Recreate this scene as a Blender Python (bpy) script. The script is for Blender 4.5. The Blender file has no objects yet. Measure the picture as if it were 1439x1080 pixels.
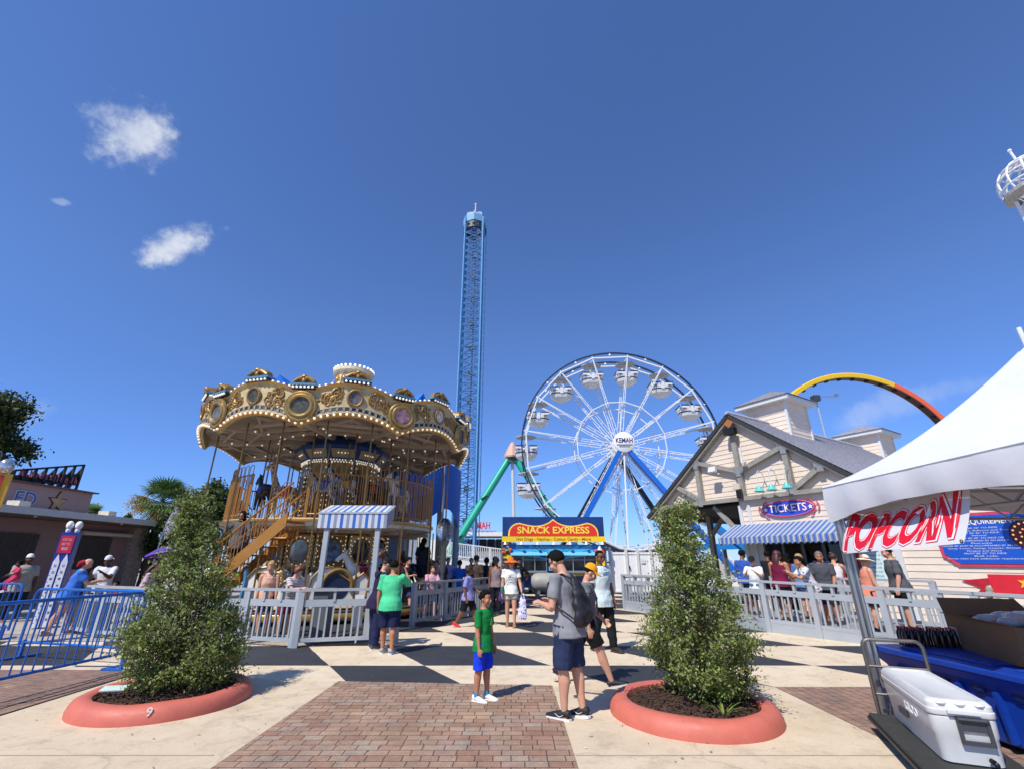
import bpy, bmesh, math, random
import numpy as np
from mathutils import Vector, Matrix, noise
random.seed(7); np.random.seed(7)
V=Vector; R=math.radians; PI=math.pi
sin,cos=math.sin,math.cos
SC=bpy.context.scene; COL=SC.collection
# ------------------------------------------------------------------ helpers
CAMH=1.65; F=640.0; TILT=math.atan2(785-540,F)
def ray(px,py):
    x=px-719.5; y=py-540
    return V((x,F*cos(TILT)+y*sin(TILT),F*sin(TILT)-y*cos(TILT)))
def G(px,py,z=0.0):                 # point of a horizontal plane seen at a photo pixel
    d=ray(px,py); return d*((z-CAMH)/d.z)+V((0,0,CAMH))
def P(px,py,Y):                     # point at depth Y seen at a photo pixel
    d=ray(px,py); return d*(Y/d.y)+V((0,0,CAMH))
ROOT={}
def lin(h):
    h=h.lstrip('#'); o=[]
    for i in (0,2,4):
        c=int(h[i:i+2],16)/255; o.append(c/12.92 if c<=.04045 else ((c+.055)/1.055)**2.4)
    return tuple(o)
def tag(o,label=None,cat=None,group=None,kind=None):
    if label: o['label']=label
    if cat: o['category']=cat
    if group: o['group']=group
    if kind: o['kind']=kind
    return o
def thing(name,label,cat,loc=(0,0,0),rz=0.0,group=None):
    o=bpy.data.objects.new(name,None); COL.objects.link(o)
    o.location=loc; o.rotation_euler=(0,0,rz); o.empty_display_size=.2
    ROOT[o.name]=Matrix.Translation(V(loc))@Matrix.Rotation(rz,4,'Z')
    return tag(o,label,cat,group)
def rootm(o):
    while o.parent: o=o.parent
    return ROOT.get(o.name,Matrix())
def link(name,me,parent=None):
    o=bpy.data.objects.new(name,me); COL.objects.link(o)
    if parent: o.parent=parent
    return o
def frame(t,ref=None):
    t=V(t).normalized()
    r=V(ref) if ref is not None else (V((0,0,1)) if abs(t.z)<.9 else V((1,0,0)))
    a=r.cross(t)
    if a.length<1e-5: a=V((1,0,0)).cross(t)
    if a.length<1e-5: a=V((0,1,0)).cross(t)
    a.normalize(); return a,t.cross(a).normalized()
class MB:
    def __init__(s): s.v=[];s.f=[];s.mi=[];s.m=0
    def add(s,vs,fs):
        o=len(s.v); s.v.extend([(v[0],v[1],v[2]) for v in vs])
        for f in fs: s.f.append(tuple(i+o for i in f)); s.mi.append(s.m)
        return s
    def box(s,c,d,rz=0,M=None):
        x,y,z=d[0]/2,d[1]/2,d[2]/2
        vs=[V((i*x,j*y,k*z)) for k in(-1,1) for j in(-1,1) for i in(-1,1)]
        m=M if M is not None else Matrix.Rotation(rz,3,'Z')
        return s.add([m@v+V(c) for v in vs],[(0,2,3,1),(4,5,7,6),(0,1,5,4),(2,6,7,3),(0,4,6,2),(1,3,7,5)])
    def bar(s,a,b,w,h=None,ref=None):
        a,b=V(a),V(b); h=h or w; p,q=frame(b-a,ref)
        vs=[c+p*(i*w/2)+q*(j*h/2) for c in(a,b) for i,j in((-1,-1),(1,-1),(1,1),(-1,1))]
        return s.add(vs,[(3,2,1,0),(4,5,6,7),(0,1,5,4),(1,2,6,5),(2,3,7,6),(3,0,4,7)])
    def tube(s,pts,r,n=8,closed=False):
        pts=[V(p) for p in pts]; k=len(pts); rs=r if isinstance(r,(list,tuple)) else [r]*k
        vs=[]; a=None
        for i,p in enumerate(pts):
            if closed: t=pts[(i+1)%k]-pts[i-1]
            else: t=pts[min(i+1,k-1)]-pts[max(i-1,0)]
            if t.length<1e-9: t=V((0,0,1))
            t.normalize()
            if a is None: a,b=frame(t)
            else:
                a=a-t*a.dot(t)
                if a.length<1e-5: a,b=frame(t)
                a.normalize(); b=t.cross(a)
            for j in range(n):
                an=2*PI*j/n; vs.append(p+(a*cos(an)+b*sin(an))*rs[i])
        fs=[]
        for i in range(k if closed else k-1):
            i2=(i+1)%k
            for j in range(n):
                j2=(j+1)%n; fs.append((i*n+j,i*n+j2,i2*n+j2,i2*n+j))
        if not closed: fs.append(tuple(range(n))[::-1]); fs.append(tuple((k-1)*n+j for j in range(n)))
        return s.add(vs,fs)
    def loft(s,pts,rad,side=(1,0,0),n=12):      # elliptical sections, closed ends
        pts=[V(p) for p in pts]; k=len(pts); vs=[]; side=V(side)
        for i,p in enumerate(pts):
            t=(pts[min(i+1,k-1)]-pts[max(i-1,0)]).normalized()
            a=side-t*side.dot(t)
            if a.length<1e-4: a,_=frame(t)
            a.normalize(); b=t.cross(a); ra,rb=rad[i] if isinstance(rad[i],(tuple,list)) else (rad[i],rad[i])
            for j in range(n):
                an=2*PI*j/n; vs.append(p+a*cos(an)*ra+b*sin(an)*rb)
        fs=[(i*n+j,i*n+(j+1)%n,(i+1)*n+(j+1)%n,(i+1)*n+j) for i in range(k-1) for j in range(n)]
        fs.append(tuple(range(n))[::-1]); fs.append(tuple((k-1)*n+j for j in range(n)))
        return s.add(vs,fs)
    def lathe(s,prof,c=(0,0,0),n=32,a0=0,a1=2*PI,M=None):
        full=abs(a1-a0-2*PI)<1e-6; m=n if full else n+1; c=V(c); vs=[]
        for j in range(m):
            a=a0+(a1-a0)*j/n
            for r,z in prof:
                p=V((r*sin(a),-r*cos(a),z)); vs.append((M@p if M is not None else p)+c)
        k=len(prof); fs=[]
        for j in range(n):
            j2=(j+1)%m
            for i in range(k-1): fs.append((j*k+i,j2*k+i,j2*k+i+1,j*k+i+1))
        return s.add(vs,fs)
    def ell(s,c,r,n=10,m=7,M=None):
        c=V(c); r=(r,r,r) if not isinstance(r,(tuple,list)) else r; vs=[V((0,0,-r[2]))]
        for i in range(1,m):
            a=-PI/2+PI*i/m
            for j in range(n):
                b=2*PI*j/n; vs.append(V((r[0]*cos(a)*cos(b),r[1]*cos(a)*sin(b),r[2]*sin(a))))
        vs.append(V((0,0,r[2]))); L=len(vs)-1; fs=[]
        for j in range(n):
            j2=(j+1)%n; fs.append((0,1+j2,1+j)); fs.append((L,L-n+j,L-n+j2))
            for i in range(m-2): fs.append((1+i*n+j,1+i*n+j2,1+(i+1)*n+j2,1+(i+1)*n+j))
        return s.add([(M@v if M is not None else v)+c for v in vs],fs)
    def bulb(s,c,r):
        c=V(c); q=[(1,0,0),(-1,0,0),(0,1,0),(0,-1,0),(0,0,1),(0,0,-1)]
        vs=[c+V(p)*r for p in q]; o=[(0,2,4),(2,1,4),(1,3,4),(3,0,4),(2,0,5),(1,2,5),(3,1,5),(0,3,5)]
        vv=list(vs); ff=[]; mid={}
        def md(i,j):
            k=(min(i,j),max(i,j))
            if k not in mid: mid[k]=len(vv); vv.append(c+((vs[i]+vs[j])/2-c).normalized()*r)
            return mid[k]
        for a,b,d in o:
            x,y,z=md(a,b),md(b,d),md(d,a); ff+=[(a,x,z),(x,b,y),(z,y,d),(x,y,z)]
        return s.add(vv,ff)
    def prism(s,poly,o,x,y,d):      # polygon in the frame (o; x,y) pushed along d
        o,x,y,d=V(o),V(x),V(y),V(d); n=len(poly)
        a=[o+x*p[0]+y*p[1] for p in poly]; b=[p+d for p in a]
        fs=[tuple(range(n)),tuple(range(2*n-1,n-1,-1))]+[(i,i+n,(i+1)%n+n,(i+1)%n) for i in range(n)]
        return s.add(a+b,fs)
    def quad(s,*p): return s.add(p,[tuple(range(len(p)))])
    def text(s,t,o,x,y,size,ext=.004,bold=0,shear=0,align='CENTER',width=None):
        vs,fs=textmesh(t,ext,bold,shear,align); o,x,y=V(o),V(x).normalized(),V(y).normalized(); z=x.cross(y)
        kx=size
        if width: xs=[v[0] for v in vs]; kx=width/(max(xs)-min(xs))
        return s.add([o+x*(v[0]*kx)+y*(v[1]*size)+z*v[2] for v in vs],fs)
    def build(s,name,mats,parent=None,smooth=False,world=False,weld=False):
        me=bpy.data.meshes.new(name); vs=s.v
        if world and parent is not None:
            m=rootm(parent).inverted(); vs=[m@V(v) for v in vs]
        me.from_pydata([tuple(v) for v in vs],[],s.f)
        if not isinstance(mats,(list,tuple)): mats=[mats]
        for m in mats: me.materials.append(m)
        if len(mats)>1: me.polygons.foreach_set('material_index',s.mi)
        bm=bmesh.new(); bm.from_mesh(me)
        if weld: bmesh.ops.remove_doubles(bm,verts=bm.verts,dist=1e-4)
        bmesh.ops.recalc_face_normals(bm,faces=bm.faces); bm.to_mesh(me); bm.free()
        if smooth:
            me.polygons.foreach_set('use_smooth',[True]*len(me.polygons))
            try: me.set_sharp_from_angle(angle=R(40))
            except Exception: pass
        me.update(); return link(name,me,parent)
_tc={}
def textmesh(t,ext,bold,shear,align):
    k=(t,ext,bold,shear,align)
    if k in _tc: return _tc[k]
    cu=bpy.data.curves.new('lettering','FONT'); cu.body=t; cu.align_x=align; cu.align_y='CENTER'
    cu.extrude=ext; cu.offset=bold; cu.shear=shear; cu.resolution_u=3
    ob=bpy.data.objects.new('lettering',cu); COL.objects.link(ob)
    dg=bpy.context.evaluated_depsgraph_get(); dg.update()
    me=bpy.data.meshes.new_from_object(ob.evaluated_get(dg))
    r=([tuple(v.co) for v in me.vertices],[tuple(p.vertices) for p in me.polygons])
    bpy.data.objects.remove(ob); bpy.data.curves.remove(cu); bpy.data.meshes.remove(me)
    _tc[k]=r; return r
def remesh(mb,name,voxel,mat,parent,smooth=2,wr=0.0,wf=9.0,seed=0):
    me=bpy.data.meshes.new(name); me.from_pydata([tuple(v) for v in mb.v],[],mb.f)
    bm=bmesh.new(); bm.from_mesh(me); bmesh.ops.recalc_face_normals(bm,faces=bm.faces); bm.to_mesh(me); bm.free()
    ob=bpy.data.objects.new(name,me); COL.objects.link(ob)
    m=ob.modifiers.new('r','REMESH'); m.mode='VOXEL'; m.voxel_size=voxel; m.use_smooth_shade=True
    if smooth: q=ob.modifiers.new('s','SMOOTH'); q.iterations=smooth; q.factor=.5
    dg=bpy.context.evaluated_depsgraph_get(); dg.update()
    nm=bpy.data.meshes.new_from_object(ob.evaluated_get(dg))
    bpy.data.objects.remove(ob); bpy.data.meshes.remove(me); nm.name=name
    nm.materials.clear(); nm.materials.append(mat)
    if wr>0:
        off=V((seed*3.1,seed*1.7,seed*.9)); n=len(nm.vertices)
        co=np.empty(n*3,dtype=np.float32); nm.vertices.foreach_get('co',co)
        no=np.empty(n*3,dtype=np.float32); nm.vertices.foreach_get('normal',no)
        co=co.reshape(-1,3); no=no.reshape(-1,3)
        d=np.array([noise.noise(V((c[0]*wf,c[1]*wf,c[2]*wf*1.6+c[0]*3))+off) for c in co.tolist()])
        co+=no*(wr*d)[:,None]; nm.vertices.foreach_set('co',co.ravel())
    nm.polygons.foreach_set('use_smooth',[True]*len(nm.polygons)); nm.update()
    return link(name,nm,parent)
# ------------------------------------------------------------------ materials
_mc={}
def mat(name,col,rough=.6,metal=0.0,var=.12,scale=6.0,bump=0.0,bscale=None,emit=0.0,spec=.5,trans=0.0,coat=0.0,sub=0.0):
    if name in _mc: return _mc[name]
    m=bpy.data.materials.new(name); m.use_nodes=True; nt=m.node_tree; N=nt.nodes; L=nt.links
    b=N['Principled BSDF']; c=lin(col) if isinstance(col,str) else col
    b.inputs['Roughness'].default_value=rough; b.inputs['Metallic'].default_value=metal
    b.inputs['Specular IOR Level'].default_value=spec; b.inputs['Coat Weight'].default_value=coat
    b.inputs['Base Color'].default_value=(*c,1)
    if trans: b.inputs['Transmission Weight'].default_value=trans
    if sub: b.inputs['Subsurface Weight'].default_value=sub; b.inputs['Subsurface Radius'].default_value=(.012,.005,.003)
    if emit: b.inputs['Emission Color'].default_value=(*c,1); b.inputs['Emission Strength'].default_value=emit
    if var or bump:
        tc=N.new('ShaderNodeTexCoord'); nz=N.new('ShaderNodeTexNoise'); nz.inputs['Scale'].default_value=scale
        nz.inputs['Detail'].default_value=6; nz.inputs['Roughness'].default_value=.65
        L.new(tc.outputs['Object'],nz.inputs['Vector'])
        if var:
            rp=N.new('ShaderNodeValToRGB'); e=rp.color_ramp.elements
            e[0].position=.28; e[1].position=.72
            e[0].color=(*[max(0,x*(1-var)) for x in c],1); e[1].color=(*[min(1,x*(1+var)) for x in c],1)
            L.new(nz.outputs['Fac'],rp.inputs['Fac']); L.new(rp.outputs['Color'],b.inputs['Base Color'])
            mr=N.new('ShaderNodeMapRange'); mr.inputs['To Min'].default_value=max(0,rough-.1); mr.inputs['To Max'].default_value=min(1,rough+.1)
            L.new(nz.outputs['Fac'],mr.inputs['Value']); L.new(mr.outputs['Result'],b.inputs['Roughness'])
        if bump:
            n2=nz
            if bscale:
                n2=N.new('ShaderNodeTexNoise'); n2.inputs['Scale'].default_value=bscale; n2.inputs['Detail'].default_value=5
                L.new(tc.outputs['Object'],n2.inputs['Vector'])
            bp=N.new('ShaderNodeBump'); bp.inputs['Strength'].default_value=bump; bp.inputs['Distance'].default_value=.02
            L.new(n2.outputs['Fac'],bp.inputs['Height']); L.new(bp.outputs['Normal'],b.inputs['Normal'])
    _mc[name]=m; return m
def nodes_of(m):
    return m.node_tree.nodes,m.node_tree.links,m.node_tree.nodes['Principled BSDF']
def mixrgb(N,L,fac,a,b,mode='MIX'):
    x=N.new('ShaderNodeMix'); x.data_type='RGBA'; x.blend_type=mode
    for s,i in((fac,0),(a,6),(b,7)):
        if hasattr(s,'is_linked') or hasattr(s,'links'): L.new(s,x.inputs[i])
        else: x.inputs[i].default_value=s if i==0 else (*s,1)
    return x.outputs[2]
def ramp(N,L,src,p0,p1,c0=(0,0,0),c1=(1,1,1)):
    r=N.new('ShaderNodeValToRGB'); e=r.color_ramp.elements; e[0].position=p0; e[1].position=p1
    e[0].color=(*c0,1); e[1].color=(*c1,1); L.new(src,r.inputs['Fac']); return r.outputs['Color']
def noisetex(N,L,vec,scale,detail=5,rough=.6):
    n=N.new('ShaderNodeTexNoise'); n.inputs['Scale'].default_value=scale; n.inputs['Detail'].default_value=detail
    n.inputs['Roughness'].default_value=rough; L.new(vec,n.inputs['Vector']); return n.outputs['Fac']
def ground_mat(name,c0,c1,stain=.5,rough=.85,bump=.25,gum=True,wear=None):
    wear=wear or tuple(x*.72 for x in lin(c0))
    m=mat(name,c0,rough,var=0); N,L,b=nodes_of(m); tc=N.new('ShaderNodeTexCoord').outputs['Object']
    a=noisetex(N,L,tc,.9,8,.7); f=noisetex(N,L,tc,60,3); 
    col=mixrgb(N,L,ramp(N,L,a,.3,.7),lin(c0),lin(c1))
    s=noisetex(N,L,tc,2.7,7,.75); dk=tuple(x*(1-stain) for x in lin(c0))
    col=mixrgb(N,L,ramp(N,L,s,.5,.75,(0,0,0),(.9,.9,.9)),col,dk)
    col=mixrgb(N,L,ramp(N,L,f,.2,.8,(.86,.86,.86),(1.08,1.08,1.08)),(0,0,0),col,'MIX') if False else col
    fine=ramp(N,L,f,.25,.75,(.88,.88,.88),(1.06,1.06,1.06))
    col=mixrgb(N,L,1.0,col,fine,'MULTIPLY')
    if gum:
        v=N.new('ShaderNodeTexVoronoi'); v.inputs['Scale'].default_value=1.7; L.new(tc,v.inputs['Vector'])
        g=ramp(N,L,v.outputs['Distance'],.03,.05,(1,1,1),(0,0,0))
        col=mixrgb(N,L,g,col,tuple(x*.45 for x in lin(c0)))
    cv=N.new('ShaderNodeTexVoronoi'); cv.feature='DISTANCE_TO_EDGE'; cv.inputs['Scale'].default_value=.33
    dn=N.new('ShaderNodeTexNoise'); dn.inputs['Scale'].default_value=1.4; dn.inputs['Detail'].default_value=8; L.new(tc,dn.inputs['Vector'])
    ds=N.new('ShaderNodeVectorMath'); ds.operation='MULTIPLY_ADD'; ds.inputs[1].default_value=(.9,.9,.9); L.new(dn.outputs['Color'],ds.inputs[0]); L.new(tc,ds.inputs[2]); L.new(ds.outputs[0],cv.inputs['Vector'])
    ck=ramp(N,L,cv.outputs['Distance'],.0,.006,(1,1,1),(0,0,0)); cm=N.new('ShaderNodeMath'); cm.operation='MULTIPLY'; cm.inputs[1].default_value=.3; L.new(ck,cm.inputs[0])
    col=mixrgb(N,L,cm.outputs[0],col,tuple(x*.4 for x in lin(c0)))
    w2=noisetex(N,L,tc,14,8,.8); col=mixrgb(N,L,ramp(N,L,w2,.60,.72,(0,0,0),(.55,.55,.55)),col,wear)
    L.new(col,b.inputs['Base Color'])
    bp=N.new('ShaderNodeBump'); bp.inputs['Strength'].default_value=bump; bp.inputs['Distance'].default_value=.006
    L.new(f,bp.inputs['Height']); L.new(bp.outputs['Normal'],b.inputs['Normal']); return m
def paver_mat(name,cols,w=.205,h=.125,rot=0.0):
    m=mat(name,'#9b7a6a',.88,var=0); N,L,b=nodes_of(m); tc=N.new('ShaderNodeTexCoord').outputs['Object']
    mp=N.new('ShaderNodeMapping'); mp.inputs['Rotation'].default_value=(0,0,rot); L.new(tc,mp.inputs['Vector']); v=mp.outputs['Vector']
    # wobble the joints a little
    wn=N.new('ShaderNodeTexNoise'); wn.inputs['Scale'].default_value=3.0; L.new(v,wn.inputs['Vector'])
    sc=N.new('ShaderNodeVectorMath'); sc.operation='SCALE'; sc.inputs['Scale'].default_value=.018; L.new(wn.outputs['Color'],sc.inputs[0])
    ad=N.new('ShaderNodeVectorMath'); ad.operation='ADD'; L.new(v,ad.inputs[0]); L.new(sc.outputs[0],ad.inputs[1]); v=ad.outputs[0]
    def br(c1,c2,mortar,seedshift,ms=.012):
        t=N.new('ShaderNodeTexBrick'); t.offset=.42; t.squash=.78; t.squash_frequency=3; t.inputs['Scale'].default_value=1
        t.inputs['Brick Width'].default_value=w; t.inputs['Row Height'].default_value=h
        t.inputs['Mortar Size'].default_value=ms*.5; t.inputs['Mortar Smooth'].default_value=.3; t.inputs['Bias'].default_value=seedshift
        t.inputs['Color1'].default_value=(*c1,1); t.inputs['Color2'].default_value=(*c2,1); t.inputs['Mortar'].default_value=(*mortar,1)
        L.new(v,t.inputs['Vector']); return t
    mo=lin('#5f4c42'); t1=br(lin(cols[0]),lin(cols[1]),mo,0.0); t2=br(lin(cols[2]),lin(cols[3]),mo,-.1)
    big=noisetex(N,L,tc,1.3,6,.7); col=mixrgb(N,L,ramp(N,L,big,.4,.6),t1.outputs['Color'],t2.outputs['Color'])
    sp=noisetex(N,L,tc,75,4,.7); col=mixrgb(N,L,1.0,col,ramp(N,L,sp,.25,.75,(.62,.60,.58),(1.25,1.25,1.25)),'MULTIPLY')
    st=noisetex(N,L,tc,2.2,8,.75); col=mixrgb(N,L,1.0,col,ramp(N,L,st,.35,.65,(.66,.65,.65),(1.1,1.08,1.05)),'MULTIPLY')
    L.new(col,b.inputs['Base Color'])
    bp=N.new('ShaderNodeBump'); bp.inputs['Strength'].default_value=.6; bp.inputs['Distance'].default_value=.008; bp.invert=True
    L.new(t1.outputs['Fac'],bp.inputs['Height'])
    b2=N.new('ShaderNodeBump'); b2.inputs['Strength'].default_value=.3; b2.inputs['Distance'].default_value=.005
    L.new(sp,b2.inputs['Height']); L.new(bp.outputs['Normal'],b2.inputs['Normal']); L.new(b2.outputs['Normal'],b.inputs['Normal']); return m
WHITE=mat('white_paint','#d0d0cc',.45,var=.05)
GREYP=mat('pale_grey_paint','#a4aaae',.5,var=.07,scale=3)
STEEL=mat('galvanised_steel','#a5a8aa',.38,metal=.85,var=.08)
CHROME=mat('chrome','#d8d8d8',.12,metal=1,var=.02)
BLACK=mat('black_plastic','#141416',.5,var=.1)
GOLD=mat('gold_paint','#c39548',.34,metal=.55,var=.2,scale=9)
BRASS=mat('brass_pole','#8d6a3c',.3,metal=.7,var=.15)
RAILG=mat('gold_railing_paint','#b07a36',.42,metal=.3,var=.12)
CREAM=mat('cream_paint','#e2d3b0',.55,var=.08)
NAVY=mat('navy_paint','#1b2742',.45,var=.12)
BLUE=mat('blue_paint','#1c62b4',.4,var=.1)
RED=mat('red_paint','#c8202c',.45,var=.08)
YELLOW=mat('yellow_paint','#f2cf10',.5,var=.05)
BULB=mat('lamp_bulb','#fff3dc',.3,var=0,emit=.45)
GLASSD=mat('dark_glass','#12161b',.08,var=.1,spec=.7)
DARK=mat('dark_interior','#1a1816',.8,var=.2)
MIRROR=mat('mirror_panel','#8f8d8a',.16,metal=.9,var=.25,scale=3)
TIMBER=mat('weathered_timber','#938e84',.85,var=.25,scale=5,bump=.4,bscale=30)
# ------------------------------------------------------------------ camera, light, sky
cam=bpy.data.cameras.new('camera'); co=bpy.data.objects.new('camera',cam); COL.objects.link(co)
cam.sensor_width=36; cam.lens=36*F/1439; cam.clip_end=2000; cam.clip_start=.05
co.location=(0,0,CAMH); co.rotation_euler=(PI/2+TILT,0,0); SC.camera=co
SUNV=V((-.60*cos(R(52)),-.80*cos(R(52)),sin(R(52)))).normalized()
sl=bpy.data.lights.new('sun','SUN'); so=bpy.data.objects.new('sun',sl); COL.objects.link(so)
sl.energy=4.6; sl.angle=R(.53); sl.color=(1,.955,.88); so.rotation_euler=SUNV.to_track_quat('Z','Y').to_euler(); so.location=(-20,-30,40)
SC.view_settings.view_transform='Standard'; SC.view_settings.look='None'; SC.view_settings.exposure=.12
SC.view_settings.gamma=1
W=bpy.data.worlds.new('World'); SC.world=W; W.use_nodes=True; N=W.node_tree.nodes; L=W.node_tree.links
bg=N['Background']; sky=N.new('ShaderNodeTexSky'); sky.sky_type='NISHITA'; sky.sun_disc=False
sky.sun_elevation=R(52); sky.sun_rotation=math.atan2(SUNV.x,SUNV.y); sky.air_density=1.0; sky.dust_density=.0; sky.ozone_density=5.0; sky.altitude=0
bg.inputs['Strength'].default_value=.115
tc=N.new('ShaderNodeTexCoord').outputs['Generated']
def cloud(px,py,rx,ry,ang,scale,seed,dens,thr):
    d=ray(px,py).normalized(); right=V((d.y,-d.x,0)).normalized(); up=right.cross(d)
    a=R(ang); r2=right*cos(a)+up*sin(a); u2=up*cos(a)-right*sin(a)
    def dot(v,k):
        n=N.new('ShaderNodeVectorMath'); n.operation='DOT_PRODUCT'; L.new(tc,n.inputs[0]); n.inputs[1].default_value=v
        s=N.new('ShaderNodeMath'); s.operation='SUBTRACT'; L.new(n.outputs['Value'],s.inputs[0]); s.inputs[1].default_value=V(v).dot(d)
        q=N.new('ShaderNodeMath'); q.operation='DIVIDE'; L.new(s.outputs[0],q.inputs[0]); q.inputs[1].default_value=k; return q.outputs[0]
    c=N.new('ShaderNodeCombineXYZ'); L.new(dot(r2,rx),c.inputs[0]); L.new(dot(u2,ry),c.inputs[1])
    fd=N.new('ShaderNodeVectorMath'); fd.operation='DOT_PRODUCT'; L.new(tc,fd.inputs[0]); fd.inputs[1].default_value=d
    ln=N.new('ShaderNodeVectorMath'); ln.operation='LENGTH'; L.new(c.outputs[0],ln.inputs[0])
    ad=N.new('ShaderNodeVectorMath'); ad.operation='ADD'; L.new(tc,ad.inputs[0]); ad.inputs[1].default_value=(seed,seed*.7,seed*.3)
    nz=noisetex(N,L,ad.outputs[0],scale,9,.62)
    s=N.new('ShaderNodeMath'); s.operation='MULTIPLY_ADD'; L.new(ln.outputs['Value'],s.inputs[0]); s.inputs[1].default_value=-.62; L.new(nz,s.inputs[2])
    mr=N.new('ShaderNodeMapRange'); mr.interpolation_type='SMOOTHSTEP'; mr.inputs['From Min'].default_value=thr; mr.inputs['From Max'].default_value=thr+.34
    mr.inputs['To Max'].default_value=dens; L.new(s.outputs[0],mr.inputs['Value'])
    g=N.new('ShaderNodeMath'); g.operation='GREATER_THAN'; L.new(fd.outputs['Value'],g.inputs[0]); g.inputs[1].default_value=.5
    m0=N.new('ShaderNodeMath'); m0.operation='MULTIPLY'; nv=N.new('ShaderNodeMapRange'); nv.inputs['From Min'].default_value=.36; nv.inputs['From Max'].default_value=.64; nv.inputs['To Min'].default_value=.45; nv.inputs['To Max'].default_value=1.12; L.new(nz,nv.inputs['Value'])
    m=N.new('ShaderNodeMath'); m.operation='MULTIPLY'; L.new(mr.outputs['Result'],m0.inputs[0]); L.new(nv.outputs['Result'],m0.inputs[1]); L.new(m0.outputs[0],m.inputs[0]); L.new(g.outputs[0],m.inputs[1]); return m.outputs[0]
colr=sky.outputs['Color']
SKYMUL=(.86,1.02,1.36)
colr=mixrgb(N,L,1.0,colr,SKYMUL,'MULTIPLY') if SKYMUL!=(1.0,1.0,1.0) else colr
for a in [(181,188,.092,.076,38,18,5.3,.66,.05),(246,344,.105,.040,52,15,8.7,.8,.06),(85,283,.02,.008,20,26,2.2,.25,.04),(1262,568,.15,.042,8,11,7.1,.36,.02),(1330,548,.09,.026,0,12,9.4,.15,.04),(28,575,.05,.04,0,14,3.4,.2,.04)]:
    colr=mixrgb(N,L,cloud(*a),colr,(7.0,7.3,7.7))
sx=N.new('ShaderNodeSeparateXYZ'); L.new(tc,sx.inputs[0])
colr2=mixrgb(N,L,1.0,colr,ramp(N,L,sx.outputs['Z'],0.0,.45,(.54,.68,.91),(1,1,1)),'MULTIPLY')
L.new(colr2,bg.inputs['Color'])
# ------------------------------------------------------------------ the ground
def sheet(name,polys,m,z,mats=None,kind='structure'):
    mb=MB()
    for p in polys:
        if mats: mb.m=p[1]; q=p[0]
        else: q=p
        mb.add([(x,y,z) for x,y in q],[tuple(range(len(q)))])
    o=mb.build(name,mats or m); o['kind']=kind; return o
M_CONC=ground_mat('cream_concrete','#c6b193','#d8c6aa',.3)
M_BLK=ground_mat('black_painted_concrete','#2a2b30','#383a40',.35,.75,gum=False,wear=lin('#55565a'))
M_CRT=ground_mat('cream_painted_concrete','#cfba99','#dfceb4',.3)
M_GND=ground_mat('grey_concrete','#a79f93','#b3aa9c',.25)
M_ASP=ground_mat('dark_rubber_paving','#2a2a2c','#38383a',.3,.9,gum=False)
M_BR=paver_mat('rose_brick_pavers',('#b5967a','#9a7b65','#a59585','#a87c66'))
M_BR2=paver_mat('shade_toned_brick_pavers',('#9c7b69','#a98b76','#8a776c','#9f7a68'),rot=R(90))  # darker copy of the path bricks, shade put into their colours
sheet('ground',[[(-900,-900),(900,-900),(900,900),(-900,900)]],M_GND,0)
# strips of paving that run towards the camera
sheet('brick_path',[[(-2.62,-3),(.56,-3),(.56,7.42),(-2.5,7.66)]],M_BR,.010)
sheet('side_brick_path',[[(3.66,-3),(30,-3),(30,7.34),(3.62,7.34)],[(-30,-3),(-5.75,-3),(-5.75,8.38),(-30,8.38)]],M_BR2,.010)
sheet('pavement',[[(.56,-3),(3.66,-3),(3.62,7.34),(3.2,7.72),(.56,7.42)],[(-5.75,-3),(-2.62,-3),(-2.5,7.66),(-5.75,8.0)],[(-30,8.38),(-5.75,8.38),(-5.75,8.6),(-30,8.6)]],M_CONC,.006)
mb=MB()
for x in (-5.76,): mb.box((x,3,.012),(.03,12,.006))
mb.box((-6.0,3.4,.0125),(.025,11,.005))
o=mb.build('paving_joint',mat('joint_dirt','#3c332c',.9)); o['kind']='structure'
mb=MB()
for x,a,b in((-4.2,-3,7.4),(2.1,-3,7.1)):
    for y in(1.2,5.0): mb.box((x,y,.0085),(3.05,.012,.003))
o=mb.build('pavement_joint',mat('joint_dark','#a3927a',.9)); o['kind']='structure'
# checker of skewed tiles
ys=[6.85,8.72,10.55,12.4,14.3,16.2,18.1,20,22,24,26,28,30]; xs=[-3.04+1.6*0-2.1*6,-3.04-2.1*5,-3.04-2.1*4,-3.04-2.1*3,-3.04-2.1*2,-3.04-2.1,-3.04,-1.45,.65,2.8,5.0,7.1,9.2,11.3,13.4,15.5,17.6,19.7]
tl=[]; k=-.612
for j in range(len(ys)-1):
    for i in range(len(xs)-1):
        X=lambda x,y: x+k*(y-8.72)
        q4=[V((X(xs[i],ys[j]),ys[j],0)),V((X(xs[i+1],ys[j]),ys[j],0)),V((X(xs[i+1],ys[j+1]),ys[j+1],0)),V((X(xs[i],ys[j+1]),ys[j+1],0))]; pp=[]
        for e in range(4):
            for u in range(12):
                p=q4[e].lerp(q4[(e+1)%4],u/12); pp.append((p.x+.014*noise.noise(p*3.1)+.006*noise.noise(p*11),p.y+.014*noise.noise(p*2.7+V((9,0,0)))+.006*noise.noise(p*13)))
        tl.append((pp,(i+j+1)%2))
sheet('checkered_paving',tl,None,.003,mats=[M_CRT,M_BLK])
CX,CY=-6.67,17.8; CRZ=R(20.57)
mb=MB(); mb.add([(CX+6.55*cos(a),CY+6.55*sin(a),.008) for a in np.linspace(0,2*PI,48,endpoint=False)],[tuple(range(48))])
o=mb.build('carousel_paving',M_ASP); o['kind']='structure'
sheet('queue_paving',[[(-30,11.05),(-7.5,11.05),(-6.0,11.2),(-9.5,16),(-9.5,40),(-30,40)]],M_GND,.012)
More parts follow.
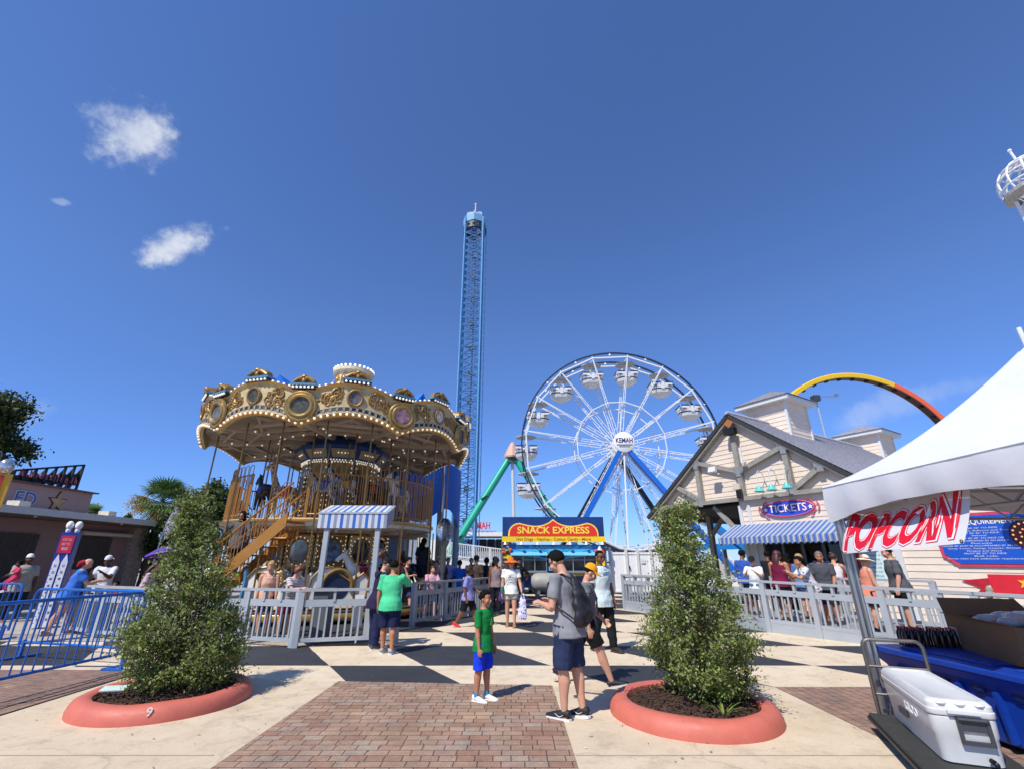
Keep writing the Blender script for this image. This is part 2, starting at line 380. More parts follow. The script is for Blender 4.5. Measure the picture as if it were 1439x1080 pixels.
# ------------------------------------------------------------------ planters
def planter(c,label,r=.95):
    t=thing('planter',label,'planter',(c[0],c[1],0))
    n=64; pr=[(.985,0),(.985,.05),(.965,.10),(.94,.14),(.88,.168),(.80,.170),(.765,.15),(.75,.10),(.75,.0)]
    mb=MB(); vs=[];
    mb.lathe([(a*r,z) for a,z in pr],n=n)
    for i,v in enumerate(mb.v):
        v=V(v); d=noise.noise(v*4)*.006; mb.v[i]=(v.x*(1+d),v.y*(1+d),v.z+noise.noise(v*2.5)*.008*(v.z>.01))
    mb.build('rim',CORAL,t,smooth=True)
    mb=MB(); vs=[(0,0,.15)]; fs=[]; K=26
    for a in range(1,K+1):
        for j in range(72):
            an=2*PI*j/72; q=.77*r*a/K; p=V((q*sin(an),-q*cos(an),0)); hh=.085+.065*(1-(a/K)**2)+noise.noise(p*9)*.025+noise.noise(p*31)*.022
            vs.append((p.x,p.y,hh))
    for j in range(72): fs.append((0,1+j,1+(j+1)%72))
    for a in range(K-1):
        for j in range(72): fs.append((1+a*72+j,1+(a+1)*72+j,1+(a+1)*72+(j+1)%72,1+a*72+(j+1)%72))
    mb.add(vs,fs)
    for i in range(900):
        a=random.uniform(0,2*PI); q=.74*r*math.sqrt(random.random()); p=V((q*sin(a),-q*cos(a),.10+.065*(1-(q/r)**2)+random.uniform(0,.02)))
        M=Matrix.Rotation(random.uniform(0,6),3,'Z')@Matrix.Rotation(random.uniform(-.6,.6),3,'X'); mb.box(p,(random.uniform(.02,.06),.012,.008),M=M)
    mb.build('mulch',MULCH,t); return t
MULCH=mat('bark_mulch','#4a3528',.95,var=.45,scale=22,bump=.8,bscale=60)
def scuffed(name,c,c2):
    m=mat(name,c,.5,var=0,spec=.4); N,L,b=nodes_of(m); tc=N.new('ShaderNodeTexCoord').outputs['Object']; a=noisetex(N,L,tc,2.6,8,.7); f=noisetex(N,L,tc,26,7,.75); g=noisetex(N,L,tc,9,8,.8)
    col=mixrgb(N,L,ramp(N,L,a,.3,.7),tuple(x*.86 for x in lin(c)),tuple(min(1,x*1.12) for x in lin(c)))
    col=mixrgb(N,L,ramp(N,L,g,.60,.68,(0,0,0),(.5,.5,.5)),col,tuple(x*.55 for x in lin(c))); col=mixrgb(N,L,ramp(N,L,f,.70,.73,(0,0,0),(.8,.8,.8)),col,lin(c2))
    L.new(col,b.inputs['Base Color']); L.new(ramp(N,L,g,.3,.7,(.38,.38,.38),(.7,.7,.7)),b.inputs['Roughness'])
    bp=N.new('ShaderNodeBump'); bp.inputs['Strength'].default_value=.35; bp.inputs['Distance'].default_value=.01; L.new(f,bp.inputs['Height']); L.new(bp.outputs['Normal'],b.inputs['Normal']); return m
CORAL=scuffed('scuffed_coral_paint','#c56a58','#c0ab98')
PLc=(-4.28,6.66); PRc=(2.06,6.18)
tp=planter(PLc,'coral painted round planter with a white tag in its mulch, left of the brick path',.96)
mb=MB(); mb.text('9',(.392,-.848,.118),(.9,.42,0),(-.1,.3,.95),.12,.003); mb.build('painted_number',WHITE,tp)
mb=MB(); M=Matrix.Rotation(R(12),3,'Z')@Matrix.Rotation(R(14),3,'X'); mb.box((-.42,-.35,.225),(.26,.12,.012),M=M); mb.bar((-.42,-.3,.1),(-.42,-.33,.22),.02)
mb.build('plant_tag',mat('pale_tag','#b9cdc6',.5),tp)
planter(PRc,'coral painted round planter with clean dark mulch, right of the brick path',.94)
# ------------------------------------------------------------------ shrubs and trees
def leafmesh(name,cs,size,mats,parent=None,asp=.5,up=.3,jit=.35,mi=None):
    cs=np.asarray(cs,dtype=np.float64); n=len(cs); sz=size*(1+jit*(np.random.rand(n)*2-1))
    d=np.random.normal(size=(n,3)); d[:,2]+=up; d/=np.linalg.norm(d,axis=1)[:,None]
    e=np.random.normal(size=(n,3)); e-=d*(e*d).sum(1)[:,None]; e/=np.linalg.norm(e,axis=1)[:,None]
    f=np.cross(d,e); l=d*sz[:,None]; w=e*(sz*asp*.5)[:,None]; b=f*(sz*.12)[:,None]
    vs=np.stack([cs,cs+l*.45+w+b,cs+l,cs+l*.45-w+b],1).reshape(-1,3)
    me=bpy.data.meshes.new(name); me.vertices.add(4*n); me.vertices.foreach_set('co',vs.ravel().astype(np.float32))
    me.loops.add(4*n); me.loops.foreach_set('vertex_index',np.arange(4*n,dtype=np.int32))
    me.polygons.add(n); me.polygons.foreach_set('loop_start',np.arange(0,4*n,4,dtype=np.int32))
    for m in mats: me.materials.append(m)
    me.polygons.foreach_set('material_index',(np.asarray(mi) if mi is not None else np.random.choice(len(mats),n)).astype(np.int32))
    me.update(calc_edges=True); me.validate(); return link(name,me,parent)
def leafmat(name,c,rough=.45,tr=.25):
    m=mat(name,c,rough,var=0,spec=.35); N,L,b=nodes_of(m)
    g=N.new('ShaderNodeNewGeometry'); rp=N.new('ShaderNodeValToRGB'); cc=lin(c); e=rp.color_ramp.elements
    e[0].color=(*[x*.6 for x in cc],1); e[1].color=(*[min(1,x*1.35) for x in cc],1); L.new(g.outputs['Random Per Island'],rp.inputs['Fac'])
    L.new(rp.outputs['Color'],b.inputs['Base Color'])
    t=N.new('ShaderNodeBsdfTranslucent'); L.new(rp.outputs['Color'],t.inputs['Color']); mx=N.new('ShaderNodeMixShader'); mx.inputs[0].default_value=tr
    out=N['Material Output']; L.new(b.outputs[0],mx.inputs[1]); L.new(t.outputs[0],mx.inputs[2]); L.new(mx.outputs[0],out.inputs['Surface']); return m
LF=[leafmat('leaf_deep_green','#66793a'),leafmat('leaf_mid_green','#76893f'),leafmat('leaf_olive','#8d9857'),leafmat('leaf_dark','#48592d')]
BARK=mat('grey_bark','#6a5c4c',.9,var=.3,scale=12,bump=.5)
def shrub(c,label,prof,h,lean,seed,nb=230):
    rnd=random.Random(seed); t=thing('holly_shrub',label,'shrub',(c[0],c[1],.14),0)
    st=MB(); pts=[]; ids=[]
    def lp(z): return V((lean[0]*z/h+.05*sin(z*5+seed),lean[1]*z/h+.04*cos(z*4),z))
    st.tube([lp(h*i/8) for i in range(9)],[.035*(1-i/9.5) for i in range(9)],7)
    for s in range(4):
        a=s*1.6+seed; st.tube([V((.03*cos(a),.03*sin(a),0)),lp(h*.22)+V((.12*cos(a),.12*sin(a),0)),lp(h*.45)+V((.16*cos(a),.16*sin(a),0)),lp(h*.72)+V((.07*cos(a),.07*sin(a),0))],[.025,.02,.014,.006],6)
    def R_(z,a):
        x=z/h; r=0
        for (x0,r0),(x1,r1) in zip(prof,prof[1:]):
            if x0<=x<=x1: r=r0+(r1-r0)*(x-x0)/(x1-x0)
        return r*(1+.38*noise.noise(V((cos(a)*1.6,sin(a)*1.6,z*2.6+seed*5))))
    for i in range(nb):
        z=h*(rnd.random()**1.15)*.97+.04; a=rnd.uniform(0,2*PI); rr=R_(z,a)
        base=lp(max(.03,z-.12-rr*.35)); tip=lp(z)+V((cos(a)*rr,sin(a)*rr,rnd.uniform(-.02,.10)))
        mid=(base+tip)/2+V((0,0,-.03)); st.tube([base,mid,tip],[.008,.006,.003],4)
        L_=(tip-base).length; k=int((26+95*L_)*(.12 if rnd.random()<.13 else rnd.uniform(.7,1.5))); tone=rnd.choice((0,0,1,1,1,2,3)); n0=len(pts)
        for q in range(k):
            u=rnd.random()**.6; p=base.lerp(tip,u) if u>.5 else base.lerp(mid,u*2); s=.035+.055*u
            pts.append(p+V((rnd.gauss(0,s),rnd.gauss(0,s),rnd.gauss(0,s*.85))))
        ids+=[tone if rnd.random()<.72 else rnd.randrange(4) for _ in range(len(pts)-n0)]
        for q in range(rnd.randint(3,6)):      # twigs that break the outline
            e=tip+V((rnd.gauss(0,.10),rnd.gauss(0,.10),rnd.gauss(.04,.08)))
            st.tube([tip,e],[.003,.0015],3)
            for w in range(13): pts.append(tip.lerp(e,rnd.random()*1.1)+V((rnd.gauss(0,.018),rnd.gauss(0,.018),rnd.gauss(0,.018)))); ids.append(2 if rnd.random()<.6 else 1)
    pts=[p if p.z>.02 else V((p.x,p.y,.02+rnd.random()*.1)) for p in pts]
    st.build('stems',BARK,t,smooth=True)
    leafmesh('foliage',[tuple(p) for p in pts],.038,LF,t,asp=.55,mi=ids); return t
shrub((-4.12,6.72),'bushy dark green holly shrub, wide at its foot, in the planter with the white tag',[(0,.42),(.1,.62),(.2,.58),(.4,.46),(.55,.42),(.70,.27),(.85,.14),(1,.03)],2.36,(-.46,.05),1,240)
shrub((2.27,6.22),'slim open green holly shrub, a grass tuft at its foot, in the right planter',[(0,.28),(.08,.53),(.2,.54),(.4,.46),(.55,.37),(.7,.27),(.85,.19),(1,.05)],2.17,(-.06,.02),2,215)
def blades(parent,c,n,l,m,name):
    mb=MB()
    for i in range(n):
        a=random.uniform(0,2*PI); s=random.uniform(.5,1)*l; d=V((cos(a),sin(a),0)); w=V((-sin(a),cos(a),0))*.006
        p=[V(c)+d*s*u+V((0,0,s*(1.1*u-.75*u*u))) for u in(0,.35,.7,1)]
        mb.add([p[0]-w,p[0]+w,p[1]-w,p[1]+w,p[2]-w*.7,p[2]+w*.7,p[3]],[(0,1,3,2),(2,3,5,4),(4,5,6)])
    return mb.build(name,m,parent)
gt=thing('grass_tuft','small tuft of long grass at the foot of the slim shrub','grass',(2.2,5.62,.13)); blades(gt,(0,0,0),22,.3,LF[1],'blades')
def tree(name,label,c,h,tr,blobs,size,n,mats,trunkr=.16,group=None,seed=0,up=.2):
    rnd=random.Random(seed); t=thing(name,label,'tree',c,0,group); mb=MB(); pts=[]
    mb.tube([V((0,0,-.1)),V((.05,0,tr*.5)),V((0,.05,tr)),V((0,0,tr+.3*h))],[trunkr,trunkr*.8,trunkr*.65,trunkr*.2],8)
    for (x,y,z,r) in blobs:
        mb.tube([V((0,0,tr*.8)),V((x*.5,y*.5,(tr+z)/2+.1)),V((x,y,z))],[trunkr*.45,trunkr*.28,.02],6)
        for k in range(14):
            d=V((rnd.gauss(0,1),rnd.gauss(0,1),rnd.gauss(0,.8))).normalized()*r*rnd.uniform(.55,1.12); q=V((x,y,z))+d
            mb.tube([V((x,y,z)),q],[.02,.006],4)
            for j in range(int(n/14)): pts.append((q.x+rnd.gauss(0,r*.2),q.y+rnd.gauss(0,r*.2),q.z+rnd.gauss(0,r*.17)))
    mb.build('trunk',BARK,t,smooth=True); leafmesh('crown',pts,size,mats,t,asp=.6,up=up); return t
DK=[leafmat('leaf_very_dark','#33421f'),LF[3],leafmat('leaf_dark_olive','#465427')]
tree('dark_tree','tall dark leafy tree at the left edge, rising above the mauve building',(-16.75,13.6,0),5.0,2.8,[(0,0,4.6,1.0),(.55,-.1,5.6,.9),(.85,.1,4.8,.8),(-.9,0,5.2,1.0),(.1,.2,6.1,.8),(.6,0,3.9,.6),(.3,-.2,3.4,.6)],.13,2600,DK,.16,seed=3)
tree('bushy_tree','bushy green tree beside the palm, behind the left shrub',(-17.2,25.5,0),5,2.0,[(0,0,3.3,1.2),(1.3,0,3.6,1.2),(-1.2,.2,2.7,1.0),(2.3,.2,3.0,1.0),(.6,-.3,4.5,1.0),(1.7,0,4.5,.8),(-.6,0,2.0,1.2)],.2,1300,[LF[0],LF[3],DK[0]],.16,seed=5)
tree('small_tree','low green tree between the palm and the mauve building corner',(-19.6,27.5,0),3.4,1.2,[(0,0,2.0,.9),(.9,0,1.7,.8),(-.6,.1,1.4,.7)],.17,900,[LF[3],LF[0]],.1,seed=6)
for i,(px,py,Y,lab) in enumerate([(182,722,52,'small far pointed conifer left of the palm'),(154,730,60,'tiny far conifer nearest the mauve parapet, left of the pointed one')]):
    p=P(px,py,Y); h=p.z; t=thing('conifer',lab,'tree',(p.x,p.y,0)); mb=MB(); mb.tube([(0,0,0),(0,0,h*.95)],[.2,.04],6); mb.build('trunk',BARK,t)
    pts=[]
    for q in range(900):
        z=h*(.35+.65*random.random()); r=(h*1.02-z)*.33*math.sqrt(random.random()); a=random.uniform(0,6.3); pts.append((r*cos(a),r*sin(a),z))
    leafmesh('crown',pts,.35,DK,t)
def palm(label,c,h,nf,l,hang=True,seed=0):
    rnd=random.Random(seed); t=thing('palm_tree',label,'tree',c); mb=MB()
    mb.tube([V((.02*sin(z*9),.02*cos(z*7),z)) for z in np.linspace(0,h,14)],[.17-.03*i/14+.015*(i%2) for i in range(14)],9); mb.build('trunk',mat('palm_bark','#75665a',.9,var=.3,scale=14,bump=.6),t)
    g=MB(); d_=MB()
    for i in range(nf):
        a=rnd.uniform(0,2*PI); el=rnd.uniform(-.5,1.25) if hang else rnd.uniform(.0,1.3); D=V((cos(a)*cos(el),sin(a)*cos(el),sin(el))); o=V((0,0,h))
        hub=o+D*l*.5; s=V((-sin(a),cos(a),0)); u=D.cross(s)
        m=g; m.tube([o,hub],[.018,.012],4)
        for j in range(17):         # fan of folded segments
            th=-1.9+3.8*j/16; dd=(D*cos(th)+s*sin(th)); ln=l*.62*(1-.12*abs(th)); w=(s*cos(th)-D*sin(th))*.035
            e=hub+dd*ln+V((0,0,-.22*ln)); mm=hub+dd*ln*.55
            m.add([hub-w*.3,hub+w*.3,mm+w,e,mm-w],[(0,1,2,3,4)])
    for i in range(26 if hang else 8):
        a=rnd.uniform(0,2*PI); el=rnd.uniform(-1.3,-.6); D=V((cos(a)*cos(el),sin(a)*cos(el),sin(el))); o=V((0,0,h-.1)); 
        for j in range(9):
            e=o+D*l*.9+V((rnd.gauss(0,.22),rnd.gauss(0,.22),rnd.gauss(0,.15))); w=V((-sin(a),cos(a),0))*.03; d_.add([o-w*.3,o+w*.3,o.lerp(e,.6)+w,e,o.lerp(e,.6)-w],[(0,1,2,3,4)])
    g.build('crown',[leafmat('palm_green','#5f7a45',.4,.2)],t); d_.build('dry_fronds',mat('dry_frond','#a58a58',.85,var=.25),t)
    if hang:
        f=MB()
        for i in range(420):
            f.bulb(V((-.75,-.5,h-.15))+V((rnd.gauss(0,.32),rnd.gauss(0,.2),rnd.gauss(0,.27))),.035)
        f.build('flower_cluster',mat('orange_palm_flower','#c99a52',.8,var=.25),t)
    return t
p=P(229,702,26); palm('green fan palm with an orange flower cluster, left of the carousel',(p.x,p.y,0),4.6,44,1.6,True,4)
p=P(124,722,34); palm('small far palm peeping from behind the mauve parapet end',(p.x,p.y,0),p.z-.1,26,1.1,False,8)

mb=MB(); rl=random.Random(21)
for i in range(420):
    y=4.2+10*rl.random()**1.4; x=rl.uniform(-6.5,8); a=rl.uniform(0,6.3); z=.014; r=rl.uniform(.008,.022); M=Matrix.Rotation(a,3,'Z'); k=rl.random()
    mb.m=0 if k<.6 else (1 if k<.9 else 2)
    mb.add([V((x,y,z))+M@V(p) for p in((-r,0,0),(0,-r*.4,r*.25),(r,0,0),(0,r*.4,.001))],[(0,1,2,3)])
lt=mb.build('ground_litter',[mat('dead_leaf','#6b5538',.9),mat('green_leaf_litter','#5c6b35',.8),mat('paper_scrap','#c9c6be',.8)]); lt['kind']='stuff'
# ------------------------------------------------------------------ double-decker carousel
CAR=thing('carousel','gold and cream double deck carousel with a scalloped lamp-studded canopy','carousel',(CX,CY,0),CRZ); CAR.scale=(.955,.955,.972)
def cp(r,a,z=0.0): a=R(a); return V((r*sin(a),-r*cos(a),z))
RD,RC,RP=3.78,4.95,4.75; ZD=2.9
NB=10; A0=-16.5
# base
mb=MB(); mb.lathe([(0,.34),(RP,.34),(RP,.30),(RP-.06,.30),(RP-.06,.10),(RP-.02,.08),(RP-.3,.0)],n=60)
mb.build('base_platform',[mat('dark_deck','#3b3431',.7,var=.25)],CAR,smooth=False)
mb=MB(); mb.lathe([(RP+.012,.12),(RP+.03,.16),(RP+.03,.26),(RP+.012,.29)],n=60); mb.build('base_trim',GOLD,CAR,smooth=True)
# upper deck
PWH=mat('worn_white_paint','#d9d2c4',.55,var=.15,scale=4)
BEIGE=mat('beige_soffit_paint','#b3a492',.65,var=.14,scale=2.5)
mb=MB(); mb.lathe([(1.6,ZD),(RD,ZD),(RD+.06,ZD-.02),(RD+.06,ZD-.1),(RD-.02,ZD-.12),(RD-.06,ZD-.22),(RD-.3,ZD-.3),(1.6,ZD-.3)],n=60); mb.build('upper_deck',PWH,CAR,smooth=True)
mb=MB()
for k in range(NB):
    a=A0+18+36*k; mb.bar(cp(1.7,a,ZD-.36),cp(RD-.1,a,ZD-.36),.1,.12); mb.bar(cp(2.9,a-18,ZD-.34),cp(2.9,a+18,ZD-.34),.08,.1)
mb.build('deck_beams',BEIGE,CAR)
mb=MB(); mb.lathe([(RD+.062,ZD-.02),(RD+.075,ZD-.06),(RD+.062,ZD-.1)],n=60); mb.build('deck_trim',GOLD,CAR,smooth=True)
# centre drums
def arch(w,h,n=10): return [(-w/2,-h/2)]+[(w/2,-h/2)]+[(w/2*cos(PI*i/n),h/2-w/2+w/2*sin(PI*i/n)) for i in range(n+1)]
def oval(rx,ry,n=20): return [(rx*cos(2*PI*i/n),ry*sin(2*PI*i/n)) for i in range(n)]
SCEN=mat('painted_scene','#6d7f95',.5,var=.95,scale=7)
SCEN2=mat('painted_rose_scene','#b98a8c',.5,var=.9,scale=8)
PANG=mat('antique_gold_panel','#8a6c3c',.45,metal=.3,var=.3,scale=5)
def drum(name,r0,r1,z0,z1,nsec,top,bot,a0=0):
    core=MB(); core.lathe([(r0,z0),(r1,z1)],n=nsec,a0=R(a0-180/nsec),a1=R(a0-180/nsec)+2*PI); d=core.build(name,[mat('drum_navy','#2a3552',.5,var=.15)],CAR)
    return d
lo=drum('lower_drum',2.05,2.05,.34,2.6,12,0,0); up=drum('upper_drum',1.45,1.45,2.9,6.0,10,0,0)
def panel(parent,r,a,w,z0,z1,kind,ap):
    o=cp(r*cos(PI/ap)+.012,a,0); x=V((cos(R(a)),sin(R(a)),0)); d=cp(1,a); y=V((0,0,1))
    def P_(px,pz,dd=0): return o+x*px+y*pz+d*dd
    zm=(z0+z1)/2; h=z1-z0
    if kind=='round':
        b=MB(); b.prism([(-w/2,-h/2),(w/2,-h/2),(w/2,h/2),(-w/2,h/2)],P_(0,zm),x,y,d*.02); p=b.build('lower_panel',[CREAM if int(a/30)%2 else PANG],parent)
        b=MB()
        for s in(-1,1):
            b.box((0,0,0),(0,0,0)); b.bar(P_(s*(w/2-.04),z0,.05),P_(s*(w/2-.04),z1,.05),.06,.05)
            b.bar(P_(-w/2,zm+s*(h/2-.03),.05),P_(w/2,zm+s*(h/2-.03),.05),.06,.05)
        b.tube([P_(u*1.06,zm+v*1.06,.06) for u,v in oval(w*.36,h*.36)],.03,6,True); b.build('frame',GOLD,p,smooth=True)
        b=MB(); b.prism(oval(w*.33,h*.33),P_(0,zm,.025),x,y,d*.015); b.build('picture',[SCEN,MIRROR][int(a/30)%2],p)
        b=MB()
        for u,v in oval(w*.42,h*.42,16): b.bulb(P_(u,zm+v,.07),.022)
        for i in range(8):
            for s in(-1,1): b.bulb(P_(s*(w/2-.04),z0+h*(i+.5)/8,.09),.02)
        b.build('bulbs',BULB,p)
    elif kind=='arch':
        b=MB(); b.prism([(-w/2,-h/2),(w/2,-h/2),(w/2,h/2),(-w/2,h/2)],P_(0,zm),x,y,d*.02); p=b.build('lower_panel',[mat('panel_blue','#4a6d94',.5,var=.2)],parent)
        b=MB(); t=[(-w*.38,-h*.42),(w*.38,-h*.42),(w*.38,h*.3)]
        for i in range(6,-7,-1): t.append((w*.38*i/6.2,h*(.34 if i%2 else .22)))
        t.append((-w*.38,h*.3)); b.prism(t,P_(0,zm,.022),x,y,d*.02); b.build('inset',CREAM,p)
        b=MB()
        for s in(-1,1): b.bar(P_(s*(w/2-.03),z0,.05),P_(s*(w/2-.03),z1,.05),.07,.06)
        b.tube([P_(u*.5,zm-h*.1+v*.7,.06) for u,v in arch(w*.8,h*.8)],.02,5,True); b.build('frame',GOLD,p)
    else:
        b=MB(); b.prism([(-w/2,-h/2),(w/2,-h/2),(w/2,h/2),(-w/2,h/2)],P_(0,zm),x,y,d*.02); p=b.build('upper_panel',[PANG],parent)
        b=MB(); b.prism(arch(w*.6,h*.62),P_(0,zm-h*.03,.022),x,y,d*.015); b.build('picture',[SCEN,mat('ochre_scene','#a8742f',.5,var=.5,scale=6)][int(abs(a)/36)%2],p)
        b=MB(); b.tube([P_(u*1.05,zm-h*.03+v*1.05,.05) for u,v in arch(w*.6,h*.62)],.028,6,True); b.build('frame',GOLD,p,smooth=True)
        b=MB()
        for i in range(12):
            for s in(-1,1): b.bulb(P_(s*(w/2-.05),z0+h*(i+.5)/12,.05),.028)
        for i in range(8): b.bulb(P_(-w/2+w*(i+.5)/8,z1-.04,.06),.03)
        b.build('bulbs',BULB,p)
for k in range(12):
    a=30*k
    if 100<a<260: continue
    panel(lo,2.05,a,1.0,1.42,2.5,'round',12); panel(lo,2.05,a,1.0,.36,1.36,'arch',12)
mb=MB(); mb.lathe([(2.06,1.36),(2.14,1.38),(2.14,1.41),(2.06,1.43)],n=12,a0=R(-15),a1=R(345)); mb.lathe([(2.06,2.5),(2.2,2.53),(2.2,2.58),(2.06,2.6)],n=12,a0=R(-15),a1=R(345)); mb.build('moulding',GOLD,lo)
for k in range(10):
    a=36*k
    if 100<a<260: continue
    panel(up,1.45,a,.84,3.1,5.15,'up',10)
# flared head band of the upper drum
mb=MB(); mb.lathe([(1.42,5.15),(1.5,5.2),(1.85,5.62),(1.85,5.7),(1.6,5.75),(1.5,6.0)],n=10,a0=R(-18),a1=R(342)); hb=mb.build('drum_head',[mat('head_navy','#1d3f78',.45,var=.2)],up)
mb=MB(); mb2=MB(); mb3=MB()
for k in range(10):
    a=36*k; f=cos(PI/10); o=cp(1.5*f,a,5.2); o2=cp(1.85*f,a,5.62); x=V((cos(R(a)),sin(R(a)),0)); nrm=(o2-o).cross(x).normalized()*-1
    if nrm.dot(cp(1,a))<0: nrm=-nrm
    a_=o.lerp(o2,.18)+nrm*.012; b_=o.lerp(o2,.85)+nrm*.012
    mb3.add([a_-x*.38,a_+x*.38,b_+x*.46,b_-x*.46],[(0,1,2,3)])
    for i in range(4): mb.bulb(o.lerp(o2,.55)+nrm*.03+x*(-.18+.12*i),.03)
    for i in range(9): mb2.bulb(o+nrm*.03+x*(-.42+.105*i),.03)
mb.v+=[]; mb.add(mb2.v,mb2.f); mb.build('bulbs',BULB,hb); mb3.build('head_panels',[mat('grey_gold_panel','#9b8c6c',.5,var=.25)],hb)
# canopy ceiling with beams
mb=MB(); mb.lathe([(1.3,6.16),(4.3,6.12),(RC-.06,5.96)],n=40); mb.build('ceiling',[BEIGE],CAR,smooth=True)
mb=MB()
for k in range(NB):
    a=A0+36*k
    mb.bar(cp(1.4,a,6.0),cp(RC-.15,a,5.72),.14,.2); mb.bar(cp(1.4,a+18,6.04),cp(RC-.1,a+18,5.9),.08,.12)
    for r,z in((2.5,5.94),(3.5,5.84),(4.35,5.8)): mb.bar(cp(r,a,z),cp(r,a+36,z),.09,.1)
    mb.bar(cp(3.5,a,5.83),cp(RC-.2,a+18,5.86),.07,.08); mb.bar(cp(3.5,a+36,5.83),cp(RC-.2,a+18,5.86),.07,.08)
mb.build('ceiling_beams',[BEIGE],CAR)
for k in range(NB):
    mb=MB(); a=A0+36*k
    for i in range(3): mb.bulb(cp(3.0+.5*i,a+6,5.72-.02*i),.034); mb.bulb(cp(2.45,a+4+12*i,5.87),.034)
    mb.build('bulb_string',BULB,CAR)
mb=MB()
for k in range(NB):
    a=A0+36*k
    for da,m in((0,0),(18,0)): pass
mb=MB(); nn=80
for j in range(nn):
    a0_,a1_=360*j/nn,360*(j+1)/nn; mb.m=(j//2)%2
    prof=[(RC-.22,6.75),(3.6,7.25),(2.2,7.75),(.8,8.4)]
    for (r0,z0),(r1,z1) in zip(prof,prof[1:]): mb.quad(cp(r0,a0_,z0),cp(r0,a1_,z0),cp(r1,a1_,z1),cp(r1,a0_,z1))
mb.build('canopy_roof',[mat('roof_blue_canvas','#1f63a8',.7,var=.1),mat('roof_white_canvas','#dfe3e8',.7,var=.06)],CAR)
# blue pointed dormers and the crown on top
for k in range(NB):
    mb=MB(); a=A0+18+36*k; mb.add([cp(4.2,a-6,6.95),cp(4.2,a+6,6.95),cp(4.25,a,7.52),cp(3.1,a,7.4)],[(0,1,2),(0,2,3),(1,3,2)])
    a+=18; mb.tube([cp(4.5,a+9,6.7),cp(4.5,a+9,7.3)],[.06,.005],5)
    mb.build('roof_peak',[mat('peak_blue_canvas','#1d6fd0',.6,var=.15)],CAR)
mb=MB(); mb.lathe([(.0,8.3),(.75,8.3),(.8,8.4),(.72,8.48),(.72,9.05),(.86,9.1),(.86,9.22),(.78,9.25),(0,9.3)],n=24); cr=mb.build('crown',[mat('crown_cream','#d9c7a0',.5,var=.2)],CAR,smooth=True)
mb=MB()
for j in range(26): mb.bulb(cp(.82,360*j/26,9.29),.06)
mb.build('bulbs',BULB,cr)
mb=MB()
for j in range(12):
    a=30*j; mb.tube([cp(.745,a-11,8.5),cp(.75,a-9,8.8),cp(.76,a,9.0),cp(.75,a+9,8.8),cp(.745,a+11,8.5)],.022,5); mb.ell(cp(.73,a,8.72),(.09,.09,.12),8,6)
mb.build('gold_relief',[GOLD],cr,smooth=True)
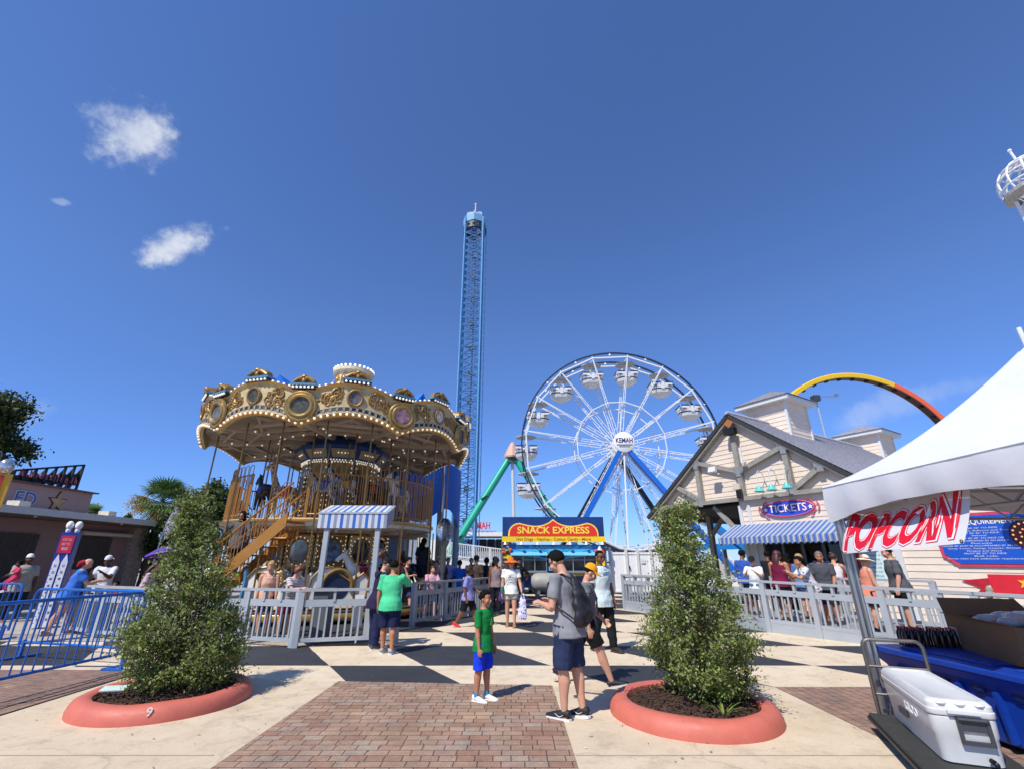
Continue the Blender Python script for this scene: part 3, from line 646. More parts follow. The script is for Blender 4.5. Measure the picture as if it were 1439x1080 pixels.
# rounding boards
CRM=mat('board_cream','#bba87c',.5,var=.25,scale=5)
GLD2=mat('bright_gold_leaf','#94733f',.45,metal=.35,var=.25,scale=10)
LBLU=mat('crest_blue','#4d7f9f',.45,var=.12)
PICS=[mat('portrait_dark','#2e2a2a',.4,var=.9,scale=9),mat('portrait_green','#4b4a3e',.4,var=.95,scale=8),SCEN2,mat('portrait_pale','#c8c0b2',.4,var=.6,scale=8),mat('portrait_grey','#6b6a68',.4,var=.95,scale=9)]
def board(k):
    aj=A0+36*k; am=aj+18
    def bz(u): return 5.46+.40*sin(PI*u)**.8         # lower edge
    def tz(u): return 6.62+.34*sin(PI*u)**1.2        # upper edge
    def rr(u): return RC+.10*sin(PI*u)
    n=18; lay=[(0,0),(.10,.06),(.16,.05),(.26,.03),(.28,.05),(.85,.0),(.93,.06),(1.0,.09)]
    mb=MB()
    for i in range(n+1):
        u=i/n; a=aj+36*u; z0,z1=bz(u),tz(u)
        for f,dr in lay: mb.v.append(tuple(cp(rr(u)+dr,a,z0+(z1-z0)*f)))
        mb.v.append(tuple(cp(rr(u)-.10,a,z1))); mb.v.append(tuple(cp(rr(u)-.10,a,z0)))
    m=len(lay)+2
    for i in range(n):
        for j in range(m):
            j2=(j+1)%m; mb.f.append((i*m+j,(i+1)*m+j,(i+1)*m+j2,i*m+j2)); mb.mi.append({2:1,0:2,6:2}.get(j,0))
    o=mb.build('rounding_board',[CRM,mat('board_navy','#232b3a',.45,var=.2),GOLD],CAR)
    def Q(u,f,dr=0): return cp(rr(u)+dr,aj+36*u,bz(u)+(tz(u)-bz(u))*f)
    b=MB()
    for i in range(17): b.bulb(Q((i+.5)/17,.05,.075),.042); 
    for i in range(17):
        if abs((i+.5)/17-.5)>.13 and min((i+.5)/17,1-(i+.5)/17)>.1: b.bulb(Q((i+.5)/17,1.0,.07)+V((0,0,.02)),.04)
    b.build('bulbs',BULB,o)
    b=MB()
    for i in range(16):
        u=(i+.5)/16; q=Q(u,.21,.05); b.box(q,(.07,.03,.11),rz=R(aj+36*u))
    b.build('dentils',[mat('dentil_grey','#97937f',.5)],o)
    # scrollwork
    rnd=random.Random(k)
    for s in(-1,1):
        b=MB()
        c=.5+s*.245
        for q in range(11):
            uu=c+rnd.uniform(-.10,.10); ff=.56+rnd.uniform(-.17,.2); p0=[]
            for w in range(9):
                th=w*.75*s+q*1.1; rad=.16*(1-w/11); p0.append(Q(min(.97,max(.03,uu+rad*cos(th)*.3)),ff+rad*sin(th)*1.1,.035+.02*(w%2)))
            b.tube(p0,[.038*(1-.07*w) for w in range(9)],5)
        for q in range(10): b.ell(Q(c+rnd.uniform(-.1,.1),.57+rnd.uniform(-.17,.2),.03),(.06,.035,.05),6,5,M=Matrix.Rotation(R(am),3,'Z'))
        b.build('gold_scroll',[GLD2],o,smooth=True)
    # medallions: round in the middle, large oval low at the joint
    def medal(nm,a,z,rx,rz_,dr,pic,fr):
        c=cp(RC+dr,a,z); x=V((cos(R(a)),sin(R(a)),0)); y=(V((0,0,1))+cp(.12,a)).normalized(); d=cp(1,a)
        q=MB(); q.prism(oval(rx,rz_,28),c,x,y,d*.05); p=q.build(nm,pic,o)
        q=MB()
        q.tube([c+d*.05+x*u+y*v for u,v in oval(rx*1.06,rz_*1.06,32)],fr,7,True)
        if fr>.05:
            q.tube([c+d*.02+x*u+y*v for u,v in oval(rx*1.36,rz_*1.4,32)],fr*.85,7,True)
            q.prism(oval(rx*1.36,rz_*1.4,28),c-d*.04,x,y,d*.05)
            for s in range(14): q.ell(c+d*.05+x*(rx*1.2*cos(s*.449))+y*(rz_*1.22*sin(s*.449)),.035,6,5)
            for s in range(-3,4): q.ell(c+d*.04+x*(.08*s)+y*(-rz_*1.5+.02*abs(s)),(.06,.05,.08),6,5)
        q.build('frame',[GLD2 if fr<=.05 else mat('medallion_gold','#a98b52',.35,metal=.55,var=.25,scale=9)],p,smooth=True)
    medal('round_medallion',am,6.46,.21,.24,.13,[PICS[4],PICS[3],PICS[0],PICS[4],PICS[1]][k%5],.045)
    medal('oval_medallion',aj,6.10,.33,.30,.12,[PICS[1],PICS[2],PICS[0],PICS[0],PICS[4]][k%5],.07)
    # crests
    def crest(a,z,w):
        c=cp(RC+.08,a,z); x=V((cos(R(a)),sin(R(a)),0)); d=cp(1,a); q=MB()
        q.m=0; q.box(c+V((0,0,-.03)),(w,.26,.10),rz=R(a)); q.m=1; q.box(c+V((0,0,.06)),(w*1.12,.34,.07),rz=R(a))
        q.m=2; pr=[(-w*.52,0)]+[(w*.46*cos(PI*(1-i/10)),.06+.22*sin(PI*i/10)) for i in range(11)]+[(w*.52,0)]
        q.prism(pr,c+V((0,0,.09))-d*.12,x,V((0,0,1)),d*.22)
        for s in(-1,1):
            q.tube([c+d*.13+V((0,0,.12))+x*(s*w*.44*(1-i/7))+V((0,0,.17*sin(i/7*PI/2))) for i in range(8)],[.05]*8,6); q.ell(c+d*.14+x*(s*.1)+V((0,0,.24)),(.09,.06,.06),7,5)
        q.ell(c+d*.13+V((0,0,.31)),(.1,.07,.07),8,6); q.ell(c+d*.14+V((0,0,.17)),(.07,.05,.09),8,6)
        p=q.build('crest',[NAVY,LBLU,GLD2],o); q=MB()
        for i in range(6): q.bulb(c+d*.15+x*(w*(-.42+.84*i/5))+V((0,0,-.03)),.04)
        q.build('bulbs',BULB,p)
    crest(am,7.0,.82); crest(aj,6.72,.72)
for k in range(NB): board(k)
# railing of the upper deck: two runs of arc panels, gap at the stair
def hoop(mb,c,x,w,h,r=.013,n=7): mb.tube([c-x*w/2,c-x*w/2+V((0,0,h-w/2))]+[c+x*(-w/2*cos(PI*i/n))+V((0,0,h-w/2+w/2*sin(PI*i/n))) for i in range(1,n)]+[c+x*w/2+V((0,0,h-w/2)),c+x*w/2],r,5)
def railing(a0,a1,m,hoops,n):
    b=MB(); r=RD-.04
    for z in(ZD+.12,ZD+1.38): b.tube([cp(r,a0+(a1-a0)*i/(n//2),z) for i in range(n//2+1)],.024,6)
    for i in range(n+1): a=a0+(a1-a0)*i/n; b.bar(cp(r,a,ZD+.02),cp(r,a,ZD+1.38),.024)
    o=b.build('deck_railing',m,CAR); b=MB()
    for i in range(0,n-1,2):
        a=a0+(a1-a0)*(i+.5)/n; x=V((cos(R(a)),sin(R(a)),0)); hoop(b,cp(r-.02,a+ (a1-a0)/n*.5,ZD+.1),x,.2,1.62)
    b.build('hoops',m,o)
    b=MB()
    for a in(a0,a1): b.bar(cp(r,a,ZD),cp(r,a,ZD+1.42),.09)
    b.build('end_post',m,o)
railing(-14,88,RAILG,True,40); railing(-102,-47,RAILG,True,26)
railing(90,180,mat('gold_railing_shade_tone','#6e5434',.5,metal=.3),True,26); railing(180,256,mat('gold_railing_shade_tone','',.5),True,22)  # far side of the gold railing, its shade put into a darker colour
# outer brass rods from the canopy to the base, inner poles
for k in range(20):
    a=A0+9+18*k
    b=MB(); b.tube([cp(4.45,a,.34),cp(4.45,a,5.85)],.028,7)
    if k%2==0 or -60<((a+180)%360-180)<70: b.build('canopy_rod',BRASS,CAR,smooth=True)
b=MB()
for k in range(12):
    a=8+30*k; b=MB(); b.tube([cp(2.75,a,2.9),cp(2.75,a,5.95)],.03,7); b.tube([cp(3.35,a+14,.34),cp(3.35,a+14,2.6)],.03,7); b.build('animal_pole',BRASS,CAR,smooth=True)
# curved stair with gold stringers
def stair():
    T=cp(4.15,-15,ZD); B=cp(4.55,-55,.34); n=11; d=(B-T); dh=V((d.x,d.y,0)).normalized(); s=V((-dh.y,dh.x,0)); w=.5
    if s.dot(cp(1,-35))<0: s=-s
    t=MB()
    for i in range(n):
        c=T.lerp(B,(i+.5)/n); t.box(c+V((0,0,-.05)),(.30,2*w,.04),rz=math.atan2(dh.y,dh.x))
    o=t.build('staircase',mat('stair_tread_gold','#9c6f34',.5,metal=.2,var=.2),CAR)
    for q in(-1,1):
        b=MB(); e=s*(w*q); z=V((0,0,1)); b.prism([(0,-.32),(0,.1),(1,.1),(1,-.32)],T+e,d,z,s*.04); b.build('stringer',RAILG,o)
        b=MB()
        b.tube([T+e+z*.95,B+e+z*.95,B+e+z*.95+dh*.2],.03,7); b.tube([T+e+z*.55,B+e+z*.55],.018,6)
        for i in range(15): p=T.lerp(B,i/14)+e; b.tube([p,p+z*.95],.014,5)
        for i in range(1,14,3): hoop(b,T.lerp(B,i/14)+e,dh,.2,1.15)
        b.build('handrail',RAILG,o)
    # a gold grille panel closes the side under the deck
    b=MB()
    for i in range(16): p=cp(3.72,-16-2.1*i,0); b.bar(p+V((0,0,.9)),p+V((0,0,ZD-.3)),.026)
    b.tube([cp(3.72,-16-2.1*i,1.0) for i in range(16)],.02,5); b.tube([cp(3.72,-16-2.1*i,2.3) for i in range(16)],.02,5); b.build('grille',RAILG,o)
    return T,B,s,dh
STT,STB,STS,STD=stair()
# riding animals
def quad_mesh(name,m,neck=.55,nl=.5,leg=.62,L=.75,vox=.026,head=1.0,nw=.085,leap=True,tail=True):
    b=MB(); z=leg+.12
    b.loft([(-.42*L/.75,0,z+.02),(-.34*L/.75,0,z+.03),(-.1,0,z-.02),(.15,0,z),(.34*L/.75,0,z+.04),(.42*L/.75,0,z+.08)],[(.08,.08),(.165,.18),(.15,.165),(.155,.18),(.15,.18),(.08,.1)],side=(0,1,0))
    n0=V((.33*L/.75,0,z+.08)); n1=n0+V((cos(neck),0,sin(neck)))*nl; n2=n1+V((.05,0,.04))
    b.loft([n0-V((.05,0,.08)),n0.lerp(n1,.35),n0.lerp(n1,.75),n2],[(.11,.17),(nw*.95,nw*1.5),(nw*.75,nw*1.15),(nw*.7,nw*.85)],side=(0,1,0))
    h0=n1+V((-.03,0,.05)); h1=h0+V((.30*head,0,-.20*head)); b.loft([h0-V((.03,0,-.02)),h0.lerp(h1,.3),h0.lerp(h1,.75),h1,h1+V((.02,0,-.01))],[(.05,.06),(.075,.095),(.05,.065),(.048,.055),(.02,.03)],side=(0,1,0))
    for s in(-1,1): b.loft([h0+V((-.02,s*.04,.05)),h0+V((-.03,s*.055,.11)),h0+V((-.02,s*.06,.17))],[.025,.026,.008],n=7)
    fx=.3*L/.75
    for i,(x0,s) in enumerate(((fx,-1),(fx,1),(-fx,-1),(-fx,1))):
        y=s*.09; fr=i<2; up_=leap and (i in(0,3))
        if fr: pts=[(x0,y,z),(x0+(.22 if up_ else .05),y,z-leg*(.28 if up_ else .46)),(x0+(.12 if up_ else .04),y,z-leg*(.72 if up_ else .92)),(x0+(.15 if up_ else .09),y,z-leg*(.80 if up_ else 1.0))]
        else: pts=[(x0,y,z),(x0+.07,y,z-leg*.36),(x0-.10,y,z-leg*.62),(x0-(.06 if not up_ else .16),y,z-leg*.95),(x0-(.01 if not up_ else .12),y,z-leg*1.02)]
        rad=[.095,.058,.035,.045] if fr else [.125,.07,.042,.032,.045]
        b.loft(pts,rad,side=(0,1,0),n=8)
    if tail: b.loft([(-.42*L/.75,0,z+.1),(-.56*L/.75,0,z+.08),(-.62*L/.75,0,z-.12),(-.6*L/.75,0,z-.36)],[.03,.05,.06,.02],n=8)
    return remesh(b,name,vox,m,None,2),n0,n1,z
def stripemat():
    m=mat('zebra_stripes','#e7e2d6',.5,var=0); N,L,b=nodes_of(m); w=N.new('ShaderNodeTexWave'); w.inputs['Scale'].default_value=5.5; w.inputs['Distortion'].default_value=3; w.inputs['Detail'].default_value=1
    L.new(N.new('ShaderNodeTexCoord').outputs['Object'],w.inputs['Vector']); L.new(ramp(N,L,w.outputs['Fac'],.47,.53,(.02,.02,.02),(.78,.75,.68)),b.inputs['Base Color']); return m
def spotmat():
    m=mat('giraffe_spots','#8d6233',.5,var=0); N,L,b=nodes_of(m); w=N.new('ShaderNodeTexVoronoi'); w.feature='DISTANCE_TO_EDGE'; w.inputs['Scale'].default_value=8
    L.new(N.new('ShaderNodeTexCoord').outputs['Object'],w.inputs['Vector']); L.new(ramp(N,L,w.outputs['Distance'],.05,.09,(.62,.48,.27),(.23,.11,.04)),b.inputs['Base Color']); return m
HB=mat('brown_horse','#6d452a',.4,var=.2); HW=mat('white_horse','#e2dccf',.4,var=.06); HG=mat('dark_bay_horse','#33251e',.4,var=.2); ZB=stripemat(); GF=spotmat()
SAD=[mat('saddle_red','#a32430',.45,var=.1),mat('saddle_blue','#24509a',.45,var=.1),mat('saddle_gold','#b8862f',.4,metal=.3,var=.1)]
def animal(kind,a,r,z,turn=0,sad=0):
    m={'giraffe':GF,'zebra':ZB,'brown':HB,'white':HW,'bay':HG}[kind]; nm={'giraffe':'giraffe','zebra':'zebra'}.get(kind,'horse')
    if kind=='giraffe': o,n0,n1,zz=quad_mesh(nm,m,1.25,.85,.72,.7,nw=.075,head=.8,leap=False)
    else: o,n0,n1,zz=quad_mesh(nm,m,.95,.48)
    o.parent=CAR; o.location=cp(r,a,z); o.rotation_euler=(0,0,R(a+180+turn))
    b=MB(); b.loft([(-.16,0,zz+.165),(-.08,0,zz+.19),(.05,0,zz+.185),(.14,0,zz+.22)],[(.12,.05),(.15,.04),(.14,.035),(.06,.05)],side=(0,1,0)); 
    for s in(-1,1): b.prism([(-.17,.12),(.13,.12),(.11,-.12),(-.13,-.12)],(0,s*.165,zz),(1,0,0),(0,0,1),(0,s*.02,0))
    b.build('saddle',SAD[sad%3],o,smooth=True)
    b=MB(); 
    for i in range(9):
        p=n0.lerp(n1,i/8)+V((-.09+.01*i,0,.10)); b.ell(p,(.05,.03,.075),6,5)
    if kind!='giraffe': b.build('mane',mat('mane_dark','#2a211c',.7,var=.2) if kind!='white' else mat('mane_gold','#c7a45c',.6,var=.2),o)
    b=MB(); b.tube([(0,0,-.2),(0,0,2.2 if z>2 else 1.9)],.025,7); b.build('pole',BRASS,o,smooth=True)
for t in [('giraffe',-33,3.05,ZD,20,0),('zebra',-10,2.75,ZD+.35,-10,1),('zebra',4,2.7,ZD+.45,-10,2),('bay',22,2.9,ZD+.3,0,0),('white',45,3.0,ZD+.35,0,1),('brown',38,2.3,ZD+.2,0,2),('white',60,2.7,ZD+.35,0,0),('bay',-62,2.8,ZD+.3,0,1),('brown',140,2.8,ZD+.3,0,2),('bay',200,2.8,ZD+.3,0,0),
          ('brown',32,4.0,.65,0,0),('bay',50,3.6,.6,0,1),('bay',64,4.0,.7,0,2),('white',20,3.0,.6,0,0),('brown',-66,3.6,.6,0,1),('bay',82,3.5,.6,0,2),('white',-82,3.8,.55,0,2)]: animal(*t)
# chariots on the lower deck: a gold scroll one and a round-arched one
def chariot(a,r,kind):
    o=cp(r,a,.34); x=V((cos(R(a)),sin(R(a)),0)); d=cp(1,a); z=V((0,0,1))
    pr=[(-.75,.05),(.7,.05),(.85,.35),(.9,.8),(.72,.98),(.55,.85),(.35,.75),(.05,.95),(-.2,1.15),(-.5,1.1),(-.72,.85),(-.8,.45)]
    b=MB(); b.prism(pr,o,x,z,d*.12); b.prism(pr,o-d*.9,x,z,d*.1); b.box(o-d*.4+z*.3,(1.3,.8,.12),rz=R(a)); c=b.build('chariot',[mat('chariot_cream','#e4dcc8',.4,var=.08)],CAR)
    b=MB(); rnd=random.Random(kind)
    if kind==0:
        for q in range(10):
            cx,cz=rnd.uniform(-.6,.3),rnd.uniform(.55,1.0); b.tube([o+d*.15+x*(cx+.14*(1-w/10)*cos(w*.8+q))+z*(cz+.14*(1-w/10)*sin(w*.8+q)) for w in range(9)],[.04]*9,6)
        b.tube([o+d*.14+x*u+z*v for u,v in pr],.035,6,True)
    else:
        b.tube([o+d*.15+x*(.42*cos(t))+z*(.62+.45*sin(t)) for t in np.linspace(-.3,PI+.3,18)],.06,7); b.tube([o+d*.14+x*u+z*v for u,v in pr],.03,6,True)
    b.build('scrolls',[GLD2],c,smooth=True)
    b=MB()
    if kind==1:
        b.prism([(.36*cos(t),.62+.38*sin(t)) for t in np.linspace(0,2*PI,24,endpoint=False)],o+d*.121,x,z,d*.01); b.build('dark_opening',[NAVY],c)
    else:
        b.tube([o+d*.13+x*(-.8+.05*sin(t*3))+z*(.3+.8*t) for t in np.linspace(0,1,8)],.07,6); b.build('blue_edge',[LBLU],c,smooth=True)
chariot(-20,4.2,0); chariot(4,4.25,1)
# ------------------------------------------------------------------ big rides behind
def lattice(mb,p0,p1,w,n,r,rb,up=(0,0,1),x=None):
    p0,p1=V(p0),V(p1); t=(p1-p0); a,b=frame(t,x)
    cs=[a*(i*w/2)+b*(j*w/2) for i,j in((-1,-1),(1,-1),(1,1),(-1,1))]
    for c in cs: mb.tube([p0+c,p1+c],r,5)
    for k in range(n+1):
        q=p0+t*(k/n)
        for i in range(4):
            mb.bar(q+cs[i],q+cs[(i+1)%4],rb)
            if k<n: mb.bar(q+cs[i],p0+t*((k+1)/n)+cs[(i+1)%4],rb); mb.bar(q+cs[(i+1)%4],p0+t*((k+1)/n)+cs[i],rb)
# ferris wheel
def ferris():
    c=P(870,628,36); CZ=c.z; t=thing('ferris_wheel','white and navy ferris wheel with striped white gondolas and blue legs','ferris wheel',(c.x,36,0)); H=V((0,0,CZ)); RR=7.6; N_=16; D=.95
    WM=mat('wheel_white','#e0e0dd',.45,var=.05); NV=mat('wheel_navy','#1c2638',.45,var=.1); LEGB=mat('wheel_leg_blue','#1461bd',.4,var=.06)
    def q(r,a,y): a=R(a); return H+V((r*sin(a),y,r*cos(a)))
    for s,nm in((-1,'front_rim'),(1,'rear_rim')):
        m=MB(); y=s*D
        pts=[q(RR+.22,360*i/96,y) for i in range(96)]
        prof=[(-.05,-.08),(.05,-.08),(.05,.08),(-.05,.08)]
        n=96; 
        for i in range(n):
            for dr,dy in prof: m.v.append(tuple(q(RR+.24+dr,360*i/n,y+dy)))
        for i in range(n):
            for j in range(4): m.f.append((i*4+j,((i+1)%n)*4+j,((i+1)%n)*4+(j+1)%4,i*4+(j+1)%4)); m.mi.append(0)
        o=m.build(nm,NV,t); m=MB()
        for k in range(N_):
            a=8.5+22.5*k; m.bar(q(RR,a,y),q(RR,a+22.5,y),.10); m.bar(q(RR-.02,a,y),q(RR+.2,a,y),.09)
            m.tube([q(RR+.04,a+11.25,y-.02),q(RR+.26,a+11.25,y-.02)],[.12,.01],6)
        m.build('rim_frame',WM,o); m=MB()
        for k in range(N_): a=8.5+22.5*k; m.bar(q(3.55,a,y),q(3.55,a+22.5,y),.07)
        m.build('inner_ring',WM,o)
    for k in range(N_):
        a=8.5+22.5*k; m=MB()
        for s in(-1,1):
            y=s*D; x=R(a); tt=V((cos(x),0,-sin(x)))
            for e in(-1,1): m.bar(q(.55,a,s*.55)+tt*(e*.12),q(RR,a,y)+tt*(e*.02),.05)
            for f in(.12,.25,.38,.5,.62,.75,.87):
                w=.12*(1-f)+.02*f; o=q(.55,a,s*.55).lerp(q(RR,a,y),f); m.bar(o-tt*w,o+tt*w,.05)
        m.bar(q(RR,a,-D),q(RR,a,D),.07); m.bar(q(3.55,a,-D),q(3.55,a,D),.05); m.bar(q(4.8,a,-.8),q(6.3,a,.9),.03); m.bar(q(4.8,a,.8),q(6.3,a,-.9),.03)
        m.build('spoke',WM,t)
    m=MB()
    for s in(-1,1): m.lathe([(0,-.12),(.7,-.12),(.7,.12),(0,.12)],H+V((0,s*.6,0)),n=24,M=Matrix.Rotation(PI/2,3,'X'))
    m.tube([H+V((0,-1.7,0)),H+V((0,1.7,0))],.16,10); m.build('hub',WM,t,smooth=True)
    m=MB(); m.lathe([(0,-.08),(.76,-.08),(.8,-.05),(.8,.05),(.76,.08),(0,.08)],H+V((0,-1.75,0)),n=40,M=Matrix.Rotation(PI/2,3,'X')); o=m.build('hub_sign',[mat('sign_white','#eceae6',.4,var=.03)],t,smooth=True)
    m=MB(); m.text('KEMAH',H+V((0,-1.84,.12)),(1,0,0),(0,0,1),.52,.01,.02,width=1.3); m.bar(H+V((-.6,-1.84,-.22)),H+V((.6,-1.84,-.22)),.03,.06); m.text('BOARDWALK',H+V((0,-1.84,-.36)),(1,0,0),(0,0,1),.13,.01,.01); m.build('lettering',mat('sign_plum','#4f4a68',.5),o)
    # legs
    for (y0,y1,m_,xl,xr) in((-1.45,-3.0,LEGB,-6.1,7.0),(1.45,3.4,NV,-6.1,6.4)):
        for x in(xl,xr):
            m=MB(); b=V((x,y1,0)); m.bar(H+V((0,y0,-.1)),b,.34,.40,ref=(0,1,0)); o=m.build('leg',m_,t)
            m=MB(); off=V((-.42 if x<0 else .42,0,0)); a_=H+V((0,y0+.5,-.4))
            for e in(0,1): m.bar(a_+V((.3*e,0,0)),b+off+V((.45*e,.5,0)),.09)
            for f in range(14): g=f/14; m.bar(a_.lerp(b+off,g)+V((0,.25*g,0)),a_.lerp(b+off,g+.05)+V((.38,.5*g,0)),.05)
            m.build('ladder_truss',WM,o)
    m=MB(); m.bar((-6.6,-3,.25),(7.4,-3,.25),.5); m.bar((-6.6,3.4,.25),(6.8,3.4,.25),.5); m.bar((-6.3,-3,.3),(-6.3,3.4,.3),.4); m.bar((6.8,-3,.3),(6.8,3.4,.3),.4)
    for s in(-1,1): m.bar((0,s*1.5,CZ-.4),(s*.8,s*3,.3),.09)
    m.build('base_frame',WM,t)
    # gondolas
    TUB=mat('gondola_white','#dddbd6',.4,var=.04); TD=mat('gondola_navy','#222a3a',.45,var=.08); UMB=mat('umbrella_grey','#b7babd',.5,var=.06); TR=mat('gondola_maroon','#5c2530',.5)
    for k in range(N_):
        a=8.5+22.5*k; p=q(RR-.05,a,0)
        m=MB(); zb=-2.05
        def oc(w,dp,z): return [V((x*w,y*dp,z)) for x,y in((-1,-.4),(-.5,-1),(.5,-1),(1,-.4),(1,.4),(.5,1),(-.5,1),(-1,.4))]
        ly=[(.42,.38,zb-.12),(.78,.62,zb+.12),(.86,.68,zb+.34),(.88,.7,zb+.36),(.88,.7,zb+.46),(.88,.7,zb+.48),(.92,.72,zb+.66),(.92,.72,zb+.70),(.84,.64,zb+.70),(.7,.5,zb+.2)]
        for l in ly: m.v+= [tuple(p+v) for v in oc(*l)]
        for i in range(len(ly)-1):
            for j in range(8): m.f.append((i*8+j,i*8+(j+1)%8,(i+1)*8+(j+1)%8,(i+1)*8+j)); m.mi.append(1 if i==3 else 0)
        m.f.append(tuple(range(8))); m.mi.append(0); L_=(len(ly)-1)*8; m.f.append(tuple(L_+j for j in range(8))); m.mi.append(1)
        g=m.build('gondola',[TUB,TD],t)
        for e in(-1,1):
            m=MB()
            for s in(-1,1): m.box(p+V((e*.52,s*.66,zb+.84)),(.62,.08,.24)); m.box(p+V((e*.87,s*.3,zb+.84)),(.08,.5,.24))
            m.build('seat_back',TUB,g)
        m=MB()
        for s in(-1,1):
            for e in(-1,1): m.box(p+V((e*.54,s*.705,zb+.92)),(.66,.03,.08)); m.box(p+V((e*.92,s*.3,zb+.92)),(.03,.55,.08))
        m.build('dark_trim',TD,g)
        for e in(-1,1): m=MB(); m.box(p+V((e*.52,-.705,zb+.62)),(.42,.02,.07)); m.build('number_plate',TR,g)
        m=MB(); m.box(p+V((0,-.72,zb+.62)),(.26,.05,.5)); m.box(p+V((0,.72,zb+.62)),(.26,.05,.5)); m.build('door',mat('gondola_door','#d8d8d5',.4),g)
        m=MB(); m.tube([p+V((0,0,.0)),p+V((0,0,zb+.2))],.045,7); m.bar(p+V((-.16,0,-.05)),p+V((-.16,0,zb+.95)),.03); m.bar(p+V((.16,0,-.05)),p+V((.16,0,zb+.95)),.03); m.build('hanger',WM,g)
        m=MB()
        m.v+=[tuple(p+v) for v in oc(.82,.72,-.34)]+[tuple(p+v) for v in oc(.82,.72,-.29)]+[tuple(p+V((0,0,-.08)))]
        m.f+=[tuple(range(8))]+[(j,(j+1)%8,8+(j+1)%8,8+j) for j in range(8)]+[(8+j,8+(j+1)%8,16) for j in range(8)]; m.mi+=[0]*17
        m.build('canopy',UMB,g)
ferris()
# drop tower
def drop_tower():
    Y=48; x=-.1005*48; t=thing('drop_tower','tall slender blue lattice drop tower with a pale ringed cap and spire','drop tower',(x,Y,0)); TB=mat('tower_blue','#2d6ca6',.45,var=.1); TP=mat('tower_pale_blue','#6ea3cb',.45,var=.08)
    m=MB(); lattice(m,(0,0,0),(0,0,43),2.1,46,.11,.065,x=(0,1,0)); m.build('lattice_shaft',TB,t)
    m=MB()
    for i in(-1,1):
        for j in(-1,1): m.tube([(i*1.14,j*1.14,0),(i*1.14,j*1.14,42.6)],.085,6)
    m.tube([(1.32,-.9,0),(1.32,-.9,42)],.05,5); m.tube([(1.5,.3,0),(1.5,.3,42)],.05,5); m.build('guide_rails',TP,t)
    m=MB()
    for z in np.arange(2,42,3.2): m.box((.1,-.2,z),(.5,.4,.6)); m.bar((-1,-1,z),(1,1,z+.2),.06)
    m.tube([(.2,0,0),(.2,0,42)],.09,6); m.build('counterweight_run',mat('tower_grey','#5d6b78',.5,var=.2),t)
    m=MB()
    for z,r in((40.9,1.3),(41.5,1.3)): m.lathe([(r,z),(r+.1,z),(r+.1,z+.3),(r,z+.3),(r,z)],n=24)
    for i in range(14): a=2*PI*i/14; m.box((1.3*cos(a),1.3*sin(a),41.2),(.3,.3,.7),rz=a)
    m.build('machinery_ring',[mat('machinery_dark','#27323c',.5,var=.3)],t)
    m=MB(); m.lathe([(1.1,41.9),(1.5,41.95),(1.55,42.9),(1.45,43.05),(1.2,43.1)],n=8); m.build('cap_band',TP,t)
    m=MB()
    for i in range(8):
        a=2*PI*i/8; m.tube([(1.3*cos(u)*cos(a),1.3*cos(u)*sin(a),43.1+.9*sin(u)) for u in np.linspace(0,PI/2,8)],.07,5)
    m.tube([(1.3*cos(a),1.3*sin(a),43.1) for a in np.linspace(0,2*PI,24,endpoint=False)],.08,5,True); m.build('cap_ribs',WHITE,t)
    m=MB(); m.tube([(0,0,43.5),(0,0,45.6)],[.1,.06],6); m.ell((0,0,45.6),.16); m.build('spire',WHITE,t)
drop_tower()
# pendulum ride with teal legs
def pendulum():
    ap=P(720,641,42); t=thing('pendulum_ride','teal A-frame swing ride with a shingled peach cone at its top','swing ride',(0,42,0)); TE=mat('teal_paint','#17a286',.4,var=.06)
    A_=V((ap.x,0,ap.z))
    for x,y in((-6.4,-2),(6.9,-2)):
        m=MB(); m.tube([A_+V((.25 if x>0 else -.25,0,-.1)),V((x,y,0))],[.33,.36],12); o=m.build('leg',TE,t,smooth=True)
        if y<0:
            m=MB()
            for f in(.38,.7): p=A_.lerp(V((x,y,0)),f); m.bar(p+V((-.3,-.36,0)),p+V((.3,-.36,.35)),.12)
            m.build('cable_clamp',BLACK,o)
    m=MB(); m.lathe([(.72,ap.z-.15),(.78,ap.z),(.55,ap.z+.55),(.28,ap.z+1.1),(.0,ap.z+1.45)],(ap.x,0,0),n=8); m.build('cone_top',[mat('peach_shingle','#cfa590',.7,var=.35,scale=9,bump=.3)],t)
    m=MB(); m.tube([A_,V((ap.x+.15,.3,4.2))],.14,8); m.ell((ap.x+.15,.3,3.6),(.9,.9,.45)); m.build('swing_arm',WHITE,t,smooth=True)
    m=MB(); m.box(A_+V((0,0,-.35)),(.9,.9,.5)); m.build('pivot_housing',mat('housing_green','#2b5b50',.5),t)
pendulum()
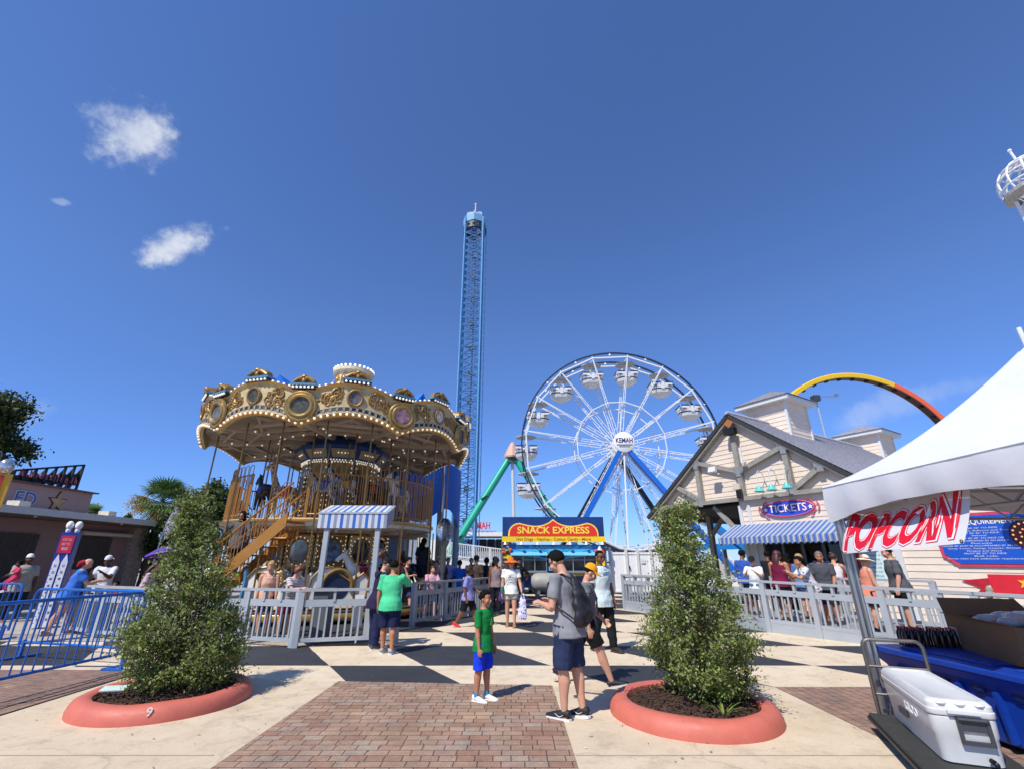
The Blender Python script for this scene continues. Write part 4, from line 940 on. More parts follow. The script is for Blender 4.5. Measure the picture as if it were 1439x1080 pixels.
# loop coaster
def loop():
    t=thing('loop_coaster','yellow and orange vertical loop coaster ring behind the ticket building','roller coaster',(32.3,41,0)); C_=V((0,0,9.15)); RL=8.95
    YL=mat('coaster_yellow','#e9be22',.4,var=.08); ORG=mat('coaster_orange','#e0643f',.4,var=.08); DKC=mat('coaster_dark','#33231f',.5,var=.2)
    def seg(a0,a1,n,m,mm):
        def q(r,a,y): return C_+V((r*sin(R(a)),y,r*cos(R(a))))
        prof=[(.16,-.48),(.26,-.44),(.26,-.27),(.1,-.25),(.1,.25),(.26,.27),(.26,.44),(.16,.48),(-.17,.44),(-.2,.36),(-.2,-.36),(-.17,-.44)]
        o=len(m.v)
        for i in range(n+1):
            for dr,y in prof: m.v.append(tuple(q(RL+dr,a0+(a1-a0)*i/n,y)))
        k=len(prof)
        for i in range(n):
            for j in range(k): m.f.append((o+i*k+j,o+i*k+(j+1)%k,o+(i+1)*k+(j+1)%k,o+(i+1)*k+j)); m.mi.append(mm if j!=9 else 2)
    m=MB(); seg(-150,-47,40,m,1); seg(-47,27.5,40,m,0); seg(27.5,150,50,m,1); m.build('ring_track',[YL,ORG,DKC],t)
    m=MB()
    for i in range(36):
        a=R(-150+300*i/35); m.box(C_+V(((RL-.25)*sin(a),0,(RL-.25)*cos(a))),(.22,.3,.2),M=Matrix.Rotation(a,3,'Y'))
    m.build('track_bolts',BLACK,t)
    m=MB(); m.box((0,0,.5),(10,3,1.0)); 
    for s in(-1,1): m.bar((s*5.5,0,0),(s*8.2,0,6.5),.5); m.bar((s*10.5,0,0),(s*8.2,0,6.5),.5)
    m.build('support_frame',DKC,t)
loop()
# white tower with a domed cage, right edge
def cage_tower():
    c=P(1448,243,28); t=thing('cage_tower','white lattice tower topped by a domed cage, at the right edge of the sky','tower',(c.x,28,0)); z=c.z-.6; w=mat('tower_white','#e6e6e6',.45,var=.05)
    m=MB(); lattice(m,(0,0,0),(0,0,z-1.0),1.9,24,.12,.06,x=(0,1,0)); m.build('lattice_shaft',w,t)
    m=MB(); m.box((0,0,z/2-.6),(1.1,1.1,z-1.4)); m.build('shaft_core',mat('tower_core_grey','#8d8d8b',.6,var=.4,scale=1.5),t)
    m=MB()
    for i in range(12):
        a=2*PI*i/12; m.tube([(2.0*cos(u)*cos(a),2.0*cos(u)*sin(a),z+2.0*sin(u)) for u in np.linspace(-.55,PI/2,10)],.085,5)
    for u in(-.2,.25,.65,1.05): m.tube([(2.0*cos(u)*cos(a),2.0*cos(u)*sin(a),z+2.0*sin(u)) for a in np.linspace(0,2*PI,24,endpoint=False)],.07,5,True)
    m.build('dome_cage',w,t)
    m=MB(); m.lathe([(1.3,z-1.5),(1.95,z-1.2),(1.95,z-.9),(1.3,z-.8)],n=24); m.build('cage_floor',[mat('cage_grey','#a7a29c',.6,var=.3)],t)
    m=MB(); m.tube([(-.6,0,z+1.9),(-.75,0,z+2.9)],.09,6); m.ell((-.75,0,z+2.95),.14); m.build('finial',w,t)
cage_tower()
# blue curved canopy behind the carousel
def blue_canopy():
    t=thing('curved_canopy','deep blue curved fabric canopy on grey posts behind the carousel','canopy',(-6.9,26.3,0),R(0)); m=MB(); r=3.95; n=40
    def q(rr,a,z): return V((rr*sin(a),-rr*cos(a),z))
    L0=[(r,6.75),(r+.04,6.0),(r+.02,5.0),(r-.02,4.4)]
    a0,a1=-1.75,1.9
    for i in range(n+1):
        a=a0+(a1-a0)*i/n
        for j,(rr,z) in enumerate([(r-1.6,6.9)]+L0): m.v.append(tuple(q(rr,a,z-(.9*(.5+.5*sin(i*.55)) if j==4 else 0)+(.9*sin(min(1,abs(a)/1.9)*1.2)*-1 if j==0 else -.5*abs(a)/1.9))))
    for i in range(n):
        for j in range(4): m.f.append((i*5+j,(i+1)*5+j,(i+1)*5+j+1,i*5+j+1)); m.mi.append(0)
    m.build('fabric',mat('blue_canvas','#1558ac',.7,var=.1),t,smooth=True)
    m=MB()
    for a in(-1.6,-.9,.2,1.0,1.55): b=MB(); p=q(r-.12,a,0); b.tube([p,p+V((0,0,6.4))],.17,8); b.build('post',mat('grey_post_paint','#8d9499',.5,var=.1),t,smooth=True)
    m=MB(); m.tube([q(r-.1,a0+(a1-a0)*i/20,5.9) for i in range(21)],.07,6); m.build('ring_beam',mat('grey_post_paint','',.5),t)
    # grey service core under the fabric
    m=MB(); m.lathe([(1.2,0),(1.2,6.8),(.2,7.1)],n=16); m.build('core',mat('core_grey','#7f868c',.6),t)
blue_canopy()
# ------------------------------------------------------------------ ticket building
UA=V((.53,-.848,0)); NA=V((.848,.53,0)); TB0=V((9.63,14.5,0)); TRZ=math.atan2(-.848,.53)
def sided_mat(name,c): return mat(name,c,.7,var=.07,scale=2.5,bump=.08,bscale=25)
SIDING=sided_mat('cream_lap_siding','#decdb9'); SHING=mat('grey_shingle','#a9a7ac',.9,var=.3,scale=7,bump=.4,bscale=45)
def clap(mb,o,x,y,nrm,left,right,h,step=.17,lap=.016,z0=0.0):
    # lap boards between two edge functions of height; nrm points outwards
    o,x,y,nrm=V(o),V(x),V(y),V(nrm); z=z0; zs=[z0]
    while zs[-1]<h-1e-6: zs.append(min(h,zs[-1]+step))
    for a,b in zip(zs,zs[1:]):
        l0,r0,l1,r1=left(a),right(a),left(b),right(b)
        if r0-l0<.02: continue
        if r1<l1: r1=l1=(l1+r1)/2
        p=[o+x*l0+y*a+nrm*lap,o+x*r0+y*a+nrm*lap,o+x*r1+y*b,o+x*l1+y*b]
        mb.add(p,[(0,1,2,3)]); mb.add([o+x*l0+y*a,o+x*r0+y*a,p[1],p[0]],[(0,1,2,3)])
def ticket_building():
    t=thing('ticket_building','cream sided ticket building with a timber truss gable and grey shingle roof','building',TB0,TRZ)
    X,Y_,Z=V((1,0,0)),V((0,1,0)),V((0,0,1)); s0=-2.45; za=6.69; zc=3.65; pit=.78; hw=(za-zc)/pit
    m=MB(); clap(m,(s0,0,zc),X,Z,-Y_,lambda z:-hw+z/pit,lambda z:hw-z/pit,za-zc); g=m.build('gable_wall',SIDING,t)
    m=MB()
    clap(m,(0,-.07,0),X,Z,-Y_,lambda z:-2.7,lambda z:-2.1,zc); clap(m,(0,-.07,2.55),X,Z,-Y_,lambda z:-2.1,lambda z:.35,zc-2.55); clap(m,(0,-.07,0),X,Z,-Y_,lambda z:-2.1,lambda z:.35,1.15); clap(m,(0,-.07,0),X,Z,-Y_,lambda z:.35,lambda z:8.0,zc)
    m.build('front_wall',SIDING,t)
    m=MB(); m.box((2.65,7.2,1.8),(10.66,14,3.6)); m.f=m.f; 
    # hollow: replace the block by thin walls round the ticket room
    m=MB(); m.box((-2.66,5,1.8),(.08,9.6,3.6)); m.box((8,7,1.8),(.1,13.6,3.6)); m.box((2.7,13.9,1.8),(10.7,.1,3.6)); m.box((2.7,3.4,1.8),(10.6,.08,3.6)); m.build('side_walls',SIDING,t)
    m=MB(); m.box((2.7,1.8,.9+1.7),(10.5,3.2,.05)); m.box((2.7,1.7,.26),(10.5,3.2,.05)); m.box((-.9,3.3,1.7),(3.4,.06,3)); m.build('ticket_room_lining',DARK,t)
    m=MB(); m.box((-.88,.02,1.14),(2.6,.5,.06)); m.box((-.88,-.2,1.08),(2.6,.05,.1)); m.build('counter',mat('counter_grey','#9a9c9e',.5),t)
    m=MB()
    for s in(-2.1,-1.47,-.86,-.25,.35): m.bar((s,-.02,1.15),(s,-.02,2.55),.07)
    m.bar((-2.13,-.02,2.53),(.38,-.02,2.53),.09); m.bar((-2.1,-.02,2.15),(.35,-.02,2.15),.05); m.build('window_frame',mat('frame_grey_green','#6c746f',.5),t)
    m=MB(); m.quad((-2.1,.08,1.17),(.35,.08,1.17),(.35,.08,2.5),(-2.1,.08,2.5)); gl=m.build('window_glass',mat('ticket_glass','#9fb0b5',.05,var=0,trans=1.0),t)
    m=MB()
    for s in(-1.75,-1.15,-.55,.05): m.box((s,-.05,2.28),(.2,.01,.14))
    m.build('price_cards',WHITE,t)
    for s,w in((-2.68,.12),(-2.35,.1),(.47,.14),(1.62,.16)): m=MB(); m.box((s,-.10,1.8),(w,.05,3.3)); m.build('white_pilaster',WHITE,t)
    # timber truss
    m=MB(); yy=-.13
    def bm_(a,b,w=.2,d=.18,y=yy): m.bar((a[0],y,a[1]),(b[0],y,b[1]),w,d,ref=(0,1,0)) 
    e=hw+.42; ze=zc-.42*pit
    for s in(-1,1): bm_((s0,za-.06),(s0+s*e,ze-.06),.16,.24)
    bm_((s0,za-.3),(s0,zc+.05),.17,.15,yy-.002); bm_((s0-hw,zc),(s0+hw,zc),.14,.2,yy-.01)
    for s in(-1,1):
        p=s0+s*1.72; zt=za-1.72*pit-.15; bm_((p,zt),(p,zc+.1),.16,.16,yy-.003); bm_((s0+s*.1,zc+1.0),(p-s*.06,zt-.02),.15,.15,yy+.001)
        q=s0+s*2.75; bm_((p+s*.1,zc+.15),(q,za-2.75*pit-.16),.15,.15,yy+.002)
    m.build('timber_truss',TIMBER,t)
    m=MB()
    for c in[(s0,zc+1.0),(s0+1.72,za-1.72*pit-.18),(s0-1.72,za-1.72*pit-.18),(s0+2.72,za-2.72*pit-.14),(s0+1.72,zc+.14),(s0-1.72,zc+.1),(s0+3.5,za-3.5*pit-.1)]:
        m.box((c[0],yy-.095,c[1]),(.34,.012,.24)); m.box((c[0],yy-.101,c[1]-.08),(.18,.012,.3))
        for i in(-1,1):
            for j in(-1,1): m.bulb((c[0]+i*.12,yy-.11,c[1]+j*.07),.018)
    m.build('steel_gusset_plates',mat('gusset_steel','#8d9092',.7,metal=.3,var=.2,scale=12),t)
    m=MB(); m.box((s0+.02,-.30,za-.62),(.42,.22,.24)); m.build('speaker',BLACK,t)
    m=MB(); m.box((s0-.02,-.25,za-.26),(.3,.02,.3),M=Matrix.Rotation(R(45),3,'Y')); m.build('rusty_apex_plate',mat('rust','#a5683c',.85,var=.4,scale=20),t)
    # roof
    for s,nm in((1,'right_roof_slope'),(-1,'left_roof_slope')):
        m=MB(); L_=math.hypot(e+.1,(e+.1)*pit); dn=V((s*1,0,-pit)).normalized(); nr=V((s*pit,0,1)).normalized(); o=V((s0,-.30,za+.09))+dn*L_; yd=-dn
        clap(m,o,Y_,yd,nr,lambda z:0,lambda z:15.2,L_,.15,.02); m.build('roof_slope',SHING,t)
        m=MB(); m.prism([(0,0),(0,-.1),(15.2,-.1),(15.2,0)],o-nr*.02-dn*.0,Y_,nr,yd*L_); m.build('roof_deck',mat('roof_edge_dark','#33322f',.7,var=.2),t)
    m=MB(); m.tube([(s0,-.30,za+.12),(s0,14.7,za+.12)],.07,6); m.build('ridge_cap',SHING,t)
    m=MB(); m.box((5,7,3.72),(6.3,14.4,.12)); m.build('side_roof',SHING,t)
    # porch under the left half
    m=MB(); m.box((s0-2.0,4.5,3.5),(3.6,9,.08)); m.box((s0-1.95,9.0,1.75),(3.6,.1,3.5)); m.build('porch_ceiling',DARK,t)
    for y in(-.15,3,6):
        m=MB(); m.bar((s0-3.75,y,0),(s0-3.75,y,3.55),.2); m.bar((s0-3.75,y,2.6),(s0-2.9,y,3.5),.14); m.build('porch_post',TIMBER,t)
        m=MB(); m.bar((-2.85,y+.2,2.4),(-3.8,y+.2,3.5),.14); m.build('knee_brace',TIMBER,t)
    # cupolas
    for y,h0,h1 in((3.28,7.62,8.36),(11.4,7.4,8.05)):
        w=.8; m=MB(); b=5.6
        for a in range(4):
            M=Matrix.Rotation(a*PI/2,3,'Z'); clap(m,V((s0,y,b))+M@V((-w,-w,0)),M@X,Z,M@(-Y_),lambda z:0,lambda z:2*w,h0-b,.17)
        c=m.build('cupola',SIDING,t)
        m=MB()
        for i in(-1,1):
            for j in(-1,1): m.bar((s0+i*w,y+j*w,b),(s0+i*w,y+j*w,h0),.09)
        m.box((s0,y,h0+.02),(2*w+.62,2*w+.62,.16)); m.build('trim',WHITE,c)
        m=MB(); q=w+.36
        for a in range(4):
            M=Matrix.Rotation(a*PI/2,3,'Z'); d=(V((0,q,h1-h0-.1))).normalized(); L_=math.hypot(q,h1-h0-.1); clap(m,V((s0,y,h0+.1))+M@V((0,-q,0)),M@X,M@d,M@V((0,-d.z,d.y)),lambda z:-q+z*q/L_,lambda z:q-z*q/L_,L_,.13,.018)
        m.build('cupola_roof',SHING,c)
    # wall boards and sign
    m=MB(); c=V((-1.02,-.09,3.2)); m.prism([(.82*cos(a),.25*sin(a)) for a in np.linspace(0,2*PI,40,endpoint=False)],c,X,Z,-Y_*.05); sg=m.build('ticket_sign',mat('sign_blue','#2a52c4',.4,var=.05),t)
    m=MB(); m.tube([c-Y_*.05+X*(.82*cos(a))+Z*(.25*sin(a)) for a in np.linspace(0,2*PI,40,endpoint=False)],.022,6,True)
    for s in(-1,1):
        for u in(-1,1): m.tube([c-Y_*.04+X*(s*(.66+.2*i/5))+Z*(u*(.24-.14*i/5+.05*sin(i))) for i in range(6)],.02,5)
        m.tube([c-Y_*.04+X*(s*.9)+Z*(.13*cos(a)) +X*(s*.06*sin(a)) for a in np.linspace(0,PI,8)],.022,5)
    m.build('scroll_border',mat('sign_rose','#d4526c',.45),sg)
    m=MB(); m.text('TICKETS',c-Y_*.052,X,Z,.34,.012,.022,width=1.24); m.build('rose_letter_outline',mat('sign_rose','',.45),sg)  # wider rose letters behind the cream ones, a painted outline
    m=MB(); m.text('TICKETS',c-Y_*.062,X,Z,.34,.012,.004,width=1.2)
    for s in(-1,1): m.prism([((.08 if i%2==0 else .035)*sin(i*PI/5),(.08 if i%2==0 else .035)*cos(i*PI/5)) for i in range(10)],c+X*(s*.72)-Y_*.05,X,Z,-Y_*.02)
    m.build('lettering',mat('sign_cream','#f3e9e4',.45,var=.02),sg)
    TEAL=mat('teal_lamp_enamel','#56bdb6',.35,var=.06)
    for s in(-1.62,-1.2,-.7):
        m=MB(); m.lathe([(.02,.10),(.06,.09),(.08,.02),(.17,-.08),(.165,-.085),(.07,.0)],(s,-.52,3.86),n=16); l=m.build('gooseneck_lamp',TEAL,t,smooth=True)
        m=MB(); m.tube([(s+.02,-.05,4.05),(s+.02,-.2,4.42),(s,-.38,4.5),(s,-.5,4.4),(s,-.52,3.95)],.013,6); m.build('arm',mat('lamp_arm_pale','#c9ccc8',.4),l)
    for s in(4.2,): 
        m=MB(); m.lathe([(.03,.14),(.09,.12),(.12,.03),(.26,-.12),(.25,-.125),(.1,.0)],(s,-.55,2.95),n=18); l=m.build('gooseneck_lamp',TEAL,t,smooth=True); m=MB(); m.tube([(s,-.08,3.2),(s,-.3,3.5),(s,-.55,3.4),(s,-.55,3.05)],.016,6); m.build('arm',mat('lamp_arm_pale','',.4),l)
    # flood light, camera box, electric box
    m=MB(); m.box((s0-.85,-.45,zc+1.12),(.3,.12,.2),M=Matrix.Rotation(R(-20),3,'X')); m.bar((s0-.7,-.3,zc+.95),(s0-.85,-.42,zc+1.1),.04); m.build('flood_light',WHITE,t)
    m=MB(); m.box((s0-.08,-.33,zc+.42),(.26,.1,.2)); m.build('junction_box',mat('box_beige','#cbbfae',.5),t); m=MB(); m.box((s0-.02,-.32,zc+.16),(.18,.12,.28)); m.build('dark_box',BLACK,t)
    m=MB(); m.tube([(s0+.3,-.35,zc+1.2),(s0+.3,-.35,zc+1.75)],.045,7); m.bar((s0+.3,-.3,zc+1.1),(s0+.42,-.35,zc+1.25),.07); m.build('antenna',mat('antenna_pale','#d8d4cc',.5),t)
    return t
TBD=ticket_building()
def stripes_awning(t,x0,x1,y0,y1,z0,z1,vz,mats,n,scal,name='fabric',valance='valance'):
    m=MB(); pat=[0,1,0,2] if n<40 else [1,0,1,2]
    for i in range(n):
        a,b=x0+(x1-x0)*i/n,x0+(x1-x0)*(i+1)/n; m.m=pat[i%4]
        m.quad((a,y0,z0),(b,y0,z0),(b,y1,z1),(a,y1,z1))
    for x in(x0,x1): m.m=1; m.quad((x,y0,z0),(x,y1,z1),(x,y1,z0-.1),(x,y0,z0-vz))
    o=m.build(name,mats,t); m=MB()
    for i in range(n):
        a,b=x0+(x1-x0)*i/n,x0+(x1-x0)*(i+1)/n; m.m=pat[i%4]
        d=lambda x: vz-(scal*abs(sin((x-x0)/(x1-x0)*PI*n/4)) if scal else 0)
        for q in range(2):
            u,v=a+(b-a)*q/2,a+(b-a)*(q+1)/2; w=.02*sin(u*9) if scal else 0; m.quad((u,y0-.003,z0),(v,y0-.003,z0),(v,y0-.003-w,z0-d(v)),(u,y0-.003-w,z0-d(u)))
    m.build(valance,mats,t); return o
AWN=[mat('awning_white','#c3c7cc',.75,var=.05),mat('awning_grey','#868c9b',.75,var=.06),mat('awning_blue','#2a63b8',.7,var=.06)]
aw=thing('striped_awning','long blue and white striped awning with a scalloped edge above the ticket counter','awning',TB0,TRZ)
AWN2=[mat('awning_pale_grey','#b4bac2',.75,var=.06),mat('awning_slate','#7b8294',.75,var=.06),AWN[2]]
stripes_awning(aw,-3.05,1.25,-1.1,-.09,2.33,2.78,.25,AWN2,104,.06)
m=MB(); m.bar((-3.03,-1.08,2.31),(1.23,-1.08,2.31),.03); 
for s in(-2.6,.9): m.bar((s,.1,2.1),(s,-1.08,2.31),.025)
m.build('frame',STEEL,aw)
def list_board():
    t=thing('price_board','white price board in a red and black frame on the ticket building wall','sign',TB0,TRZ); X,Z=V((1,0,0)),V((0,0,1)); c=V((1.04,-.13,1.52)); M=Matrix.Rotation(R(0),3,'Y')
    m=MB(); m.box(c,(.86,.06,1.3)); m.build('frame',BLACK,t); m=MB(); m.box(c-V((0,.035,0)),(.8,.02,1.24)); m.build('red_border',RED,t)
    m=MB(); m.box(c-V((.0,.048,0)),(.66,.012,1.12)); m.build('panel',mat('board_peach','#e9d3c0',.5,var=.05),t)
    m=MB(); m.prism([(.3*cos(a),.5*sin(a)) for a in np.linspace(0,2*PI,20,endpoint=False)],c-V((0,.056,0)),X,Z,V((0,-.003,0))); m.build('pale_oval',mat('board_aqua','#cfe0dd',.5),t)
    m=MB()
    for i,(s,w) in enumerate([('ALL DAY RIDE PASS',.42),('ADULTS 24.99',.34),('CHILDREN 21.99',.36),('SINGLE RIDES',.3),('CAROUSEL 5.00',.36),('WHEEL 5.00',.3),('TRAIN 5.00',.3),('TOWER 6.00',.3),('NO REFUNDS',.26)]): m.text(s,c+V((0,-.062,.44-.105*i)),X,Z,.06,.001,.004,width=w)
    m.build('lettering',mat('board_teal_ink','#3f8f94',.5),t)
list_board()
def height_board():
    t=thing('height_board','blue height requirements board with a red scalloped border on the cream wall','sign',TB0,TRZ); X,Z=V((1,0,0)),V((0,0,1)); c=V((3.85,-.1,2.1)); w,h=1.3,.56
    def shape(g): 
        p=[(-w-.0-g,h+g),(w+g,h+g),(w+g,-h-g)]
        p+=[(-w+.28-g+ -.04*i+ (.03 if i%2 else 0),-h-g+.035*i) for i in range(7)]; return p
    m=MB(); m.prism(shape(.05),c,X,Z,V((0,-.03,0))); m.build('border',mat('board_crimson','#cf3a54',.45),t)
    m=MB(); m.prism(shape(-.01),c-V((0,.031,0)),X,Z,V((0,-.012,0))); m.build('panel',mat('board_blue','#1652b8',.4,var=.04),t)
    m=MB(); m.text('HEIGHT REQUIREMENTS',c+V((-.5,-.045,.40)),X,Z,.17,.003,.012,width=1.6); m.build('title',mat('board_cream_ink','#efe6c8',.5),t)
    m=MB(); ln=['MUST BE 36" TO RIDE','Carousel, Train, Balloons and Teacups','MUST BE 42" TO RIDE','Wheel','MUST BE 48" TO RIDE OR','BE ACCOMPANIED BY AN ADULT','Pharaohs','UNDER 48" MUST BE ACCOMPANIED BY AN ADULT','Drop Tower, Swings, Coaster, Bounce','Dragon and Wave','MUST BE 52" TO RIDE','Bull ride','Some rides have additional requirements']
    for i,s in enumerate(ln): m.text(s,c+V((-.5,-.045,.26-.058*i)),X,Z,.045,.002,.005,width=.034*len(s)+.1)
    m.build('lettering',WHITE,t)
    m=MB(); m.lathe([(0,-.06),(.3,-.06),(.34,-.02),(.3,.02),(0,.03)],c+V((.36,-.06,.08)),n=24,M=Matrix.Rotation(PI/2,3,'X')); d=m.build('round_medallion',mat('medallion_maroon','#5a2118',.4,var=.2),t,smooth=True)
    m=MB(); 
    for i in range(16): m.bulb(c+V((.36+.25*cos(i*.393),-.13,.08+.25*sin(i*.393))),.022)
    for i in range(9): m.bulb(c+V((.36+.13*cos(i*.7),-.13,.08+.13*sin(i*.7))),.02)
    m.build('bulbs',mat('amber_bulb','#ffb37a',.3,var=0,emit=.8),d)
    t=thing('star_ribbon','red painted ribbon with a gold star on the cream wall below the height board','sign',TB0,TRZ); c=V((3.75,-.09,1.12))
    m=MB(); m.prism([(-.5,-.22),(1.1,-.2),(1.1,.2),(-.5,.2)],c,X,Z,V((0,-.02,0))); m.build('band',mat('ribbon_red','#d0202e',.5,var=.08),t)
    m=MB(); m.prism([(-1.0,.05),(-.48,.12),(-.48,.0),(-.62,-.06)],c+V((0,-.0,0)),X,Z,V((0,-.012,0))); m.prism([(-1.0,.03),(-.6,-.07),(-.48,-.24),(-.85,-.28),(-.68,-.12)],c,X,Z,V((0,-.014,0))); m.prism([(-.85,-.27),(.3,-.27),(.3,-.2),(-.5,-.2)],c,X,Z,V((0,-.008,0))); m.build('tails',mat('ribbon_dark_red','#b51a28',.5,var=.1),t)
    m=MB(); m.prism([((.14 if i%2==0 else .06)*sin(i*PI/5+.2),(.14 if i%2==0 else .06)*cos(i*PI/5+.2)) for i in range(10)],c+V((.1,-.021,.02)),X,Z,V((0,-.015,0))); m.build('star',mat('star_gold','#f0b429',.45),t)
height_board()
# ------------------------------------------------------------------ fences
def fence(name,label,pts,z_of=lambda u:(0,1.05),skirt=0,style='pale',spacing=.125,gate=False,postends=True):
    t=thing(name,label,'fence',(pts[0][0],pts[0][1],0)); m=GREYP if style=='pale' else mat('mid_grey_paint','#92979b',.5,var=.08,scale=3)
    seg=[(V((*a,0)),V((*b,0))) for a,b in zip(pts,pts[1:])]; tot=sum((b-a).length for a,b in seg); run=0
    rails=MB(); caps=MB(); bal=MB(); sk=MB()
    for i,(a,b) in enumerate(seg):
        L_=(b-a).length; d=(b-a)/L_; n=V((-d.y,d.x,0))
        za,ha=z_of(run/tot); zb,hb=z_of((run+L_)/tot); run+=L_
        def at(s,h,base=True): z=za+(zb-za)*s/L_; H=ha+(hb-ha)*s/L_; return a+d*s+V((0,0,z+h*H/1.05))
        caps.bar(at(-.02,1.05),at(L_+.02,1.05),.13,.05,ref=(0,0,1)); rails.bar(at(.0,.80),at(L_,.80),.05,.13,ref=(0,0,1)); rails.bar(at(0,.13),at(L_,.13),.05,.07,ref=(0,0,1))
        k=int(L_/spacing)
        for j in range(1,k): s=L_*j/k; bal.bar(at(s,.16),at(s,.76),.034,.034,ref=d)
        for s in(L_*.33,L_*.67): bal.bar(at(s,.83),at(s,1.03),.09,.05,ref=d)
        if skirt: sk.prism([(0,0),(L_,0),(L_,za*0+zb+.12),(0,za+.12)],a+n*.02-V((0,0,0)),d,V((0,0,1)),n*-.04)
        ps=[0] if i else [0]
        for s in ([0,L_] if i==len(seg)-1 else [0]):
            p=MB(); q=a+d*s; z=za+(zb-za)*s/L_; H=ha+(hb-ha)*s/L_; p.bar(q,q+V((0,0,z+H*1.005)),.115,.115,ref=d); p.build('post',m,t,world=True)
    caps.build('cap_rail',mat('cap_grey','#a2a6a9',.5,var=.08,scale=3) if style=='pale' else m,t,world=True); rails.build('rails',m,t,world=True); bal.build('balusters',m,t,world=True)
    if skirt: sk.build('skirt_board',m,t,world=True)
    return t
fence('queue_fence','long pale grey fence in front of the left queue, ending at the shrub',[(-10.75,12.3),(-9.3,11.5),(-7.9,10.95),(-6.9,10.75),(-5.65,10.72)])
fence('queue_fence','short pale grey fence between the left shrub and the gate post',[(-5.62,10.72),(-4.4,10.38)])
fence('queue_fence','pale grey gate panel behind the boy in the mint shirt',[(-4.34,10.34),(-2.45,10.86)])
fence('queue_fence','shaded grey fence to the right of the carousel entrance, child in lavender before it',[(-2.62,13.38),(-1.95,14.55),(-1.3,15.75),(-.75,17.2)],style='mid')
FP=[(3.95,17.6),(4.75,15.95),(5.5,14.2),(6.24,12.39),(6.87,11.44),(7.6,10.3),(8.4,9.1),(9.2,7.9),(10.2,6.4)]
fence('ramp_fence','pale grey ramp fence with a skirt board along the ticket queue',FP,lambda u:(.22-.2*u,1.0) if u>.35 else (.15,.98),skirt=1,spacing=.14)
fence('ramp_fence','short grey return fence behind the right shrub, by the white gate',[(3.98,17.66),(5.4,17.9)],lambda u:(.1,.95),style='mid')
fence('inner_rail','grey inner queue rail behind the ramp fence, below the price board',[tuple((V((6.24,12.39,0))+UA*s+NA*2.2).xy) for s in(-1.0,.8,2.7)],lambda u:(.18,1.0))
m=MB(); m.prism([(4.1,17.5),(6.3,12.5),(10.2,6.6),(13.0,8.5),(9.8,14.6),(6.6,19.2)],(0,0,.0),(1,0,0),(0,1,0),(0,0,.17)); o=m.build('ticket_deck',mat('deck_grey_boards','#8d8f90',.7,var=.15,scale=4)); o['kind']='structure'
ps=thing('paper_notice','white paper notice hung on the fence behind the right shrub','sign',(4.9,16.2,0)); m=MB(); m.box((0,-.1,.86),(.62,.02,.42),rz=R(-60)); m.build('sheet',WHITE,ps); m=MB(); m.box((-.012,-.112,.9),(.3,.01,.1),rz=R(-60)); m.build('print',mat('print_grey','#777777',.6),ps)
# blue crowd barriers
BB=mat('barrier_blue','#1a5fb0',.35,var=.1,scale=6)
def barrier(label,a,b,group='blue crowd barriers'):
    a,b=V((*a,0)),V((*b,0)); L_=(b-a).length; d=(b-a)/L_; t=thing('crowd_barrier',label,'barrier',a,math.atan2(d.y,d.x),group); r=.14
    fr=[(0,0,.2),(0,0,1.13-r)]+[(r-r*cos(x),0,1.13-r+r*sin(x)) for x in np.linspace(0,PI/2,6)]+[(L_-r+r*sin(x),0,1.13-r+r*cos(x)) for x in np.linspace(0,PI/2,6)]+[(L_,0,.2)]
    m=MB(); m.tube(fr,.024,8); m.tube([(0,0,.26),(L_,0,.26)],.02,8); m.build('frame',BB,t,smooth=True)
    m=MB(); n=int(L_/.135)
    for i in range(1,n): x=L_*i/n; m.tube([(x,0,.26),(x,0,1.12)],.0105,6)
    m.build('bars',BB,t,smooth=True)
    for x in(.12,L_-.12):
        m=MB(); m.bar((x,0,.02),(x,0,.3),.045); m.bar((x,-.32,.025),(x,.32,.025),.06,.025); m.build('foot',BB,t)
barrier('front blue barrier running towards the camera at the left edge',(-6.15,8.42),(-6.42,6.0))
barrier('rear blue barrier running left behind the front one',(-6.28,8.62),(-8.9,9.35))
barrier('far blue barrier at the left edge beside the man in the white cap',(-11.0,11.2),(-13.4,11.4))
# booth awning in front of the carousel
bt=thing('booth_awning','small blue and white striped booth awning on two grey posts before the carousel','awning',(-3.95,11.75,0),R(3))
stripes_awning(bt,-.84,.84,0,.85,2.74,3.0,.37,AWN,22,0)
for x in(-.62,.62): m=MB(); m.bar((x,.1,0),(x,.1,2.74),.115); m.build('post',GREYP,bt)
m=MB(); m.bar((-.84,.0,2.73),(.84,.0,2.73),.04); m.bar((-.84,.85,2.98),(.84,.85,2.98),.04)
for x in(-.84,.84,-.62,.62): m.bar((x,0,2.73),(x,.85,2.98),.035)
m.build('frame',GREYP,bt)
pd=thing('operator_podium','dark grey podium with a white notice behind the gate panel','podium',(-4.2,11.2,0)); m=MB(); m.box((0,0,.5),(.32,.4,1.0)); m.box((0,-.02,1.02),(.4,.48,.05)); m.build('cabinet',mat('podium_grey','#54585c',.55,var=.1),pd); m=MB(); m.box((.9,-.33,.62),(.2,.015,.62)); m.bar((.9,-.3,0),(.9,-.3,.9),.04); m.build('notice',WHITE,pd)
